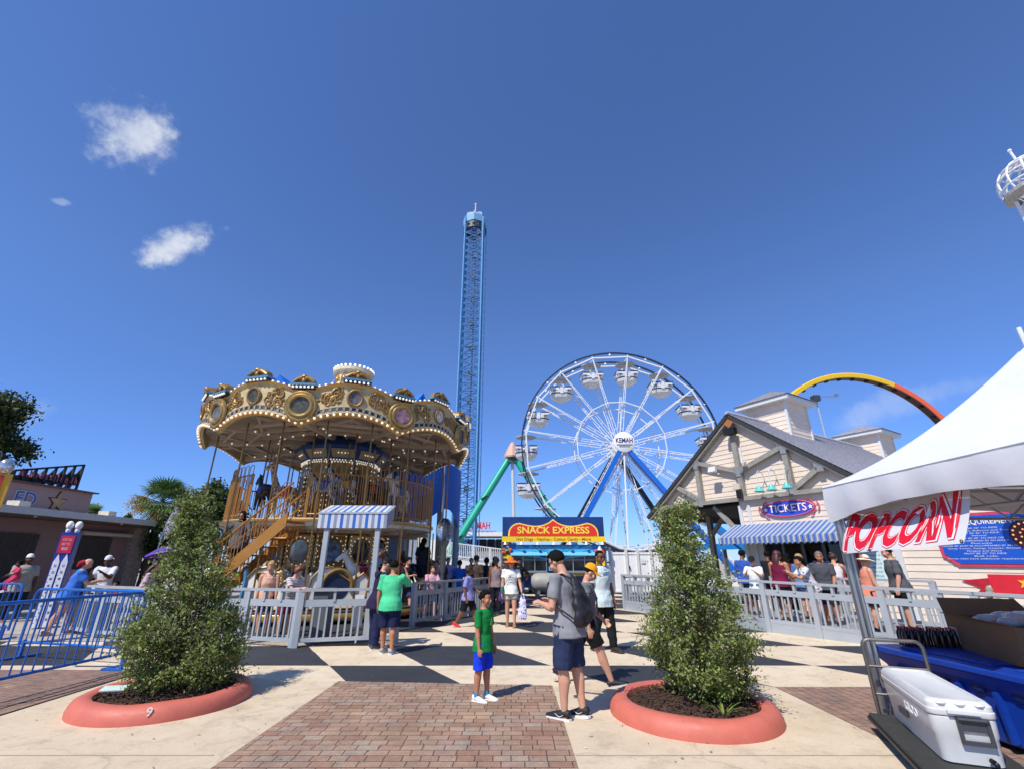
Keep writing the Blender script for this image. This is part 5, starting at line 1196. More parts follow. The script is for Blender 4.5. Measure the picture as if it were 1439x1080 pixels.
# ------------------------------------------------------------------ popcorn tent and the goods under it
def tent():
    t=thing('popcorn_tent','white peaked canopy tent on steel poles at the right edge','tent',(5.5,4.4,0)); n=28; m=MB(); s=1.52; CV=mat('tent_white_fabric','#d8d9dc',.6,var=.05,scale=2,bump=.3,bscale=4)
    def zz(x,y):
        d=1-max(abs(x),abs(y))/s; e=min(abs(x),abs(y))/s; return 2.5+1.28*(.45*d+.55*d**1.9)+.05*e*(1-d)*sin(3)
    for i in range(n+1):
        for j in range(n+1): x=-s+2*s*i/n; y=-s+2*s*j/n; m.v.append((x,y,zz(x,y)))
    for i in range(n):
        for j in range(n): a=i*(n+1)+j; m.mi+=[0,0]; m.f+=([(a,a+1,a+n+2),(a,a+n+2,a+n+1)] if (i<n/2)==(j<n/2) else [(a,a+1,a+n+1),(a+1,a+n+2,a+n+1)])
    m.build('canopy',CV,t,smooth=True)
    m=MB()
    for k in range(4):
        M=Matrix.Rotation(k*PI/2,3,'Z'); o=len(m.v)
        for i in range(25):
            x=-s+2*s*i/24; u=abs(x)/s; h=.27+.16*u**2.2; w=.012*sin(x*11+k); m.v.append(tuple(M@V((x,-s-.006,2.5)))); m.v.append(tuple(M@V((x,-s-.02+w,2.5-h*.5)))); m.v.append(tuple(M@V((x,-s+.01+w*1.5,2.5-h))))
        for i in range(24):
            for j in range(2): a=o+i*3+j; m.f.append((a,a+1,a+4,a+3)); m.mi.append(0)
    m.build('valance',CV,t,smooth=True)
    m=MB()
    for x in(-1,1):
        for y in(-1,1): m.tube([(x*s*u,y*s*u,zz(x*s*u,y*s*u)+.002) for u in np.linspace(0.03,1,20)],.006,4)
    for k in range(4):
        M=Matrix.Rotation(k*PI/2,3,'Z'); m.tube([M@V((s*u,-s-.008,2.5)) for u in np.linspace(-1,1,9)],.007,4)
    m.build('seams',CV,t)
    for x in(-1,1):
        for y in(-1,1):
            m=MB(); m.bar((x*1.47,y*1.47,0),(x*1.47,y*1.47,2.45),.05); m.tube([(x*1.45,y*1.40,.35),(x*1.45,y*1.40,2.4)],.02,7); m.tube([(x*1.47,y*1.47,.0),(x*1.47,y*1.47,2.46)],.037,8); m.box((x*1.47,y*1.47,.01),(.14,.14,.02)); m.build('pole',STEEL,t)
    m=MB()
    for k in range(4):
        M=Matrix.Rotation(k*PI/2,3,'Z')
        for z in(2.42,2.1): m.tube([M@V((-1.45,-1.45,z)),M@V((-1.3,-1.24,z)),M@V((1.3,-1.24,z)),M@V((1.45,-1.45,z))],.017,6)
        for i in range(6): a=-1.45+2.9*i/6; m.tube([M@V((a*.9,-1.24,2.42 if i%2 else 2.1)),M@V(((a+2.9/6)*.9,-1.24,2.1 if i%2 else 2.42))],.012,5)
    for x in(-1,1):
        for y in(-1,1): m.tube([(x*1.45,y*1.45,2.42),(0,0,3.3)],.018,6)
    m.build('truss_frame',STEEL,t)
    m=MB(); m.tube([(0,0,3.2),(0,0,3.99)],.022,8); m.build('peak_rod',mat('rod_white','#d5d9dc',.4),t)
tent()
def banner():
    t=thing('popcorn_banner','white vinyl banner reading POPCORN in red, tied under the tent edge','banner',(4.0,5.0,0)); Y0,Y1=5.80,4.2; n=24; m=MB(); 
    def pos(u,v):
        y=Y0+(Y1-Y0)*u; top=2.34+.04*u-.16*sin(PI*min(1,u*1.0))*(1-u*.55); bot=1.71+.07*u
        z=bot+(top-bot)*v; x=-.06+.30*v-.025*sin(u*7+1)*(v**1.0)-.02*sin(u*17)*(v)-.015*sin(v*5+u*3); return V((x,y-5.0,z))
    for i in range(n+1):
        for j in range(13): m.v.append(tuple(pos(i/n,j/12)))
    for i in range(n):
        for j in range(12): a=i*13+j; m.f.append((a,a+1,a+14,a+13)); m.mi.append(0)
    m.build('cloth',mat('banner_white','#d2d1d2',.45,var=.03),t,smooth=True)
    def txt(bold,off,col,nm,sx,m2):
        vs,fs=textmesh('POPCORN',.0,bold,.10,'CENTER'); xs=[v[0] for v in vs]; ys_=[v[1] for v in vs]; x0,x1=min(xs),max(xs); y0,y1=min(ys_),max(ys_)
        bm=bmesh.new(); q=[bm.verts.new(v) for v in vs]
        for f in fs:
            try: bm.faces.new([q[i] for i in f])
            except ValueError: pass
        bmesh.ops.remove_doubles(bm,verts=bm.verts,dist=1e-5); bmesh.ops.triangulate(bm,faces=bm.faces)
        for _ in range(2): bmesh.ops.subdivide_edges(bm,edges=[e for e in bm.edges if e.calc_length()>.08],cuts=1)
        o=MB(); bm.verts.index_update(); W_=sx
        for v in bm.verts:
            uu=.48+W_*((v.co.x-(x0+x1)/2)/(x1-x0)); vv=(v.co.y-(y0+y1)/2)/(y1-y0); lift=.10*sin(uu*7)*0
            p=pos(uu,.43+.06*(uu-.4)+vv*m2); o.v.append((p.x-off,p.y,p.z))
        for f in bm.faces: o.f.append(tuple(v.index for v in f.verts)); o.mi.append(0)
        bm.free(); o.build(nm,col,t)
    RB=mat('banner_red','#d8142c',.45,var=.04)
    txt(.078,.003,RB,'letter_outline',.95,.82); txt(.060,.005,mat('banner_white_ink','#f2efef',.45,var=0),'letter_gap',.935,.785); txt(.042,.007,RB,'lettering',.91,.735)
    m=MB()
    for u,v in((0.01,.97),(.99,.97),(.3,.03),(.99,.03),(.01,.03)): p=pos(u,v); m.lathe([(.008,0),(.016,.003),(.016,-.003),(.008,0)],p+V((-.01,0,0)),n=10,M=Matrix.Rotation(PI/2,3,'Y'))
    m.tube([pos(0,.97),V((.0,.87,2.42))],.004,4); m.tube([pos(1,.97),V((.02,-.85,2.42))],.004,4); m.build('eyelets_and_ties',BLACK,t)
banner()
def cooler():
    rz=R(-23); t=thing('cooler','large white ice chest with a black latch on a platform trolley','cooler',(3.78,4.84,.175),rz); W_=mat('cooler_white_plastic','#cbccca',.38,var=.04,scale=4,bump=.03,bscale=60); x,y=.21,.63
    def rr(hx,hy,z,r=.06): 
        p=[]
        for cx,cy,a in((hx-r,hy-r,0),(-hx+r,hy-r,PI/2),(-hx+r,-hy+r,PI),(hx-r,-hy+r,1.5*PI)):
            for i in range(5): p.append((cx+r*cos(a+PI/2*i/4),cy+r*sin(a+PI/2*i/4),z))
        return p
    def stack(ls):
        m=MB(); k=20
        for l in ls: m.v+=rr(*l)
        for i in range(len(ls)-1):
            for j in range(k): m.f.append((i*k+j,i*k+(j+1)%k,(i+1)*k+(j+1)%k,(i+1)*k+j)); m.mi.append(0)
        m.f.append(tuple(range(k))[::-1]); m.f.append(tuple((len(ls)-1)*k+j for j in range(k))); m.mi+=[0,0]; return m
    stack([(x-.035,y-.035,0),(x-.02,y-.02,.01),(x-.012,y-.012,.18),(x-.004,y-.004,.2),(x,y,.31),(x-.004,y-.004,.315)]).build('body',W_,t,smooth=True)
    stack([(x+.004,y+.004,.322),(x+.008,y+.008,.33),(x+.008,y+.008,.36),(x+.002,y+.002,.365),(x+.002,y+.002,.40),(x-.02,y-.02,.428),(x-.05,y-.05,.43),(x-.06,y-.06,.42)]).build('lid',W_,t,smooth=True)
    m=MB(); m.text('IGLOO',(-x+.002,-.15,.235),(0,-1,0),(0,0,1),.1,.008,.006); m.build('raised_lettering',W_,t)
    m=MB(); 
    for q in(-.12,0.0,.12): m.ell((q,-y+.03,.405),(.05,.05,.022),10,6)
    m.box((0,-y-.012,.355),(.2,.05,.02)); m.build('lid_grips',W_,t,smooth=True)
    D_=mat('latch_grey','#3b3d41',.5,var=.1); m=MB(); c=(.045,-y-.012)
    m.box((c[0],c[1],.305),(.2,.03,.028)); m.box((c[0]-.09,c[1],.23),(.025,.02,.17)); m.box((c[0]+.09,c[1],.23),(.025,.02,.17)); m.box((c[0],c[1],.155),(.2,.022,.028)); m.tube([(c[0]-.09,c[1]-.014,.31),(c[0]+.09,c[1]-.014,.31)],.014,8); m.box((c[0],c[1]+.004,.26),(.17,.012,.06)); m.build('latch',D_,t)
    m=MB(); m.tube([(.09,-y-.004,.055),(.1,-y-.03,.05)],.018,10); m.ell((.11,-y-.03,.035),(.018,.012,.022),8,6); m.build('drain_plug',BLACK,t)
    m=MB(); m.box((-x-.002,.12,.155),(.012,.22,.05)); m.build('side_grip',D_,t)
    t=thing('platform_trolley','dark platform trolley with a bent steel handle under the white cooler','trolley',(3.78,4.84,0),rz)
    m=MB(); m.box((-.03,-.15,.15),(.72,1.62,.045)); m.build('deck',mat('trolley_deck','#34342f',.7,var=.25,scale=12,bump=.3),t); m=MB(); m.box((-.03,-.15,.13),(.75,1.65,.03)); m.build('bumper',BLACK,t)
    m=MB(); r=.07; m.tube([(-.30,.64,.15),(-.30,.66,.78)]+[(-.30+r-r*cos(a),.66,.78+r*sin(a)) for a in np.linspace(0,PI/2,6)]+[(.22-r+r*sin(a),.66,.78+r*cos(a)) for a in np.linspace(0,PI/2,6)]+[(.22,.66,.78),(.22,.64,.15)],.019,8)
    m.tube([(-.3,.65,.35),(.22,.65,.35)],.012,6); m.tube([(-.3,.65,.6),(.22,.65,.6)],.012,6); m.build('handle',mat('trolley_steel','#75706b',.35,metal=.8,var=.15),t,smooth=True)
    for px_,py_ in((-.3,.45),(.24,.45),(-.3,-.75),(.24,-.75)):
        m=MB(); m.lathe([(0,-.02),(.05,-.02),(.058,-.012),(.058,.012),(.05,.02),(0,.02)],(px_,py_,.058),n=16,M=Matrix.Rotation(PI/2,3,'Y')); w=m.build('wheel',BLACK,t,smooth=True); m=MB(); m.box((px_-.03,py_,.085),(.006,.05,.09)); m.box((px_+.03,py_,.085),(.006,.05,.09)); m.build('caster_fork',STEEL,w)
cooler()
def goods():
    t=thing('plastic_bin','long royal blue plastic bin with moulded ribs under the tent','bin',(5.05,5.0,0),R(4)); BP=mat('bin_blue_plastic','#123c9a',.42,var=.1,scale=5,bump=.05,bscale=30); hx,hy=.58,1.32
    m=MB(); m.lathe([(0,0)],n=3) if False else None
    def ring(a,b,z): return [(-a,-b,z),(a,-b,z),(a,b,z),(-a,b,z)]
    ls=[(hx-.10,hy-.10,.06),(hx-.06,hy-.06,.48),(hx-.05,hy-.05,.50),(hx,hy,.56),(hx+.02,hy+.02,.62)]
    for l in ls: m.v+=ring(*l)
    for i in range(4):
        for j in range(4): m.f.append((i*4+j,i*4+(j+1)%4,(i+1)*4+(j+1)%4,(i+1)*4+j)); m.mi.append(0)
    m.f.append((3,2,1,0)); m.mi.append(0); b=m.build('body',BP,t); mo=b.modifiers.new('bv','BEVEL'); mo.width=.02; mo.segments=3
    m=MB(); m.box((0,0,.655),(2*hx+.08,2*hy+.08,.06)); m.box((0,.6,.69),(2*hx-.3,1.0,.025)); m.box((0,-.6,.69),(2*hx-.3,1.0,.025)); l=m.build('lid',BP,t); mo=l.modifiers.new('bv','BEVEL'); mo.width=.018; mo.segments=3
    for i in range(7): m=MB(); y=-hy+.25+i*.36; m.bar((-hx+.10,y,.1),(-hx+.062,y,.5),.14,.03,ref=(0,1,0)); m.build('rib',BP,t)
    for i in range(6):
        m=MB(); y=-hy+.43+i*.36; m.ell((-hx+.045,y,.5),(.015,.07,.05),10,6); m.build('moulded_handle',mat('bin_blue_hollow_shade','#0c2559',.5),t)  # raised ovals; the shade of a hollow is put into their darker blue
    t=thing('cardboard_box','open brown cardboard box with plastic wrap inside, on the blue bin','box',(5.38,5.35,.70),R(-18)); CB=mat('cardboard','#7c5a3c',.85,var=.12,scale=6)
    m=MB(); a,b,h=.42,.62,.34
    for s in(-1,1): m.box((s*a,0,h/2),(.012,2*b,h)); m.box((0,s*b,h/2),(2*a,.012,h))
    m.box((0,0,.006),(2*a,2*b,.012)); m.build('carton',CB,t)
    m=MB(); m.prism([(-b,0),(b,0),(b-.04,.28),(-b+.04,.28)],(a,0,h),(0,1,0),V((.35,0,.94)).normalized(),(.01,0,0)); m.prism([(-b,0),(b,0),(b-.02,.05),(-b+.02,.05)],(-a,0,h),(0,1,0),V((-.9,0,.3)).normalized(),(0,0,.008)); m.prism([(-a,0),(a,0),(a-.04,.24),(-a+.04,.24)],(0,b,h),(1,0,0),V((0,.7,.7)),(0,.01,0)); m.build('flaps',CB,t)
    m=MB()
    for i in range(16): m.ell((random.uniform(-.25,.25),random.uniform(-.4,.4),h-.02+random.uniform(0,.06)),(random.uniform(.08,.16),random.uniform(.08,.16),.06),7,5)
    remesh(m,'plastic_wrap',.02,mat('clear_wrap','#b9b4b4',.25,var=.2,scale=15),t,1,.012,20)
    m=MB(); m.box((-a-.008,.5,.13),(.004,.13,.17)); m.build('shipping_label',mat('label_pale','#b8b6b0',.6),t)
    for k,(x,y) in enumerate([(4.74,6.1),(5.02,6.02)]):
        t=thing('bottle_pack',['shrink wrapped pack of dark soda bottles, left one beside the cardboard box','shrink wrapped pack of dark soda bottles touching the cardboard box'][k],'drinks',(x,y,.70),R(-15),'bottle packs on the blue bin'); m=MB(); c=MB()
        for i in range(4):
            for j in range(3): p=V((-.1+.066*i,-.07+.066*j,0)); m.lathe([(0,0),(.03,0),(.032,.1),(.03,.13),(.013,.17),(.013,.185)],p,n=10); c.lathe([(.015,.185),(.015,.2),(0,.2)],p,n=8)
        m.build('bottles',mat('dark_soda','#2a1418',.15,var=.2),t,smooth=True); c.build('caps',RED,t)
goods()
# ------------------------------------------------------------------ snack trailer
def trailer():
    t=thing('snack_trailer','blue snack trailer with a tall red and yellow SNACK EXPRESS sign','food trailer',(2.15,25,0)); X,Z=V((1,0,0)),V((0,0,1)); w=2.62
    TBL=mat('trailer_blue','#2478d2',.4,var=.3,scale=1.2); TNV=mat('trailer_navy','#173a78',.4,var=.35,scale=1.5); SKY_=mat('trailer_sky','#49b3e6',.4,var=.15)
    m=MB(); 
    m.box((0,1.3,.62),(2*w,2.4,.62)); m.build('lower_body',TNV,t)
    m=MB(); m.box((0,2.5,1.6),(2*w,.06,1.4)); m.box((-w+.03,1.3,1.6),(.06,2.4,1.4)); m.box((w-.03,1.3,1.6),(.06,2.4,1.4)); m.box((0,1.3,2.32),(2*w,2.44,.08)); m.build('shell',TBL,t)
    m=MB(); m.box((0,.1,2.1),(2*w,.08,.42)); m.box((0,.1,1.55),(.55,.08,.9))
    for s in(-1,1): m.box((s*(w-.2),.1,1.5),(.4,.08,1.2))
    f=m.build('front_wall',TBL,t)
    m=MB()
    for s in(-1,1):
        for i in range(9):
            a=PI*.5+s*(.25+.145*i); r0=.3; c=V((0,.055,1.65)); L_=min(2.1,.62/max(.18,abs(sin(a)))); p=c+X*(r0*cos(a))+Z*(r0*sin(a)); q=c+X*(L_*cos(a))+Z*(min(.62,L_*sin(a))); d=V((-sin(a),0,cos(a)))*(.05+.02*i)
            if q.z>1.9: m.add([p-d*.3,p+d*.3,q+d*.6,q-d*.6],[(0,1,2,3)])
    m.quad((-.27,.052,1.1),(.27,.052,1.1),(.27,.052,2.25),(-.27,.052,2.25)); m.build('sunburst',SKY_,f)
    for s in(-1,1):
        c=s*1.28; m=MB(); m.box((c,.08,1.08),(1.85,.06,.05)); 
        for k in range(4): m.bar((c-.9+.6*k,.07,1.08),(c-.9+.6*k,.07,1.9),.045)
        m.bar((c-.92,.07,1.88),(c+.92,.07,1.88),.05); m.bar((c-.92,.07,1.62),(c+.92,.07,1.62),.03); wf=m.build('serving_window',mat('window_alu','#9fa3a3',.4,metal=.6),t)
        m=MB(); m.quad((c-.9,.12,1.1),(c+.9,.12,1.1),(c+.9,.12,1.88),(c-.9,.12,1.88)); m.build('glass',GLASSD,wf)
        m=MB(); m.box((c,-.14,1.03),(1.9,.42,.04)); m.build('shelf',STEEL,wf)
        m=MB(); m.box((c,-.02,.93),(1.9,.06,.15)); m.build('gold_band',mat('band_gold','#c9a43c',.5,var=.1),wf)
        m=MB(); 
        for i in range(9): m.prism([((.045 if q%2==0 else .02)*sin(q*PI/5),(.045 if q%2==0 else .02)*cos(q*PI/5)) for q in range(10)],(c-.8+.2*i,-.05,.93),X,Z,V((0,-.01,0)))
        m.build('stars',mat('star_brown','#6a5320',.5),wf)
        m=MB(); m.prism([(-.95,0),(.95,0),(.95,.02),(-.95,.02)],(c,.06,1.92),X,V((0,-.75,.32)),V((0,.62,-.24))) if False else m.add([(c-.95,.05,2.0),(c+.95,.05,2.0),(c+.95,-.16,1.86),(c-.95,-.16,1.86),(c-.95,.05,1.97),(c+.95,.05,1.97),(c+.95,-.16,1.83),(c-.95,-.16,1.83)],[(0,1,2,3),(7,6,5,4),(3,2,6,7),(0,3,7,4),(1,2,6,5)]); m.build('hatch',mat('hatch_sky','#6fb6e4',.4,var=.1),wf)
        m=MB(); m.prism(arch(.44,.95),(s*(w-.24),.05,1.45),X,Z,V((0,-.03,0))); pb=m.build('popcorn_panel',YELLOW,t)
        m=MB(); 
        for i in range(10): m.ell((s*(w-.24)+random.uniform(-.22,.22),.0,2.0+random.uniform(-.05,.12)),.09,7,5)
        m.build('burger_heap',mat('snack_orange','#c9632f',.5,var=.4,scale=6),pb)
        m=MB(); m.lathe([(.14,2.08),(.03,2.32),(0,2.33)],(s*(w-.24),0,0),n=12); m.build('ice_cream',WHITE,pb,smooth=True)
    # sign: navy board, yellow strip, red cartouche
    m=MB(); m.box((0,.0,3.25),(2*w+.06,.14,.98)); sg=m.build('sign_board',TNV,t)
    m=MB(); m.box((0,-.08,2.62),(2*w+.1,.16,.27)); ys_=m.build('sign_strip',YELLOW,t); m=MB(); m.text('Hot Dogs - Nachos - Cotton Candy - More',(0,-.165,2.62),X,Z,.2,.006,.008,width=3.85); m.build('lettering',mat('strip_red','#b3492a',.5),ys_)
    def cart(g):
        p=[(-2.28-g,2.77)]
        for i in range(9): a=PI-PI/2*i/8; p.append((-1.75+(.53+g)*cos(a)-0,2.9+(.48+g*.8)*sin(a)))
        for i in range(1,8): u=i/8; p.append((-1.75+1.75*u-.0,3.38+g*.8-.16*sin(PI*u)**1+ (.16*u**6)+.02*u))
        p.append((0,3.56+g)); q=[(-x,z) for x,z in p[::-1][1:]]; return p+q
    m=MB(); m.prism(cart(.07),(0,-.075,0),X,Z,V((0,-.03,0))); m.build('cartouche_edge',mat('edge_yellow','#f3d65c',.5,var=.03),sg); m=MB(); m.prism(cart(-.01),(0,-.106,0),X,Z,V((0,-.02,0))); m.build('cartouche',mat('cartouche_red','#e0331f',.45,var=.05),sg)
    m=MB(); m.text('SNACK EXPRESS',(0,-.128,3.05),X,Z,.46,.008,.022,width=3.75); m.build('lettering',mat('sign_yellow','#f7dc4c',.45,var=.02),sg)
    m=MB()
    for i in range(7): m.lathe([(.02,.08),(.1,-.06),(.09,-.06)],(-2.5+5*i/6,-.2,2.42),n=10)
    m.build('spot_lamps',mat('lamp_white','#e8e6df',.4),t)
    m=MB(); 
    for s in(-1,1): m.bar((s*(w+.04),.02,.3),(s*(w+.04),.02,2.5),.09); m.lathe([(0,-.1),(.3,-.1),(.34,0),(.3,.1),(0,.1)],(s*1.2,.9,.3),n=18,M=Matrix.Rotation(PI/2,3,'Y'))
    m.build('frame_and_wheels',mat('trailer_steel','#70757a',.45,metal=.5),t)
    t=thing('propane_tank','rounded grey gas tank standing before the snack trailer','tank',(1.75,23.6,0)); m=MB(); m.lathe([(0,-.85),(.25,-.83),(.38,-.7),(.42,-.5),(.42,.5),(.38,.7),(.25,.83),(0,.85)],(0,0,.62),n=24,M=Matrix.Rotation(PI/2,3,'Y')); m.build('shell',mat('tank_grey','#9a9891',.55,var=.12,scale=3),t,smooth=True)
    m=MB(); 
    for s in(-.5,.5): m.box((s,0,.13),(.12,.6,.26)); 
    m.build('saddles',STEEL,t)
trailer()
# white plank fence with posts, right of the trailer
vf=thing('vinyl_fence','tall white vinyl fence with a gate, right of the snack trailer','fence',(5.15,25.6,0)); m=MB()
for i,x in enumerate((0,.85,1.45,2.15,3.2)): p=MB(); p.bar((x,-.02,0),(x,-.02,2.25 if i!=2 else 2.2),.13); p.build('post',WHITE,vf)
for x in np.arange(0.1,3.15,.16): m.box((x,0.02,1.0),(.156,.03,1.9))
for z in(.12,1.95): m.bar((0,-.0,z),(3.2,-.0,z),.06,.1)
m.build('planks',mat('vinyl_white','#e9e9ea',.4,var=.03),vf); m=MB(); m.box((1.72,-.04,1.55),(.24,.01,.2)); m.build('notice',mat('notice_grey','#d0d2d4',.6),vf); m=MB(); m.box((.98,-.06,1.25),(.05,.05,.14)); m.build('gate_latch',BLACK,vf)
# far pier building with red roof letters, ramps and railings
def pier():
    t=thing('pier_building','far white pier building with dark windows and red roof letters','building',(-7.2,72,0)); m=MB(); m.box((0,5,2.2),(14,10,4.4)); m.box((3.2,0,5.0),(9.6,8,.5)); b=m.build('wall',mat('pier_white','#d9d8d4',.6,var=.08),t)
    for i in range(7): m=MB(); m.box((-.9+1.25*i,-.3,3.6),(1.05,.7,1.7)); m.build('window',GLASSD,t)
    m=MB(); m.text('KEMAH',(2.6,-4.2,6.1),(1,0,0),(0,0,1),1.3,.1,.03,width=3.0); m.bar((-1,-4.0,5.4),(5,-4.0,5.4),.1); m.build('roof_letters',mat('letter_red','#c43a45',.5),t)
    m=MB(); m.bar((6.6,-2,0),(6.6,-2,7.6),.12); m.build('mast',WHITE,t)
    t=thing('white_ramp','white railed ramp climbing behind the crowd, left of the snack trailer','ramp',(-3.2,38,0)); m=MB(); m.prism([(-2.6,0),(4.0,0),(4.0,1.1),(-2.6,1.9)],(0,.6,0),(1,0,0),(0,0,1),(0,2,0)); m.build('ramp_slab',mat('ramp_white','#cfd0cf',.6,var=.06),t)
    m=MB()
    for i in range(45): x=-2.6+6.6*i/44; z=1.9-.8*i/44; m.bar((x,.55,z),(x,.55,z+1.1),.05 if i%9 else .14)
    for h in(.15,1.1): m.bar((-2.6,.55,1.9+h),(4.0,.55,1.1+h),.09)
    m.build('railing',WHITE,t)
    t=thing('cream_kiosk','small far cream kiosk seen under the carousel deck','kiosk',(-8.9,40,0)); m=MB(); m.box((0,0,2.0),(3.6,3,4.0)); m.build('wall',mat('kiosk_cream','#ded3ae',.6,var=.06),t); m=MB(); m.box((.9,-1.53,2.3),(.9,.06,2.2)); m.build('window',mat('kiosk_glass','#8996a5',.2),t); m=MB(); m.lathe([(2.4,4.0),(.1,4.9)],n=4,a0=PI/4,a1=PI/4+2*PI); m.build('roof',mat('kiosk_roof','#7c7f86',.7),t)
pier()
def marina():
    t=thing('boat_rail','white and navy boat shaped rail behind the white vinyl fence','rail',(8.6,33.2,0)); m=MB(); m.tube([(-2.4,0,2.9),(-1.2,0,2.35),(0,0,2.2),(1.3,0,2.35),(2.6,0,2.9)],.09,6); m.build('rail',WHITE,t); m=MB(); m.tube([(-2.4,.1,2.7),(-1.2,.1,2.15),(0,.1,2.0),(1.3,.1,2.15),(2.6,.1,2.7)],.12,6); m.bar((0,0,0),(0,0,2.1),.2); m.bar((-1.6,.1,0),(-1.6,.1,2.4),.16); m.bar((1.7,.1,0),(1.7,.1,2.4),.16); m.build('hull_edge',NAVY,t)
    t=thing('water_slide','bright blue sloping ride beam seen under the porch of the ticket building','ride',(11.3,25.6,0)); m=MB(); m.bar((-2.0,0,4.6),(1.2,0,2.0),.5,.3); m.bar((-3.0,0,2.2),(2.5,0,2.35),.3); m.build('beam',mat('ride_blue','#2a86d6',.4,var=.08),t); m=MB()
    for x in(-2.6,0,2.2): m.bar((x,.2,0),(x,.2,2.3),.18)
    m.build('legs',STEEL,t)
marina()
def lamp_post(px,py,Y,label):
    p=P(px,py,Y); t=thing('camera_mast',label,'mast',(p.x,p.y,0)); m=MB(); m.tube([(0,0,0),(0,0,p.z)],[.11,.06],8); m.build('mast',mat('mast_grey','#b6bcc2',.4,metal=.4),t,smooth=True); m=MB(); m.box((-.1,-.1,p.z+.1),(.5,.5,.45)); m.build('camera_housing',mat('housing_dark','#3a3d42',.5),t); m=MB(); m.tube([(0,0,p.z+.25),(1.7,0,p.z+.35)],.03,6); m.box((1.7,0,p.z+.4),(.2,.2,.22)); m.build('side_arm',STEEL,t)
lamp_post(1147,562,34,'thin far mast with a box camera and side arm beside the cupola')
# ornamental lamp and black banner on the carousel's right
t=thing('globe_lamp','clear glass globe lamp on a pewter post right of the carousel','lamp',(-2.25,15.9,0)); m=MB(); m.tube([(0,0,0),(0,0,2.0)],.06,8); m.lathe([(.07,1.2),(.1,1.4),(.1,2.0),(.17,2.15),(.2,2.22)],n=16); m.build('post',mat('pewter','#6d6f6f',.4,metal=.6,var=.2),t,smooth=True)
m=MB(); m.ell((0,0,2.55),(.27,.27,.38),18,12); m.build('globe',mat('globe_glass','#eef4f6',.03,var=0,trans=1.0),t,smooth=True); m=MB()
for a in(0,PI/2): m.tube([(.275*cos(b)*cos(a),.275*cos(b)*sin(a),2.55+.385*sin(b)) for b in np.linspace(-PI/2,1.5*PI,24)],.012,5)
m.tube([(.0,0,2.2),(.0,0,2.75)],.05,7); m.build('cage_and_lamp',mat('pewter','',.4),t)
# ------------------------------------------------------------------ left side: mauve building, signs
def mauve():
    t=thing('mauve_building','low mauve sided building with a white roof edge and a starred parapet','building',(-19.3,20,0)); MV=sided_mat('mauve_siding','#8d6f69'); MV2=sided_mat('mauve_parapet_siding','#a98b84')
    m=MB(); clap(m,(0,5.4,0),(0,-1,0),(0,0,1),(1,0,0),lambda z:0,lambda z:14,3.3,.2,.014); m.build('wall',MV,t); m=MB(); m.box((-5,-1.6,1.65),(9.9,14,3.2)); m.build('inner_block',mat('mauve_core','#7a5f5a',.8),t)
    m=MB(); m.box((-4.3,-1.4,3.38),(10.4,15.4,.26)); m.build('roof_slab',mat('roof_edge_white','#c9cbcb',.5,var=.08),t); m=MB(); m.box((-4.3,-1.4,3.2),(10.0,15.0,.1)); m.build('soffit',mat('soffit_brown','#5b4640',.7),t)
    m=MB(); clap(m,(-2.0,3.6,3.5),(0,-1,0),(0,0,1),(1,0,0),lambda z:0,lambda z:9.5,1.25,.2,.014); m.build('parapet_wall',MV2,t); m=MB(); m.box((-4.0,-1.15,4.1),(3.9,9.4,1.2)); m.build('parapet_block',mat('mauve_core','',.8),t); m=MB(); m.box((-3.9,-1.15,4.78),(4.2,9.8,.06)); m.build('coping',mat('coping_brown','#6d4740',.6),t)
    Yd,Z=V((0,-1,0)),V((0,0,1)); Yd=V((0,1,0))
    def star(r,k,nm,mm,d):
        q=MB(); q.prism([((r if i%2==0 else r*k)*sin(i*PI/5),(r if i%2==0 else r*k)*cos(i*PI/5)) for i in range(10)],(-1.985+d,1.85,4.15),Yd,Z,V((.03,0,0))); return q.build(nm,mm,t)
    star(.52,.42,'star',mat('star_edge_brown','#4b3425',.6),0); star(.43,.42,'star_face',mat('star_tan','#b59468',.6,var=.2),.03)
    m=MB(); m.text('FISHED',(-1.97,-2.0,4.1),(0,1,0),(0,0,1),.85,.02,.03) if False else m.text('ED',(-1.97,.35,4.1),(0,1,0),(0,0,1),.8,.02,.04); m.build('letter_edge',mat('letters_white','#c9c8cc',.5),t)
    m=MB(); m.text('ED',(-1.945,.35,4.1),(0,1,0),(0,0,1),.8,.01,.0); m.build('letters',mat('letters_blue','#3b55a0',.5),t)
    m=MB()
    for i in range(2):
        y0=(-5.2,1.4)[i]; n=(24,9)[i]
        m=MB()
        for k in range(n): m.box((.08,y0+.2*k,1.35),(.05,.19,2.5))
        m.build('dark_shutter',mat('dark_wood','#3e3832',.8,var=.3,scale=6),t)
    m=MB(); m.box((.12,4.6,1.6),(.3,1.0,3.2)); m.build('stone_pilaster',mat('stone_rubble','#97877a',.9,var=.5,scale=9,bump=.7),t)
    m=MB()
    for y in(-1.6,2.6): m.box((-.1,y,3.66),(.5,.45,.26)); m.bar((.6,y,3.4),(.75,y,3.2),.08)
    m.build('roof_floodlights',mat('flood_cream','#cfc5b3',.5),t)
    m=MB(); m.tube([(.25,1.2,2.75),(.25,4.0,2.75)],.09,8); m.build('rolled_blind',mat('blind_pale','#b8ada0',.6),t)
mauve()
t=thing('roof_sign','black steel sign frame with pink letters, seen from behind above the mauve building','sign',(-23.0,20.5,4.75)); K=mat('frame_black','#1d1d20',.6,var=.2); m=MB(); y0,y1=.6,3.9; 
def sl_(y): return .75+.9*(y-y0)/(y1-y0)
for y in np.linspace(y0,y1,8): m.bar((0,y,0),(0,y,sl_(y)),.09); m.bar((-.9,y,0),(0,y,sl_(y)*.9),.07); m.bar((0,y,sl_(y)-.1),(-.5,y+.1,.3),.05)
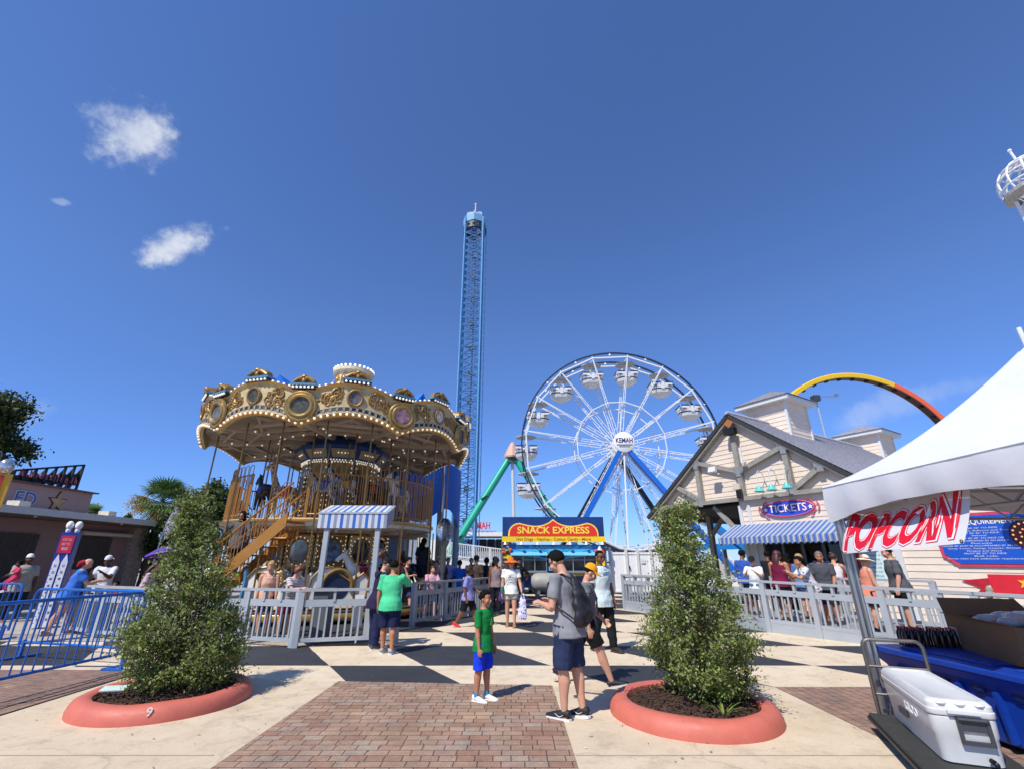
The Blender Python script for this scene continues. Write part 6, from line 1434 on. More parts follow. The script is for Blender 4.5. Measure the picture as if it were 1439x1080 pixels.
for f in(.02,.35,.98): m.bar((0,y0,sl_(y0)*f),(0,y1,sl_(y1)*f),.09)
for a,b in zip(np.linspace(y0,y1,8),np.linspace(y0,y1,8)[1:]): m.bar((.0,a,.1),(0,b,.4),.05)
m.build('frame',K,t); m=MB(); m.quad((-.04,y0,.35*sl_(y0)),(-.04,y1,.35*sl_(y1)),(-.04,y1,.7*sl_(y1)),(-.04,y0,.7*sl_(y0))); m.build('sign_backing',mat('backing_dark','#2c2426',.7),t)
m=MB(); m.text('A l h s e n s i l e n d h',(.0+.02,2.3,.72),(0,1,0),(0,.0,1),.5,.02,.02,width=3.0); m.build('letters',mat('letters_pink','#c2646c',.5,var=.2),t)
def measure():
    t=thing('height_gauge','blue height gauge pylon with two white rulers and two white globes','sign',(-12.0,13.05,0),R(28)); t.scale=(.56,.66,.88); GB=mat('gauge_blue','#23348f',.45,var=.08); m=MB(); m.box((0,0,1.35),(.62,.5,2.6)); m.build('pylon',GB,t)
    m=MB(); m.box((-.0,-.262,2.3),(.5,.02,.5)); p=m.build('red_panel',mat('gauge_red','#cf2743',.45),t); m=MB(); 
    for i in range(3): m.text(['HOW TALL','MUST YOU','BE'][i],(0,-.275,2.43-.13*i),(1,0,0),(0,0,1),.11,.002,.006,width=.36-.06*i)
    m.build('lettering',mat('gauge_pink_ink','#f0b8c4',.5),p)
    for s in(-1,1):
        m=MB(); m.prism([(-.115,0),(.115,0),(.115,1.75),(0,1.98),(-.115,1.75)],(s*.15,-.252,.05),(1,0,0),(0,0,1),(0,-.02,0)); r=m.build('ruler',mat('ruler_white','#e6e6ea',.45),t); m=MB()
        for i in range(9): m.text('36 38 40 42 44 46 48 50 52'.split()[i],(s*.15,-.275,.25+.18*i),(1,0,0),(0,0,1),.1,.002,.006); m.box((s*.15-.085,-.274,.17+.18*i),(.05,.004,.012))
        m.build('numbers',mat('number_navy','#4a4f68',.5),r)
        m=MB(); m.lathe([(.09,2.65),(.11,2.72),(.06,2.76)],(s*.17,0,0),n=12); m.ell((s*.17,0,2.86),(.15,.15,.13),12,8); m.build('globe',mat('globe_white','#ecebe8',.35),t,smooth=True)
measure()
def pylon_sign():
    p=P(-2,690,9.6); t=thing('pylon_sign','red board with a yellow frame and white globes at the left edge','sign',(p.x-.38,9.6,0),R(42)); m=MB(); m.box((0,.12,1.9),(.16,.16,3.8)); m.build('post',mat('post_dark','#35333a',.5),t); m=MB(); m.box((0,0,2.86),(.75,.09,.98)); m.build('yellow_frame',mat('frame_yellow','#d9a826',.5,var=.08),t); m=MB(); m.box((-.04,-.05,2.86),(.6,.02,.9)); m.build('red_panel',mat('pylon_red','#c33a2a',.45,var=.1),t)
    m=MB(); m.box((0.02,0,1.78),(.62,.10,.62)); m.build('white_panel',WHITE,t); m=MB(); m.ell((.22,-.03,3.5),(.14,.14,.17)); m.ell((.22,-.03,2.24),(.13,.13,.13)); m.build('globes',mat('chrome_globe','#cfcfcf',.15,metal=.8),t,smooth=True)
pylon_sign()
# feather flag and purple parasol
p=P(243,720,13.8); t=thing('feather_flag','white and grey printed feather flag on a leaning pole behind the left queue','flag',(p.x-.1,13.8,0)); m=MB(); z=p.z; m.tube([(-.18,0,.3),(-.02,0,z-.35),(.1,0,z+.05),(.22,0,z+.16)],.022,6); m.build('pole',STEEL,t)
m=MB(); q=[(-.02,-.35),(.08,.0),(.2,.15),(.33,.1),(.35,-.15),(.27,-.5),(.05,-.75)]; m.prism([(a,z+b) for a,b in q],(0,-.02,0),(1,0,0),(0,0,1),(0,.02,0)); m.build('cloth',mat('flag_print','#8f8f9c',.6,var=.9,scale=9),t)
p=P(236,776,13.0); t=thing('purple_parasol','open purple parasol held over the left queue','parasol',(p.x,13.0,0)); m=MB(); m.lathe([(.0,.17),(.25,.13),(.5,.0),(.52,-.04)],(0,0,p.z),n=10,M=Matrix.Rotation(R(-14),3,'Y')); m.build('canopy',mat('parasol_purple','#5b35a0',.6,var=.1),t); m=MB(); m.tube([(0,0,p.z-.85),(0.02,0,p.z+.2)],.012,6); m.build('shaft',STEEL,t)
# ------------------------------------------------------------------ people
SK={'light':mat('skin_light','#c9967a',.55,var=.06,scale=9,sub=.15),'tan':mat('skin_tan','#b67c5c',.55,var=.06,scale=9,sub=.15),'brown':mat('skin_brown','#7d4f38',.5,var=.08,scale=9,sub=.1),'dark':mat('skin_dark','#4f3226',.5,var=.08,scale=9)}
HAIRC={'black':mat('hair_black','#120f0c',.85,var=.35,spec=.15,scale=40,bump=.3),'brown':mat('hair_brown','#3b2519',.5,var=.35,scale=40,bump=.3),'auburn':mat('hair_auburn','#6e3a20',.5,var=.3,scale=40,bump=.3),'blond':mat('hair_blond','#a9814d',.5,var=.3,scale=40,bump=.3),'grey':mat('hair_grey','#6a6663',.6,var=.3,scale=40,bump=.3),'maroon':mat('hair_maroon','#4b1c1c',.5,var=.3,scale=40,bump=.3),'curly':mat('hair_dark_brown','#2a1a13',.7,var=.4,scale=30,bump=.6)}
_cl={}
def cloth(c,pat=None):
    k=c+str(pat)
    if k in _cl: return _cl[k]
    m=mat('cloth_'+c.strip('#')+(pat or ''),c,.85,var=.10,scale=7,bump=.6,bscale=11,spec=.2)
    if pat=='stripe' or pat=='floral':
        N,L,b=nodes_of(m); tcx=N.new('ShaderNodeTexCoord').outputs['Object']
        if pat=='stripe': w=N.new('ShaderNodeTexWave'); w.bands_direction='Z'; w.inputs['Scale'].default_value=9; L.new(tcx,w.inputs['Vector']); f=ramp(N,L,w.outputs['Fac'],.6,.7)
        else: w=N.new('ShaderNodeTexVoronoi'); w.inputs['Scale'].default_value=16; L.new(tcx,w.inputs['Vector']); f=ramp(N,L,w.outputs['Distance'],.28,.36,(1,1,1),(0,0,0))
        L.new(mixrgb(N,L,f,lin(c),lin('#8f7f86' if pat=='stripe' else '#55597a')),b.inputs['Base Color'])
    _cl[k]=m; return m
SHOEM={}
PSEED=[0]
def person(label,loc,face,h=1.7,skin='light',hair='black',style='short',top=('#808080',.35),bottom=('#222233','shorts'),shoes='#202022',sole='#d8d8d6',
           legs=((0,0),(0,0)),arms=((0,6,8,0),(0,6,8,0)),lean=0,head=(0,0),hat=None,w=1.0,near=False,group=None,hem=0.0,flare=1.0,name='person',glasses=None,seat=False,z0=None):
    PSEED[0]+=1; sd=PSEED[0]; rz=math.atan2(face[1],face[0])-PI/2; t=thing(name,label,'person',(loc[0],loc[1],loc[2] if len(loc)>2 else 0),rz,group)
    vx=(.0085 if near else .014)*h/1.7; X=V((1,0,0)); skm=SK[skin]; kid=h<1.45; hs=h*(1.0 if not kid else 1.0+.22*(1.45-h)/.45)
    tl,sl_=.245*h,.235*h; hz=0; joints=[]
    for (sw,kn),s in zip(legs,(-1,1)):
        hp=V((s*.052*h*w,0,0)); a=R(sw); b=R(sw-kn); k=hp+V((s*.004*h,sin(a)*tl,-cos(a)*tl)); an=k+V((0,sin(b)*sl_,-cos(b)*sl_)); joints.append((hp,k,an,b))
    low=min(j[2].z for j in joints); pz=-low+.042*h
    if seat: pz=seat
    O=V((0,0,pz)); L_=R(lean); up=V((0,sin(L_),cos(L_))); fw=V((0,cos(L_),-sin(L_)))
    def T(u,f=0,s=0): return O+up*(u*h)+fw*(f*h)+X*(s*h)
    B=MB()
    # torso
    tr=[(-.055,.0,.055,.05),(-.02,.0,.088,.066),(.02,-.004,.094,.068),(.08,.0,.080*w**.7,.058),(.14,.004,.082*w**.7,.060),(.20,.006,.094,.066),(.25,.004,.100,.062),(.285,.0,.088,.050),(.305,-.002,.058,.040),(.325,.0,.034,.034)]
    tw=lambda r: r*h*w
    B.loft([T(u,f) for u,f,a,b in tr],[(tw(a),tw(b)) for u,f,a,b in tr],side=X,n=16)
    for s in(-1,1): B.ell(T(-.02,-.035,s*.04),(.052*h*w,.05*h*w,.058*h*w),10,7); B.ell(T(.285,-.002,s*.098*w**.5),(.032*h*w**.5,.032*h*w**.5,.030*h),9,6)
    # legs
    for (hp,k,an,b),s in zip(joints,(-1,1)):
        hp,k,an=hp+O,k+O,an+O; q=h*w**.6
        B.loft([hp+V((0,0,.02*h)),hp.lerp(k,.2),hp.lerp(k,.6),k,k.lerp(an,.28)+V((0,-.006*h,0)),k.lerp(an,.65),an,an-V((0,0,.012*h))],[(.058*q,.062*q),(.057*q,.062*q),(.045*q,.048*q),(.034*q,.036*q),(.034*q,.040*q),(.025*q,.027*q),(.019*q,.021*q),(.018*q,.02*q)],side=X,n=12)
    feet=[]
    for (hp,k,an,b) in joints:
        an=an+O; pitch=max(-.9,min(.55,b*.75)); d=V((0,cos(pitch),-sin(-pitch) if pitch>0 else sin(pitch)))
        d=V((0,cos(b*.6),sin(b*.6))); n_=V((0,-d.z,d.y)); feet.append((an,d,n_))
        B.loft([an-d*(.025*h)-n_*(.02*h),an+d*(.02*h)-n_*(.02*h),an+d*(.09*h)-n_*(.03*h),an+d*(.115*h)-n_*(.034*h)],[.018*h,.022*h,(.024*h,.012*h),(.018*h,.008*h)],side=X,n=8)
    # arms, hands with five fingers
    hands=[]; armj=[]
    for (fl,ab,el,inn),s in zip(arms,(-1,1)):
        sh=T(.285,0,s*.103*w**.5); a,b=R(fl),R(ab); d1=V((s*sin(b),sin(a)*cos(b),-cos(a)*cos(b))); e=sh+d1*(.178*h)
        c=R(inn); a2=R(fl+el); d2=V((s*sin(b)*.4-s*sin(c),sin(a2)*cos(c),-cos(a2)*cos(c))).normalized(); wr=e+d2*(.150*h); armj.append((sh,e,wr,d1,d2)); q=h*w**.5
        B.loft([sh,sh.lerp(e,.3),sh.lerp(e,.75),e],[(.034*q,.036*q),(.031*q,.033*q),(.026*q,.027*q),(.0235*q,.0235*q)],side=V((0,1,0)),n=10); B.loft([e-d2*.006*h,e.lerp(wr,.25),e.lerp(wr,.7),wr,wr+d2*.012*h],[(.0235*q,.0235*q),(.025*q,.025*q),(.019*q,.018*q),(.0155*q,.013*q),(.016*q,.012*q)],side=V((0,1,0)),n=10)
        la=V((0,1,0))-d2*d2.y
        if la.length<.3: la=V((s*1.0,0,0))-d2*(s*d2.x)
        la.normalize(); pn=d2.cross(la).normalized()      # la: across the palm, thumb side forward
        pal=wr+d2*(.026*h); B.ell(pal,(1,1,1),10,7,M=Matrix((la*.024*h,pn*.0105*h,d2*.032*h)).transposed())
        insd=pn*(-1 if (pn.x*s)>0 else 1)
        for q_,(o_,ln) in enumerate(((.017,.040),(.0058,.045),(-.0058,.042),(-.017,.033))):
            p0=wr+d2*(.05*h)+la*(o_*h); p1=p0+(d2*.9+insd*.28)*(ln*h*.5); p2=p1+(d2*.6+insd*.75)*(ln*h*.45); B.loft([p0-d2*.012*h,p0,p1,p2],[.0062*h,.0062*h,.0058*h,.0042*h],side=la,n=6)
        p0=wr+d2*(.018*h)+la*(.019*h); p1=p0+(d2*.6+la*.6+insd*.25)*(.022*h); p2=p1+(d2*.9+insd*.3)*(.02*h); B.loft([p0,p1,p2],[.008*h,.0072*h,.005*h],side=pn,n=6)
        hands.append((pal,d2,la))
    # head
    yaw,pit=R(head[0]),R(head[1]); nb=T(.318,.0); ct=T(.418,.012); HM=(Matrix.Rotation(-yaw,3,'Z')@Matrix.Rotation(-(pit)-L_*.35,3,'X')); piv=T(.345)
    B.loft([T(.30,-.004),T(.33,-.002),piv+(HM@V((0,.004*h,.03*h)))],[(.040*h,.036*h),(.031*h,.032*h),(.030*h,.032*h)],side=X,n=10)
    g=hs; hc=piv+HM@V((0,.012*g,.066*g))
    def Hd(x,y,z): return hc+HM@V((x*g,y*g,z*g))
    def el(x,y,z,a,b,c): B.ell(Hd(x,y,z),(1,1,1),12,9,M=HM@Matrix.Diagonal((a*g,b*g,c*g)))
    el(0,-.006,.014,.0455,.056,.053); el(0,.012,-.018,.039,.043,.052); el(0,.026,-.048,.024,.021,.018); el(0,.056,-.016,.0085,.0095,.016); el(0,.062,-.024,.0105,.008,.007); el(0,.050,-.040,.015,.007,.008)
    for s in(-1,1): el(s*.046,-.004,-.008,.007,.014,.018); el(s*.028,.036,-.022,.013,.013,.016)
    remesh(B,'body',vx,skm,t,2)
    if near or h>0:
        f=MB()
        for s in(-1,1): f.ell(Hd(s*.0185,.0505,.002),(1,1,1),8,6,M=HM@Matrix.Diagonal((.0078*g,.004*g,.0042*g)))
        f.build('eyes',mat('eye_dark','#1d1512',.3,var=0),t,smooth=True); f=MB()
        for s in(-1,1): f.ell(Hd(s*.019,.0505,.0125),(1,1,1),8,5,M=HM@Matrix.Diagonal((.0125*g,.005*g,.0025*g)))
        if near: f.build('eyebrows',HAIRC['black'],t)
        f=MB(); f.ell(Hd(0,.0555,-.0385),(1,1,1),10,5,M=HM@Matrix.Diagonal((.014*g,.004*g,.0032*g))); f.build('lips',mat('lips_'+skin,{'light':'#a8605a','tan':'#955148','brown':'#5f3129','dark':'#45251f'}[skin],.45,var=0),t)
    if glasses:
        f=MB()
        for s in(-1,1): f.ell(Hd(s*.0205,.053,.002),(1,1,1),10,6,M=HM@Matrix.Diagonal((.016*g,.006*g,.011*g))); f.tube([Hd(s*.037,.05,.003),Hd(s*.046,.0,.003)],.003*g,4)
        f.tube([Hd(-.01,.058,.004),Hd(.01,.058,.004)],.003*g,4); f.build('glasses',BLACK,t,smooth=True)
    # hair
    def hairshell(nm,m,sx=1.0,front=.32,low=-.03,thick=.0105,wob=.004,fr=30):
        q=MB(); n,k=22,15
        for i in range(k+1):
            a=-PI/2+PI*i/k
            for j in range(n):
                b=2*PI*j/n; d=V((cos(a)*cos(b),cos(a)*sin(b),sin(a))); y_,z_=d.y,d.z
                zl=.50 if y_>.55 else (low*10 if y_<.1 else .50*(y_-.1)/.45+low*10*(1-(y_-.1)/.45)); k_=max(0,min(1,(z_-zl+.12)/.5)); k_=k_*k_*(3-2*k_); r=-.012+(thick+.012)*max(0,min(1,(z_-zl+.16)/.16))*(.62+.38*k_)
                p=V((d.x*(.0455+r)*sx,-.006+d.y*(.056+r),.014+d.z*(.053+r))); p+=d*(noise.noise(d*fr*.12+V((sd,0,0)))*wob+noise.noise(V((d.x*16,d.y*16,d.z*7))+V((sd,0,0)))*wob*.8); q.v.append(tuple(Hd(*p)))
        for i in range(k):
            for j in range(n): q.f.append((i*n+j,i*n+(j+1)%n,(i+1)*n+(j+1)%n,(i+1)*n+j)); q.mi.append(0)
        return q.build(nm,m,t,smooth=True)
    if style and hair:
        hm=HAIRC[hair]
        if hat and hat[0] in('cap','capback','wide') and style in('short','buzz','curly'): hairshell('hair',hm,low=-.05,thick=.0035,wob=.001)
        elif style=='short': hairshell('hair',hm,low=-.055)
        elif style=='buzz': hairshell('hair',hm,low=-.05,thick=.004,wob=.001)
        elif style=='curly': hairshell('hair',hm,1.2,low=-.07,thick=.022,wob=.014,fr=60)
        elif style in('long','bun','pony'):
            hairshell('hair',hm,1.05,low=-.07,thick=.012); q=MB()
            if style=='long': q.loft([Hd(0,-.03,.03),Hd(0,-.052,-.03),Hd(0,-.058,-.10),Hd(0,-.05,-.19),Hd(0,-.045,-.23)],[(.045*g,.025*g),(.056*g,.03*g),(.058*g,.03*g),(.045*g,.022*g),(.02*g,.01*g)],side=HM@X,n=12)
            elif style=='pony': q.loft([Hd(0,-.055,.02),Hd(0,-.085,.0),Hd(0,-.085,-.07),Hd(0,-.07,-.14)],[.014*g,.022*g,.022*g,.006*g],side=HM@X,n=9)
            else: q.ell(Hd(0,-.05,.055),.03*g,10,8)
            for i,v in enumerate(q.v): v=V(v); q.v[i]=tuple(v+V((1,1,0))*noise.noise(v*18)*.012)
            q.build('hair_length',hm,t,smooth=True)
    if hat:
        kind,c=hat[0],hat[1]; hm=cloth(c); q=MB()
        Mh=HM@Matrix.Diagonal((g,g,g))
        if kind in('cap','capback'):
            q.lathe([(.0,.073),(.025,.069),(.043,.05),(.052,.022),(.0525,.012)],Hd(0,-.004,.012),n=20,M=Mh@Matrix.Diagonal((.98,1.17,1.0))); s=1 if kind=='cap' else -1
            n=10; o=len(q.v)
            for i in range(n+1):
                a=PI*(.14+.72*i/n); x,y=cos(a),sin(a); p0=V((.051*x,-.004+s*.059*y,.024)); p1=V((.052*x,-.004+s*(.059*y+.055*y),.014-.008*abs(x)))
                for p in(p0,p1,p1-V((0,0,.004)),p0-V((0,0,.006))): q.v.append(tuple(Hd(*p)))
            for i in range(n):
                for j in range(4): q.f.append((o+i*4+j,o+i*4+(j+1)%4,o+(i+1)*4+(j+1)%4,o+(i+1)*4+j)); q.mi.append(0)
            q.build('cap',hm,t,smooth=True)
        elif kind=='wide':
            br=hat[2] if len(hat)>2 else .115
            q.lathe([(.0,.078),(.03,.075),(.046,.055),(.053,.025),(.056,.018),(br*.8,.008),(br,.0),(br*.99,-.003),(.05,.010)],Hd(0,-.004,.014),n=28,M=Mh@Matrix.Diagonal((1,1.1,1)))
            for i,v in enumerate(q.v): q.v[i]=(v[0],v[1],v[2]+.006*sin(v[0]*40)); 
            q.build('sun_hat',hm,t,smooth=True)
            if len(hat)>3:
                q=MB(); q.lathe([(.055,.020),(.056,.036)],Hd(0,-.004,.014),n=24,M=Mh@Matrix.Diagonal((1,1.1,1)))
                for i in range(8): q.ell(Hd(-.06+random.uniform(-.02,.02),-.01+random.uniform(-.035,.035),.03+random.uniform(-.02,.02)),.012*g,6,5)
                q.build('hat_flowers',cloth(hat[3],'floral'),t)
        elif kind=='scarf':
            q.lathe([(.0,.078),(.03,.074),(.05,.045),(.057,.01),(.054,-.03),(.040,-.055)],Hd(0,-.004,.017),n=20,M=Mh@Matrix.Diagonal((1.02,1.10,1))@Matrix.Rotation(R(24),3,'X')); q.loft([Hd(0,-.05,.0),Hd(.01,-.085,-.03),Hd(.01,-.09,-.08)],[.045*g,.035*g,.012*g],side=HM@X,n=9); remesh(q,'head_scarf',.012,hm,t,2,.004,25,sd)
        elif kind=='hijab':
            q.lathe([(.0,.076),(.03,.073),(.05,.045),(.057,.01),(.056,-.03),(.05,-.06),(.075,-.10),(.10,-.14)],Hd(0,-.016,.010),n=20,M=Mh@Matrix.Diagonal((1.02,1.0,1))); q.ell(Hd(0,-.01,-.10),(.07*g,.06*g,.05*g)); remesh(q,'head_scarf',.013,hm,t,2,.004,25,sd)
    # clothes
    voxc=(.011 if near else .017)*h/1.7
    if top:
        c,slv=top[0],top[1]; q=MB(); off=.0085*h; dress=bottom and bottom[1]=='dress'; lo=-.05-hem
        rr=[(lo,-.006,.114*flare,.102*flare),(-.02,-.006,.110*flare,.098),(.02,-.004,.104*(1+flare)/2,.088),(.08,.0,.088*w**.3,.068),(.14,.004,.088*w**.3,.068),(.20,.006,.097,.070),(.25,.004,.101,.064),(.285,.0,.086,.050),(.303,-.004,.060,.042),(.316,-.004,.041,.038)]
        if slv<=0: rr=rr[:6]+[(.27,.004,.090,.058)]
        q.loft([T(u,f) for u,f,a,b in rr],[(tw(a)+off,tw(b)+off) for u,f,a,b in rr],side=X,n=18)
        if slv>0:
            for (sh,e,wr,d1,d2),s in zip(armj,(-1,1)):
                q.ell(T(.283,-.002,s*.098*w**.5),(.040*h*w**.5,.040*h*w**.5,.036*h),10,7); qq=h*w**.5
                if slv<=.6: en=sh.lerp(e,min(1,slv*1.9)); q.loft([sh-d1*.02*h,sh.lerp(en,.5),en],[(.040*qq,.043*qq),(.040*qq,.042*qq),(.042*qq,.043*qq)],side=V((0,1,0)),n=12)
                else: q.loft([sh-d1*.02*h,sh.lerp(e,.5),e],[.041*qq,.036*qq,.032*qq],side=V((0,1,0)),n=10); q.loft([e-d2*.01*h,e.lerp(wr,.6),e.lerp(wr,.98)],[.032*qq,.028*qq,.024*qq],side=V((0,1,0)),n=10)
        remesh(q,top[2] if len(top)>2 and top[2] else ('shirt' if slv>0 else 'tank_top'),voxc,cloth(c,top[3] if len(top)>3 else None),t,2,.0075*h,6,sd)
        if slv<=0:
            q=MB()
            for s in(-1,1): q.tube([T(.262,.060*w,s*.045),T(.312,.035,s*.062),T(.316,-.01,s*.064),T(.262,-.055*w,s*.05)],.006*h,5)
            q.build('straps',cloth(c),t)
    if bottom:
        c,kd=bottom[0],bottom[1]; q=MB(); off=.010*h
        if kd in('shorts','pants','leggings','knee','short'):
            rr=[(-.09,-.004,.062,.070),(-.055,-.008,.096,.086),(-.02,-.008,.097,.082),(.03,-.005,.089,.065),(.05,-.004,.083,.060)]; q.loft([T(u,f) for u,f,a,b in rr],[(tw(a)+off*.7,tw(b)+off*.7) for u,f,a,b in rr],side=X,n=16)
            for (hp,k,an,b),s in zip(joints,(-1,1)):
                hp,k,an=hp+O,k+O,an+O; q_=h*w**.6; pts=[hp+V((0,0,.01*h)),hp.lerp(k,.35)]; e=.0 if kd=='leggings' else off*.6; rd=[(.060*q_+e,.066*q_+e),(.058*q_+e,.062*q_+e)]
                if kd=='short': pts+=[hp.lerp(k,.5)]; rd+=[(.060*q_+e,.062*q_+e)]
                elif kd in('shorts','knee'):
                    f=.82 if kd=='shorts' else 1.0; pts+=[hp.lerp(k,f*.75),hp.lerp(k,f)] ; rd+=[(.057*q_+e,.059*q_+e),(.056*q_+e,.059*q_+e)]
                else:
                    m_=.9 if kd=='leggings' else 1.1; pts+=[k,k.lerp(an,.4),k.lerp(an,.95)]; rd+=[(.040*q_*m_+e,.043*q_*m_+e),(.036*q_*m_+e,.042*q_*m_+e),(.026*q_*m_+e*1.4,.03*q_*m_+e*1.4)]
                q.loft(pts,rd,side=X,n=12)
            remesh(q,'trousers' if kd in('pants','leggings') else 'shorts',voxc,cloth(c),t,2,.008*h,7,sd+50)
        else:
            ln={'skirt':-.2,'dress':-.26,'maxi':-.42}[kd]; rr=[(ln,.0,.125,.11),(ln*.5,.0,.112,.095),(-.02,.0,.100,.080),(.06,-.002,.090,.066)]; q.loft([O+V((0,0,u*h))+fw*(f*h) for u,f,a,b in rr],[(tw(a)+off,tw(b)+off) for u,f,a,b in rr],side=X,n=18); remesh(q,'skirt',voxc,cloth(c),t,2,.008*h,8,sd+50)
    # shoes
    if shoes:
        for (an,d,n_) in feet:
            q=MB(); k=h; q.loft([an-d*(.040*k)-n_*(.012*k),an-d*(.034*k)-n_*(.006*k),an+d*(.0*k)-n_*(.006*k),an+d*(.04*k)-n_*(.014*k),an+d*(.09*k)-n_*(.021*k),an+d*(.122*k)-n_*(.027*k),an+d*(.134*k)-n_*(.031*k)],[(.014*k,.012*k),(.022*k,.024*k),(.025*k,.026*k),(.026*k,.021*k),(.029*k,.015*k),(.024*k,.010*k),(.008*k,.005*k)],side=X,n=12)
            sh=q.build('shoe',mat('shoe_'+shoes.strip('#'),shoes,.6,var=.1),t,smooth=True)
            if sole:
                q=MB(); o=an-n_*(.0335*k); pl=[(.020,-.040),(.026,.0),(.029,.06),(.030,.092),(.022,.122),(.0,.136),(-.022,.122),(-.030,.092),(-.029,.06),(-.026,.0),(-.020,-.040),(0,-.047)]
                q.prism([(a*k,b*k) for a,b in pl],o+n_*(.006*k),X,d,n_*(-.014*k)); q.build('sole',mat('sole_'+sole.strip('#'),sole,.6,var=.05),sh)
    return dict(t=t,T=T,hands=hands,Hd=Hd,arms=armj,joints=joints,O=O,h=h)
def part(p,mb,name,m,smooth=True): return mb.build(name,m,p['t'],smooth=smooth)
WALK=((22,6),(-16,18)); WALK2=((-18,20),(24,5)); STAND=((2,2),(-2,2)); RELAX=((4,7,12,0),(-3,7,14,0)); FOLD=((35,10,75,50),(35,10,75,50)); PHONE=((42,8,85,28),(42,8,85,28))
# --- foreground
p=person('man in a grey tee with a black drawstring backpack, looking at his phone',(.66,6.03),(-.80,.58),1.77,'light','black','short',('#85868a',.36),('#2a3350','knee'),'#1a1a1c','#e0e0de',((4,4),(-4,5)),((4,12,96,30),(2,10,100,26)),5,(-6,26),near=True,glasses=True,w=1.0,hem=.02)
q=MB()
for j,(hp,k_,an,b_) in enumerate(p['joints']):
    for s_ in(-1,1):
        o=an+p['O']+V((s_*.050,.0,-.012)); q.tube([o+V((0,-.01,0)),o+V((0,.03,-.022)),o+V((0,.06,-.018)),o+V((-s_*.004,.10,.004))],[.002,.005,.004,.0015],5)
part(p,q,'shoe_mark',WHITE)
T=p['T']; h=p['h']; q=MB(); q.loft([T(.0,-.10),T(.015,-.115),T(.08,-.125),T(.18,-.118),T(.25,-.098),T(.285,-.082),T(.30,-.07)],[(.085*h,.022*h),(.098*h,.036*h),(.096*h,.044*h),(.082*h,.036*h),(.058*h,.024*h),(.03*h,.014*h),(.012*h,.008*h)],side=(1,0,0),n=16)
bp=remesh(q,'backpack',.011,mat('backpack_black_nylon','#1d1d26',.6,var=.2,bump=.4,bscale=20),p['t'],1,.030,7,3); q=MB()
for s in(-1,1): q.tube([T(.03,-.12,s*.085),T(.10,-.03,s*.118),T(.19,.06,s*.105),T(.26,.078,s*.080),T(.305,.03,s*.065),T(.315,-.03,s*.058),T(.28,-.085,s*.04)],.011,6)
q.build('straps',BLACK,bp); q=MB(); q.tube([T(.19,-.188,-.07),T(.185,-.195,0),T(.19,-.188,.07)],.004,4); q.build('zip',BLACK,bp)
ph=thing('phone','black phone held by the man with the backpack','phone',p['t'].location+Matrix.Rotation(p['t'].rotation_euler.z,3,'Z')@((p['hands'][0][0]+p['hands'][1][0])/2+V((0,.05,.01))),p['t'].rotation_euler.z); q=MB(); q.box((0,0,0),(.072,.012,.145),M=Matrix.Rotation(R(-40),3,'X')); q.build('case',BLACK,ph); q=MB(); q.box((0,-.006,.005),(.064,.004,.13),M=Matrix.Rotation(R(-40),3,'X')); q.build('screen',GLASSD,ph)
p=person('small boy in a green tee and bright blue shorts with white trainers',(-.37,6.70),(.86,-.5),1.24,'tan','black','short',('#16803c',.40),('#1c3fd0','knee'),'#e6e6e6','#f0f0ee',((3,2),(-3,3)),((4,5,10,0),(2,6,8,0)),0,(-4,2),near=True,hem=.03)
q=MB(); T=p['T']; q.prism([(.02,-.02),(.0,.045),(-.03,.0),(-.02,-.05),(.03,-.04)],T(.20,.094),(1,0,0),(0,0,1),(0,.004,0)); part(p,q,'shirt_print',mat('print_lime','#58b05a',.7),False)
q=MB()
for an,d,n_ in [((j[2]+p['O']),0,0) for j in p['joints']]: q.tube([an+V((0,0,.0)),an+V((0,0,.055))],[.032,.030],10)
part(p,q,'socks',cloth('#4a87a8'))
p=person('youth in an orange yellow cap and grey tee striding to the right',(1.08,7.45),(.98,-.12),1.66,'light','black','short',('#6f7175',.36),('#17171a','shorts'),'#17171a','#c9c9c9',((-26,16),(26,6)),((10,6,35,10),(-8,6,18,0)),4,(-4,24),hat=('cap','#e39a22'),near=True,hem=.02)
q=MB(); T=p['T']; q.tube([T(.30,.05,-.06),T(.2,.09,.0),T(.07,.10,.07)],.012,6); q.loft([T(.02,.02,.12),T(.08,.02,.125),T(.12,.02,.12)],[(.05,.03),(.06,.04),(.03,.02)],side=(0,1,0)); part(p,q,'sling_bag',BLACK)
p=person('man in a pale mint tee, black trousers and sunglasses behind the capped youth',(1.78,9.95),(.55,-.84),1.83,'brown','black','buzz',('#c6d3cf',.42),('#1b1c1e','pants'),'#2b2320','#3a332c',((10,3),(-8,8)),((3,8,10,0),(-4,8,16,0)),0,(8,4),near=True,glasses=True,w=1.08,hem=.04)
q=MB(); T=p['T']; o=T(.235,.088,.0); q.text('BOIT',o,(-1,0,0),(0,0,1),.075,.002,.006); q.text('EST',o+V((0,0,.075)),(-1,0,0),(0,0,1),.045,.002,.004); part(p,q,'shirt_lettering',mat('print_blue','#3f5f9f',.7),False)
p=person('woman in a broad orange sun hat and white tee carrying a patterned bag',(-.03,13.35),(-.02,-1),1.68,'light','auburn','long',('#e4e2dc',.30),('#aeb0a4','short'),'#9c6a4a','#b08a66',((7,3),(-5,6)),((4,14,30,-4),(2,9,10,0)),0,(0,4),hat=('wide','#d9722c',.125),glasses=True,near=True,flare=1.05)
q=MB(); T=p['T']
for i in range(3): q.box(T(.22-.035*i,.097,0),(.17-.02*i,.006,.018))
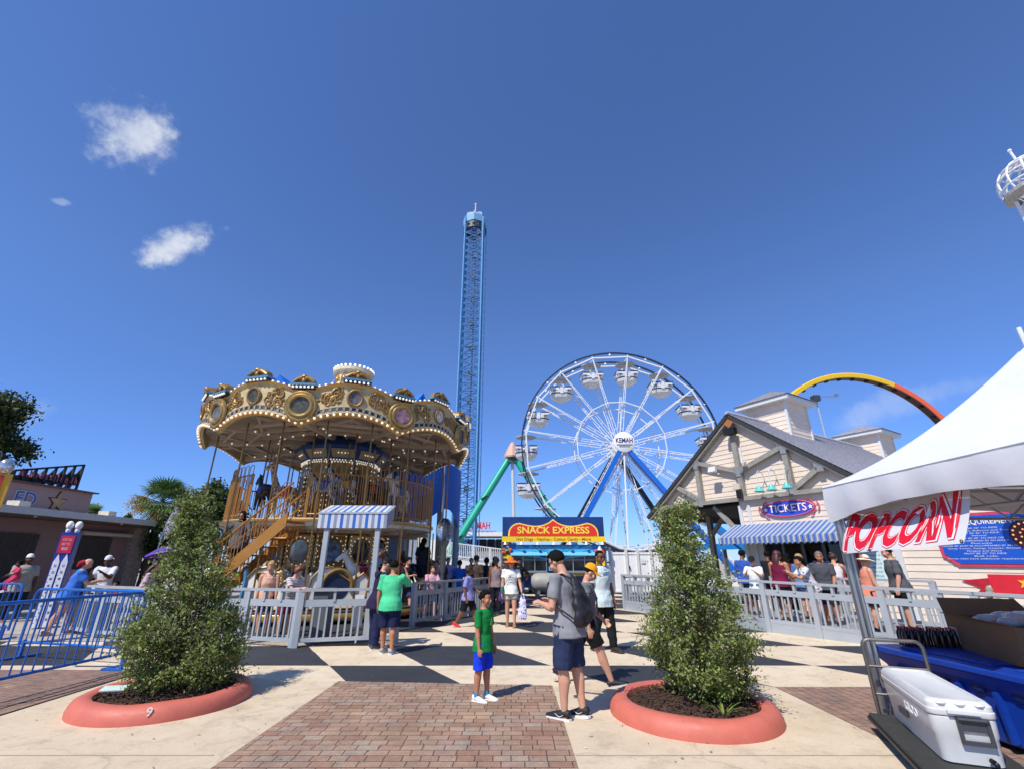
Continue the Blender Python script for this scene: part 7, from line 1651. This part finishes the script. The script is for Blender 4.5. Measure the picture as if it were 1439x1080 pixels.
part(p,q,'shirt_print',mat('print_grey_soft','#b9b6b0',.7),False); q=MB(); q.tube([T(.31,.03,-.06),T(.2,.095,.02),T(.06,.08,.11)],.008,5); q.loft([T(-.03,.05,.13),T(.03,.05,.135),T(.06,.05,.13)],[(.10,.04),(.10,.045),(.07,.02)],side=(0,1,0)); part(p,q,'green_bag',cloth('#2f7a5a'))
hb_=p['hands'][0][0]; bg_=thing('tote_bag','violet and white patterned tote bag in the hand of the orange hatted woman','bag',(-.03,13.35,0),p['t'].rotation_euler.z); q=MB(); e=hb_+V((-.03,0,0)); q.loft([e+V((0.02,0,-.62)),e+V((.02,0,-.5)),e+V((0.01,0,-.2)),e+V((0,0,-.03)),e],[(.10,.04),(.12,.05),(.09,.04),(.04,.02),(.015,.012)],side=(1,0,0)); remesh(q,'cloth',.014,cloth('#d9d3ea','floral'),bg_,2,.015,9,5)
p=person('curly haired child in a lavender tee, black shorts and red shoes',(-1.17,13.3),(.95,-.2),1.5,'brown','curly','curly',('#8f8fc4',.42),('#1a1a1e','knee'),'#c3243c','#d84a5a',WALK,((14,6,55,14),(-10,6,25,0)),0,(-10,6),near=True,hem=.02)
q=MB(); jn=p['joints'][0]; q.tube([p['O']+jn[0]+V((-.062*1.5,.02,-.05)),p['O']+jn[0].lerp(jn[1],.9)+V((-.09,0,0))],.012,5); part(p,q,'red_side_stripe',RED)
p=person('boy in a mint green tee seen from behind, raising an arm to his face',(-2.34,9.72),(.12,.99),1.63,'tan','black','short',('#4fc48a',.42),('#1d2344','knee'),'#9a9c9e','#d8d8d8',((5,2),(-2,3)),((2,14,12,0),(58,18,110,30)),0,(4,2),near=True,w=1.18,hem=.02)
p=person('person in a dark navy hooded top and cap beside the mint green boy',(-2.72,10.2),(.75,.65),1.68,'light','brown','short',('#2a2440',1.0,'hooded_top'),('#23294a','pants'),'#46464a','#cfcfcf',STAND,FOLD,6,(0,18),hat=('cap','#1b1b28'),near=True,w=1.12,hem=.05)
q=MB(); T=p['T']; q.loft([T(.31,-.03),T(.29,-.07),T(.25,-.085)],[(.07,.03),(.11,.05),(.05,.02)],side=(1,0,0)); part(p,q,'hood',cloth('#2a2440'))
# --- on the carousel stair and behind the left fences
sp=CAR.matrix_basis if False else None
def carw(v): return Matrix.Rotation(CRZ,3,'Z')@(V(v)*.955)+V((CX,CY,0))
_s=STT.lerp(STB,.60); _w=carw(_s)
person('woman in a black headscarf and grey top coming down the gold carousel stair',(_w.x,_w.y,_w.z+.02),(.15,-1),1.66,'tan',None,None,('#5b5d62',1.0,'tunic'),('#17181a','leggings'),'#1a1a1a',None,((10,10),(-6,10)),((20,22,20,0),(10,42,15,0)),4,(6,14),hat=('hijab','#15161a'),w=1.12,hem=.10,flare=1.12,glasses=True)
person('tousled red haired boy in a striped pale top bending over the fence',(-5.15,11.5),(.8,-.3),1.52,'light','auburn','curly',('#d9cfc9',.35,'shirt','stripe'),('#77203a','shorts'),'#888888','#cccccc',STAND,((30,8,70,20),(40,10,60,20)),16,(-20,20))
person('woman with bare shoulders in a peach top beside the red haired boy',(-5.75,11.75),(.3,-.95),1.6,'light','blond','bun',('#d9a98c',0),('#1d1d22','shorts'),'#444444','#999999',STAND,RELAX,6,(10,12))
person('child in a crimson dress behind the fence next to the left shrub',(-5.35,12.1),(-.2,.95),1.25,'brown','black','short',('#8c1f3c',.3),('#8c1f3c','skirt'),'#222222','#555555',STAND,RELAX)
p=person('stout man in a white cap and pale grey tee holding a toddler',(-14.15,14.3),(.75,-.5),1.78,'dark','black','buzz',('#9a9d98',.42),('#1d222f','pants'),'#7b4f3c','#a67a5a',STAND,((4,10,14,0),(30,10,95,20)),0,(0,0),hat=('capback','#dfe0de'),w=1.28,hem=.03)
T=p['T']; bz=T(.12,.14,.12); bw=Matrix.Rotation(p['t'].rotation_euler.z,3,'Z')@bz+p['t'].location
person('toddler in a pink top carried on the arm of the man in the white cap',(bw.x,bw.y,0),(-.3,-.9),.86,'dark','black','bun',('#c23c62',.5),('#c23c62','leggings'),'#e8d8dc',None,((50,60),(55,70)),((30,20,40,0),(20,30,30,0)),0,(10,5),seat=bz.z+.02)
person('woman in a bright blue tee and denim shorts with a red headscarf',(-10.55,11.95),(.72,.66),1.70,'light',None,None,('#3b6fc4',.36),('#7d90b4','short'),'#8b5a44','#a06a50',((12,2),(-14,4)),((30,10,70,16),(32,8,75,20)),9,(0,18),hat=('scarf','#a3243a'),w=1.22,hem=.02)
person('man in a white tee and white cap behind the woman in the red headscarf',(-11.2,13.6),(.2,-.97),1.74,'dark','black','short',('#d3d2d6',.4),('#3c4152','shorts'),'#333333','#888888',STAND,PHONE,3,(0,12),hat=('capback','#d6d6d6'),w=1.15)
person('woman with long dark hair in a striped pink top, nearest the left shrub',(-9.15,12.35),(.9,.4),1.6,'light','brown','long',('#d9b9c0',.34,'shirt','stripe'),('#2c2c36','shorts'),'#444444','#888888',STAND,RELAX,10,(-10,22))
person('tall woman with long black hair behind the striped top',(-9.6,13.4),(.9,.1),1.72,'tan','black','long',('#3a3b44',.36),('#2d3a5a','pants'),'#222222','#555555',STAND,PHONE,6,(0,18))
person('man with short dark hair in a charcoal tee under the purple parasol',(-8.3,12.6),(.75,-.6),1.62,'tan','black','short',('#3f4347',.4),('#1f2126','pants'),'#222222','#666666',STAND,FOLD,0,(-10,6))
person('woman holding the purple parasol at the back of the left queue',(-8.75,13.15),(.2,-.95),1.68,'light','brown','bun',('#6a5f78',.34),('#2a2a33','pants'),'#222222','#555555',STAND,((6,8,20,0),(40,10,95,10)),0,(4,4))
person('person in a pink tank top half hidden behind the blue height gauge',(-12.6,13.9),(.6,-.7),1.66,'light','blond','pony',('#d08f96',0),('#8a4a55','shorts'),'#a0705a','#b08a70',STAND,RELAX)
person('child in a red tee behind the bars of the left queue fence',(-10.2,12.8),(.3,-.9),1.1,'brown','black','short',('#c2273f',.4),('#2f3b66','pants'),'#333333','#999999',STAND,RELAX)
# --- crowd behind the carousel's right fence
CR=[('woman in a white blouse seated high on a lower deck horse',(-4.55,16.7,.0),(-.3,-.9),1.66,'brown','black','short',('#cfcdd4',.36),0,1.0),
('man in black with a dark beard leaning by the carousel base',(-3.35,15.6,0),(.6,-.5),1.76,'light','black','short',('#1d1e22',.4),0,1),
('person in a striped black top in front of the carousel lower horses',(-3.0,16.3,0),(.2,.9),1.7,'tan','black','long',('#24252b',.38),0,1),
('woman with a black afro in a dark top behind the shaded fence',(-2.35,16.0,0),(.5,-.8),1.72,'dark','curly','curly',('#35303a',.36),0,1),
('girl in a pink checked top behind the globe lamp',(-2.45,15.1,0),(.4,-.9),1.5,'light','brown','pony',('#c99aa6',.36),0,1),
('boy in a bright blue tee beyond the shaded fence',(-1.85,17.2,0),(.2,.97),1.62,'brown','black','short',('#2b63c2',.4),0,1),
('man in an olive brown shirt seen from behind past the shaded fence',(-1.25,16.9,0),(.3,.95),1.78,'dark','black','short',('#4a3e33',.4),0,1.1),
('woman with a large black hair bun beyond the shaded fence',(-.95,18.4,0),(-.2,.95),1.75,'dark','black','bun',('#2b2b30',.36),0,1),
('woman in a grey tank top with long black hair right of the olive shirt',(-.62,17.8,0),(.1,.97),1.74,'tan','black','long',('#6f6a70',0),0,1),
('man in an orange and white tee at the back of the crowd',(-1.7,20.4,0),(.2,-.9),1.7,'light','brown','short',('#d07a52',.4),0,1),
('child in red deep in the crowd near the white ramp',(-1.2,21.4,0),(0,-1),1.45,'light','blond','short',('#b8313c',.4),0,1),
('woman in a floral salmon top left of the orange hat',(-.25,19.5,0),(-.3,-.9),1.68,'light','blond','long',('#d8a08c',.36),0,1),
('woman in a dark peaked cap and taupe tank top with a violet bag',(-.52,16.3,0),(-.1,-.95),1.7,'brown','black','pony',('#8b7a7a',0),0,1),
('person in black with a hand on the hip behind the orange hat',(.25,18.3,0),(.2,-.9),1.72,'dark','black','short',('#17171a',1.0),0,1),
('man in a lilac tee far back beside the globe lamp',(-2.7,20.6,0),(.1,-1),1.72,'light','brown','short',('#a59ac0',.4),0,1),
('man in navy standing high on the white ramp',(.15,39.6,1.45),(-.4,-.9),1.74,'light','brown','short',('#27346b',.4),0,1)]
for i,(lab,loc,fc,hh,sk,hr,st,tp,ln,w_) in enumerate(CR):
    person(lab,(loc[0],loc[1],.62 if 'horse' in lab else loc[2]),fc,hh,sk,hr,st,tp,([('#1e2029','pants'),('#39405a','shorts'),('#26262b','knee')][i%3]),'#29292b','#9a9a9a',[STAND,WALK,((4,2),(-6,6))][i%3],[RELAX,FOLD,((5,10,25,5),(12,8,60,20))][i%3] if 'hip' not in lab else ((0,40,60,40),(0,40,60,40)),3,(random.uniform(-20,20),random.uniform(-2,10)),hat=('cap','#202024') if 'peaked' in lab else None,w=w_)
vb=thing('violet_bag','violet bag held low by the woman in the dark peaked cap','bag',(-.3,16.05,0)); q=MB(); q.loft([(0,0,.38),(0,0,.45),(0,0,.66),(0,0,.72)],[(.12,.05),(.15,.07),(.12,.05),(.05,.02)],side=(1,0,0)); remesh(q,'cloth',.016,cloth('#4a3568'),vb,2,.01,9,4); q=MB(); q.tube([(-.08,0,.7),(-.05,0,.85),(.05,0,.85),(.08,0,.7)],.01,5); q.build('handle',cloth('#4a3568'),vb)
st=thing('pushchair','folded black pushchair frame beside the carousel base behind the shaded fence','pushchair',(-3.75,14.9,0)); q=MB()
for s in(-1,1): q.tube([(s*.22,0,.05),(s*.22,.1,.55),(s*.22,-.05,1.02),(s*.16,-.12,1.06)],.016,6); q.tube([(s*.22,.45,.05),(s*.22,.1,.6)],.014,6)
q.tube([(-.16,-.12,1.06),(.16,-.12,1.06)],.016,6); q.build('frame',STEEL,st); q=MB(); q.loft([(0,.05,.4),(0,.2,.45),(0,.05,.85)],[(.2,.06),(.22,.1),(.2,.05)],side=(1,0,0)); q.build('seat',BLACK,st,smooth=True)
for x,y in((-.22,0),(.22,0),(-.22,.45),(.22,.45)): q=MB(); q.lathe([(.03,-.015),(.07,-.015),(.07,.015),(.03,.015)],(x,y,.07),n=14,M=Matrix.Rotation(PI/2,3,'Y')); q.build('wheel',BLACK,st)
# --- ticket queue, on the deck
def dk(px,t_off): # deck spot: distance t along the fence line, n behind it
    v=V((6.24,12.39,0))+UA*px+NA*t_off; return (v.x,v.y,.17)
TQ=[('man in a blue printed tee beside the right shrub, first in the ticket queue',dk(-1.4,1.5),(.8,.5),1.74,'brown','black','short',('#2f55a8',.4),None,1.05),
('boy in a black cap and white tee standing at the ramp fence',dk(-.5,.55),(-.6,-.75),1.55,'light','brown','short',('#dfe3e2',.4),('cap','#202226'),1),
('woman with maroon hair in a strappy wine red top, her back to us',dk(-.05,.95),(.75,.55),1.70,'tan','maroon','long',('#6d1738',0),None,1.15),
('woman with wavy blond hair carrying a denim blue pack in the ticket queue',dk(.1,1.7),(.8,.45),1.62,'light','blond','long',('#5b7fb2',.36),None,1),
('woman in a white floral tee bending beside the blond woman',dk(.82,.75),(-.9,.1),1.58,'tan','black','pony',('#cfccce',.36,'shirt','floral'),None,1),
('smiling woman with short grey hair in a dark grey tee facing us',dk(.92,1.15),(-.55,-.8),1.66,'tan','grey','short',('#4c4e53',.4),None,1.2),
('child in a red tee half hidden behind the tent pole',dk(.35,3.1),(.7,.5),1.4,'brown','black','short',('#a82432',.4),None,1),
('woman in a white tank top and violet skirt right behind the tent pole',dk(.6,2.5),(.8,.5),1.64,'light','brown','bun',('#dcd6d4',0),None,1),
('woman in a cream sun hat with a flower band and a salmon top',dk(1.95,.9),(.85,-.2),1.55,'light','blond','bun',('#d9876c',0),('wide','#e3d9c2',.115,'#8c3f52'),1.1),
('man in a charcoal polo and black shorts turned towards the cream sun hat',dk(2.25,1.7),(-.75,.25),1.76,'light','black','short',('#57575a',.42),None,1.2),
('small child in a tan cap half hidden behind the cardboard box',dk(3.8,1.6),(-.8,-.3),.92,'light','grey','short',('#8a8478',.4),('cap','#93897a'),1),
('dark haired man in black at the ticket window',dk(-1.45,2.9),(.85,.5),1.72,'brown','black','short',('#202126',.4),None,1),
('woman in a plum top waiting at the ticket window, second from the left',dk(-.85,2.85),(.85,.5),1.64,'brown','black','long',('#4b2236',.36),None,1),
('man in a navy tee at the right end of the ticket window',dk(.05,3.0),(.85,.5),1.7,'tan','black','short',('#232c44',.4),None,1)]
for i,(lab,loc,fc,hh,sk,hr,st,tp,ht,w_) in enumerate(TQ):
    lg=STAND if i%2 else ((5,2),(-4,5)); bt_=[('#1d1f27','shorts'),('#20222c','shorts'),('#141418','skirt'),('#5f6f94','shorts'),('#cdb7b6','pants'),('#2c2f3c','knee'),('#2b2b30','shorts'),('#5c4668','skirt'),('#17171a','shorts'),('#17171a','knee'),('#333333','pants'),('#1d1d20','pants'),('#222228','pants'),('#26282e','shorts')][i]
    person(lab,loc,fc,hh,sk,hr,st,tp,bt_,['#2a2a2c','#e0e0de'][i%3==1],'#b0b0b0',lg,[RELAX,PHONE,((8,8,45,12),(5,10,20,0))][i%3],[2,0,2,4,18,2,0,2,4,4,4,2,2,2][i],(random.uniform(-12,12),8),hat=ht,w=w_,near=i in(2,5,8,9),hem=.03 if i in(8,9) else 0)
for k,(x,lab) in enumerate([(-1.6,'ticket seller in dark clothes behind the left pane of the ticket window'),(-.3,'ticket seller in a grey shirt behind the right pane of the ticket window')]):
    v=TB0+UA*x+NA*.95; person(lab,(v.x,v.y,.28),(-.85,-.53),1.66,'brown','black',['long','short'][k],(['#2a2a30','#6f7278'][k],.4),('#222222','pants'),'#222222','#444444',STAND,PHONE,4,(0,14))
# two riders on the far platform
for x,lab,c in((6.6,'person in a dark red tee on the far platform behind the white gate','#5a2024'),(7.1,'person in a white tee on the far platform behind the white gate','#d8d8da')):
    person(lab,(x,27.5,.35),(0,-1),1.7,'brown','black','short',(c,.4),('#2a2a30','pants'),'#333333','#777777',STAND,RELAX)
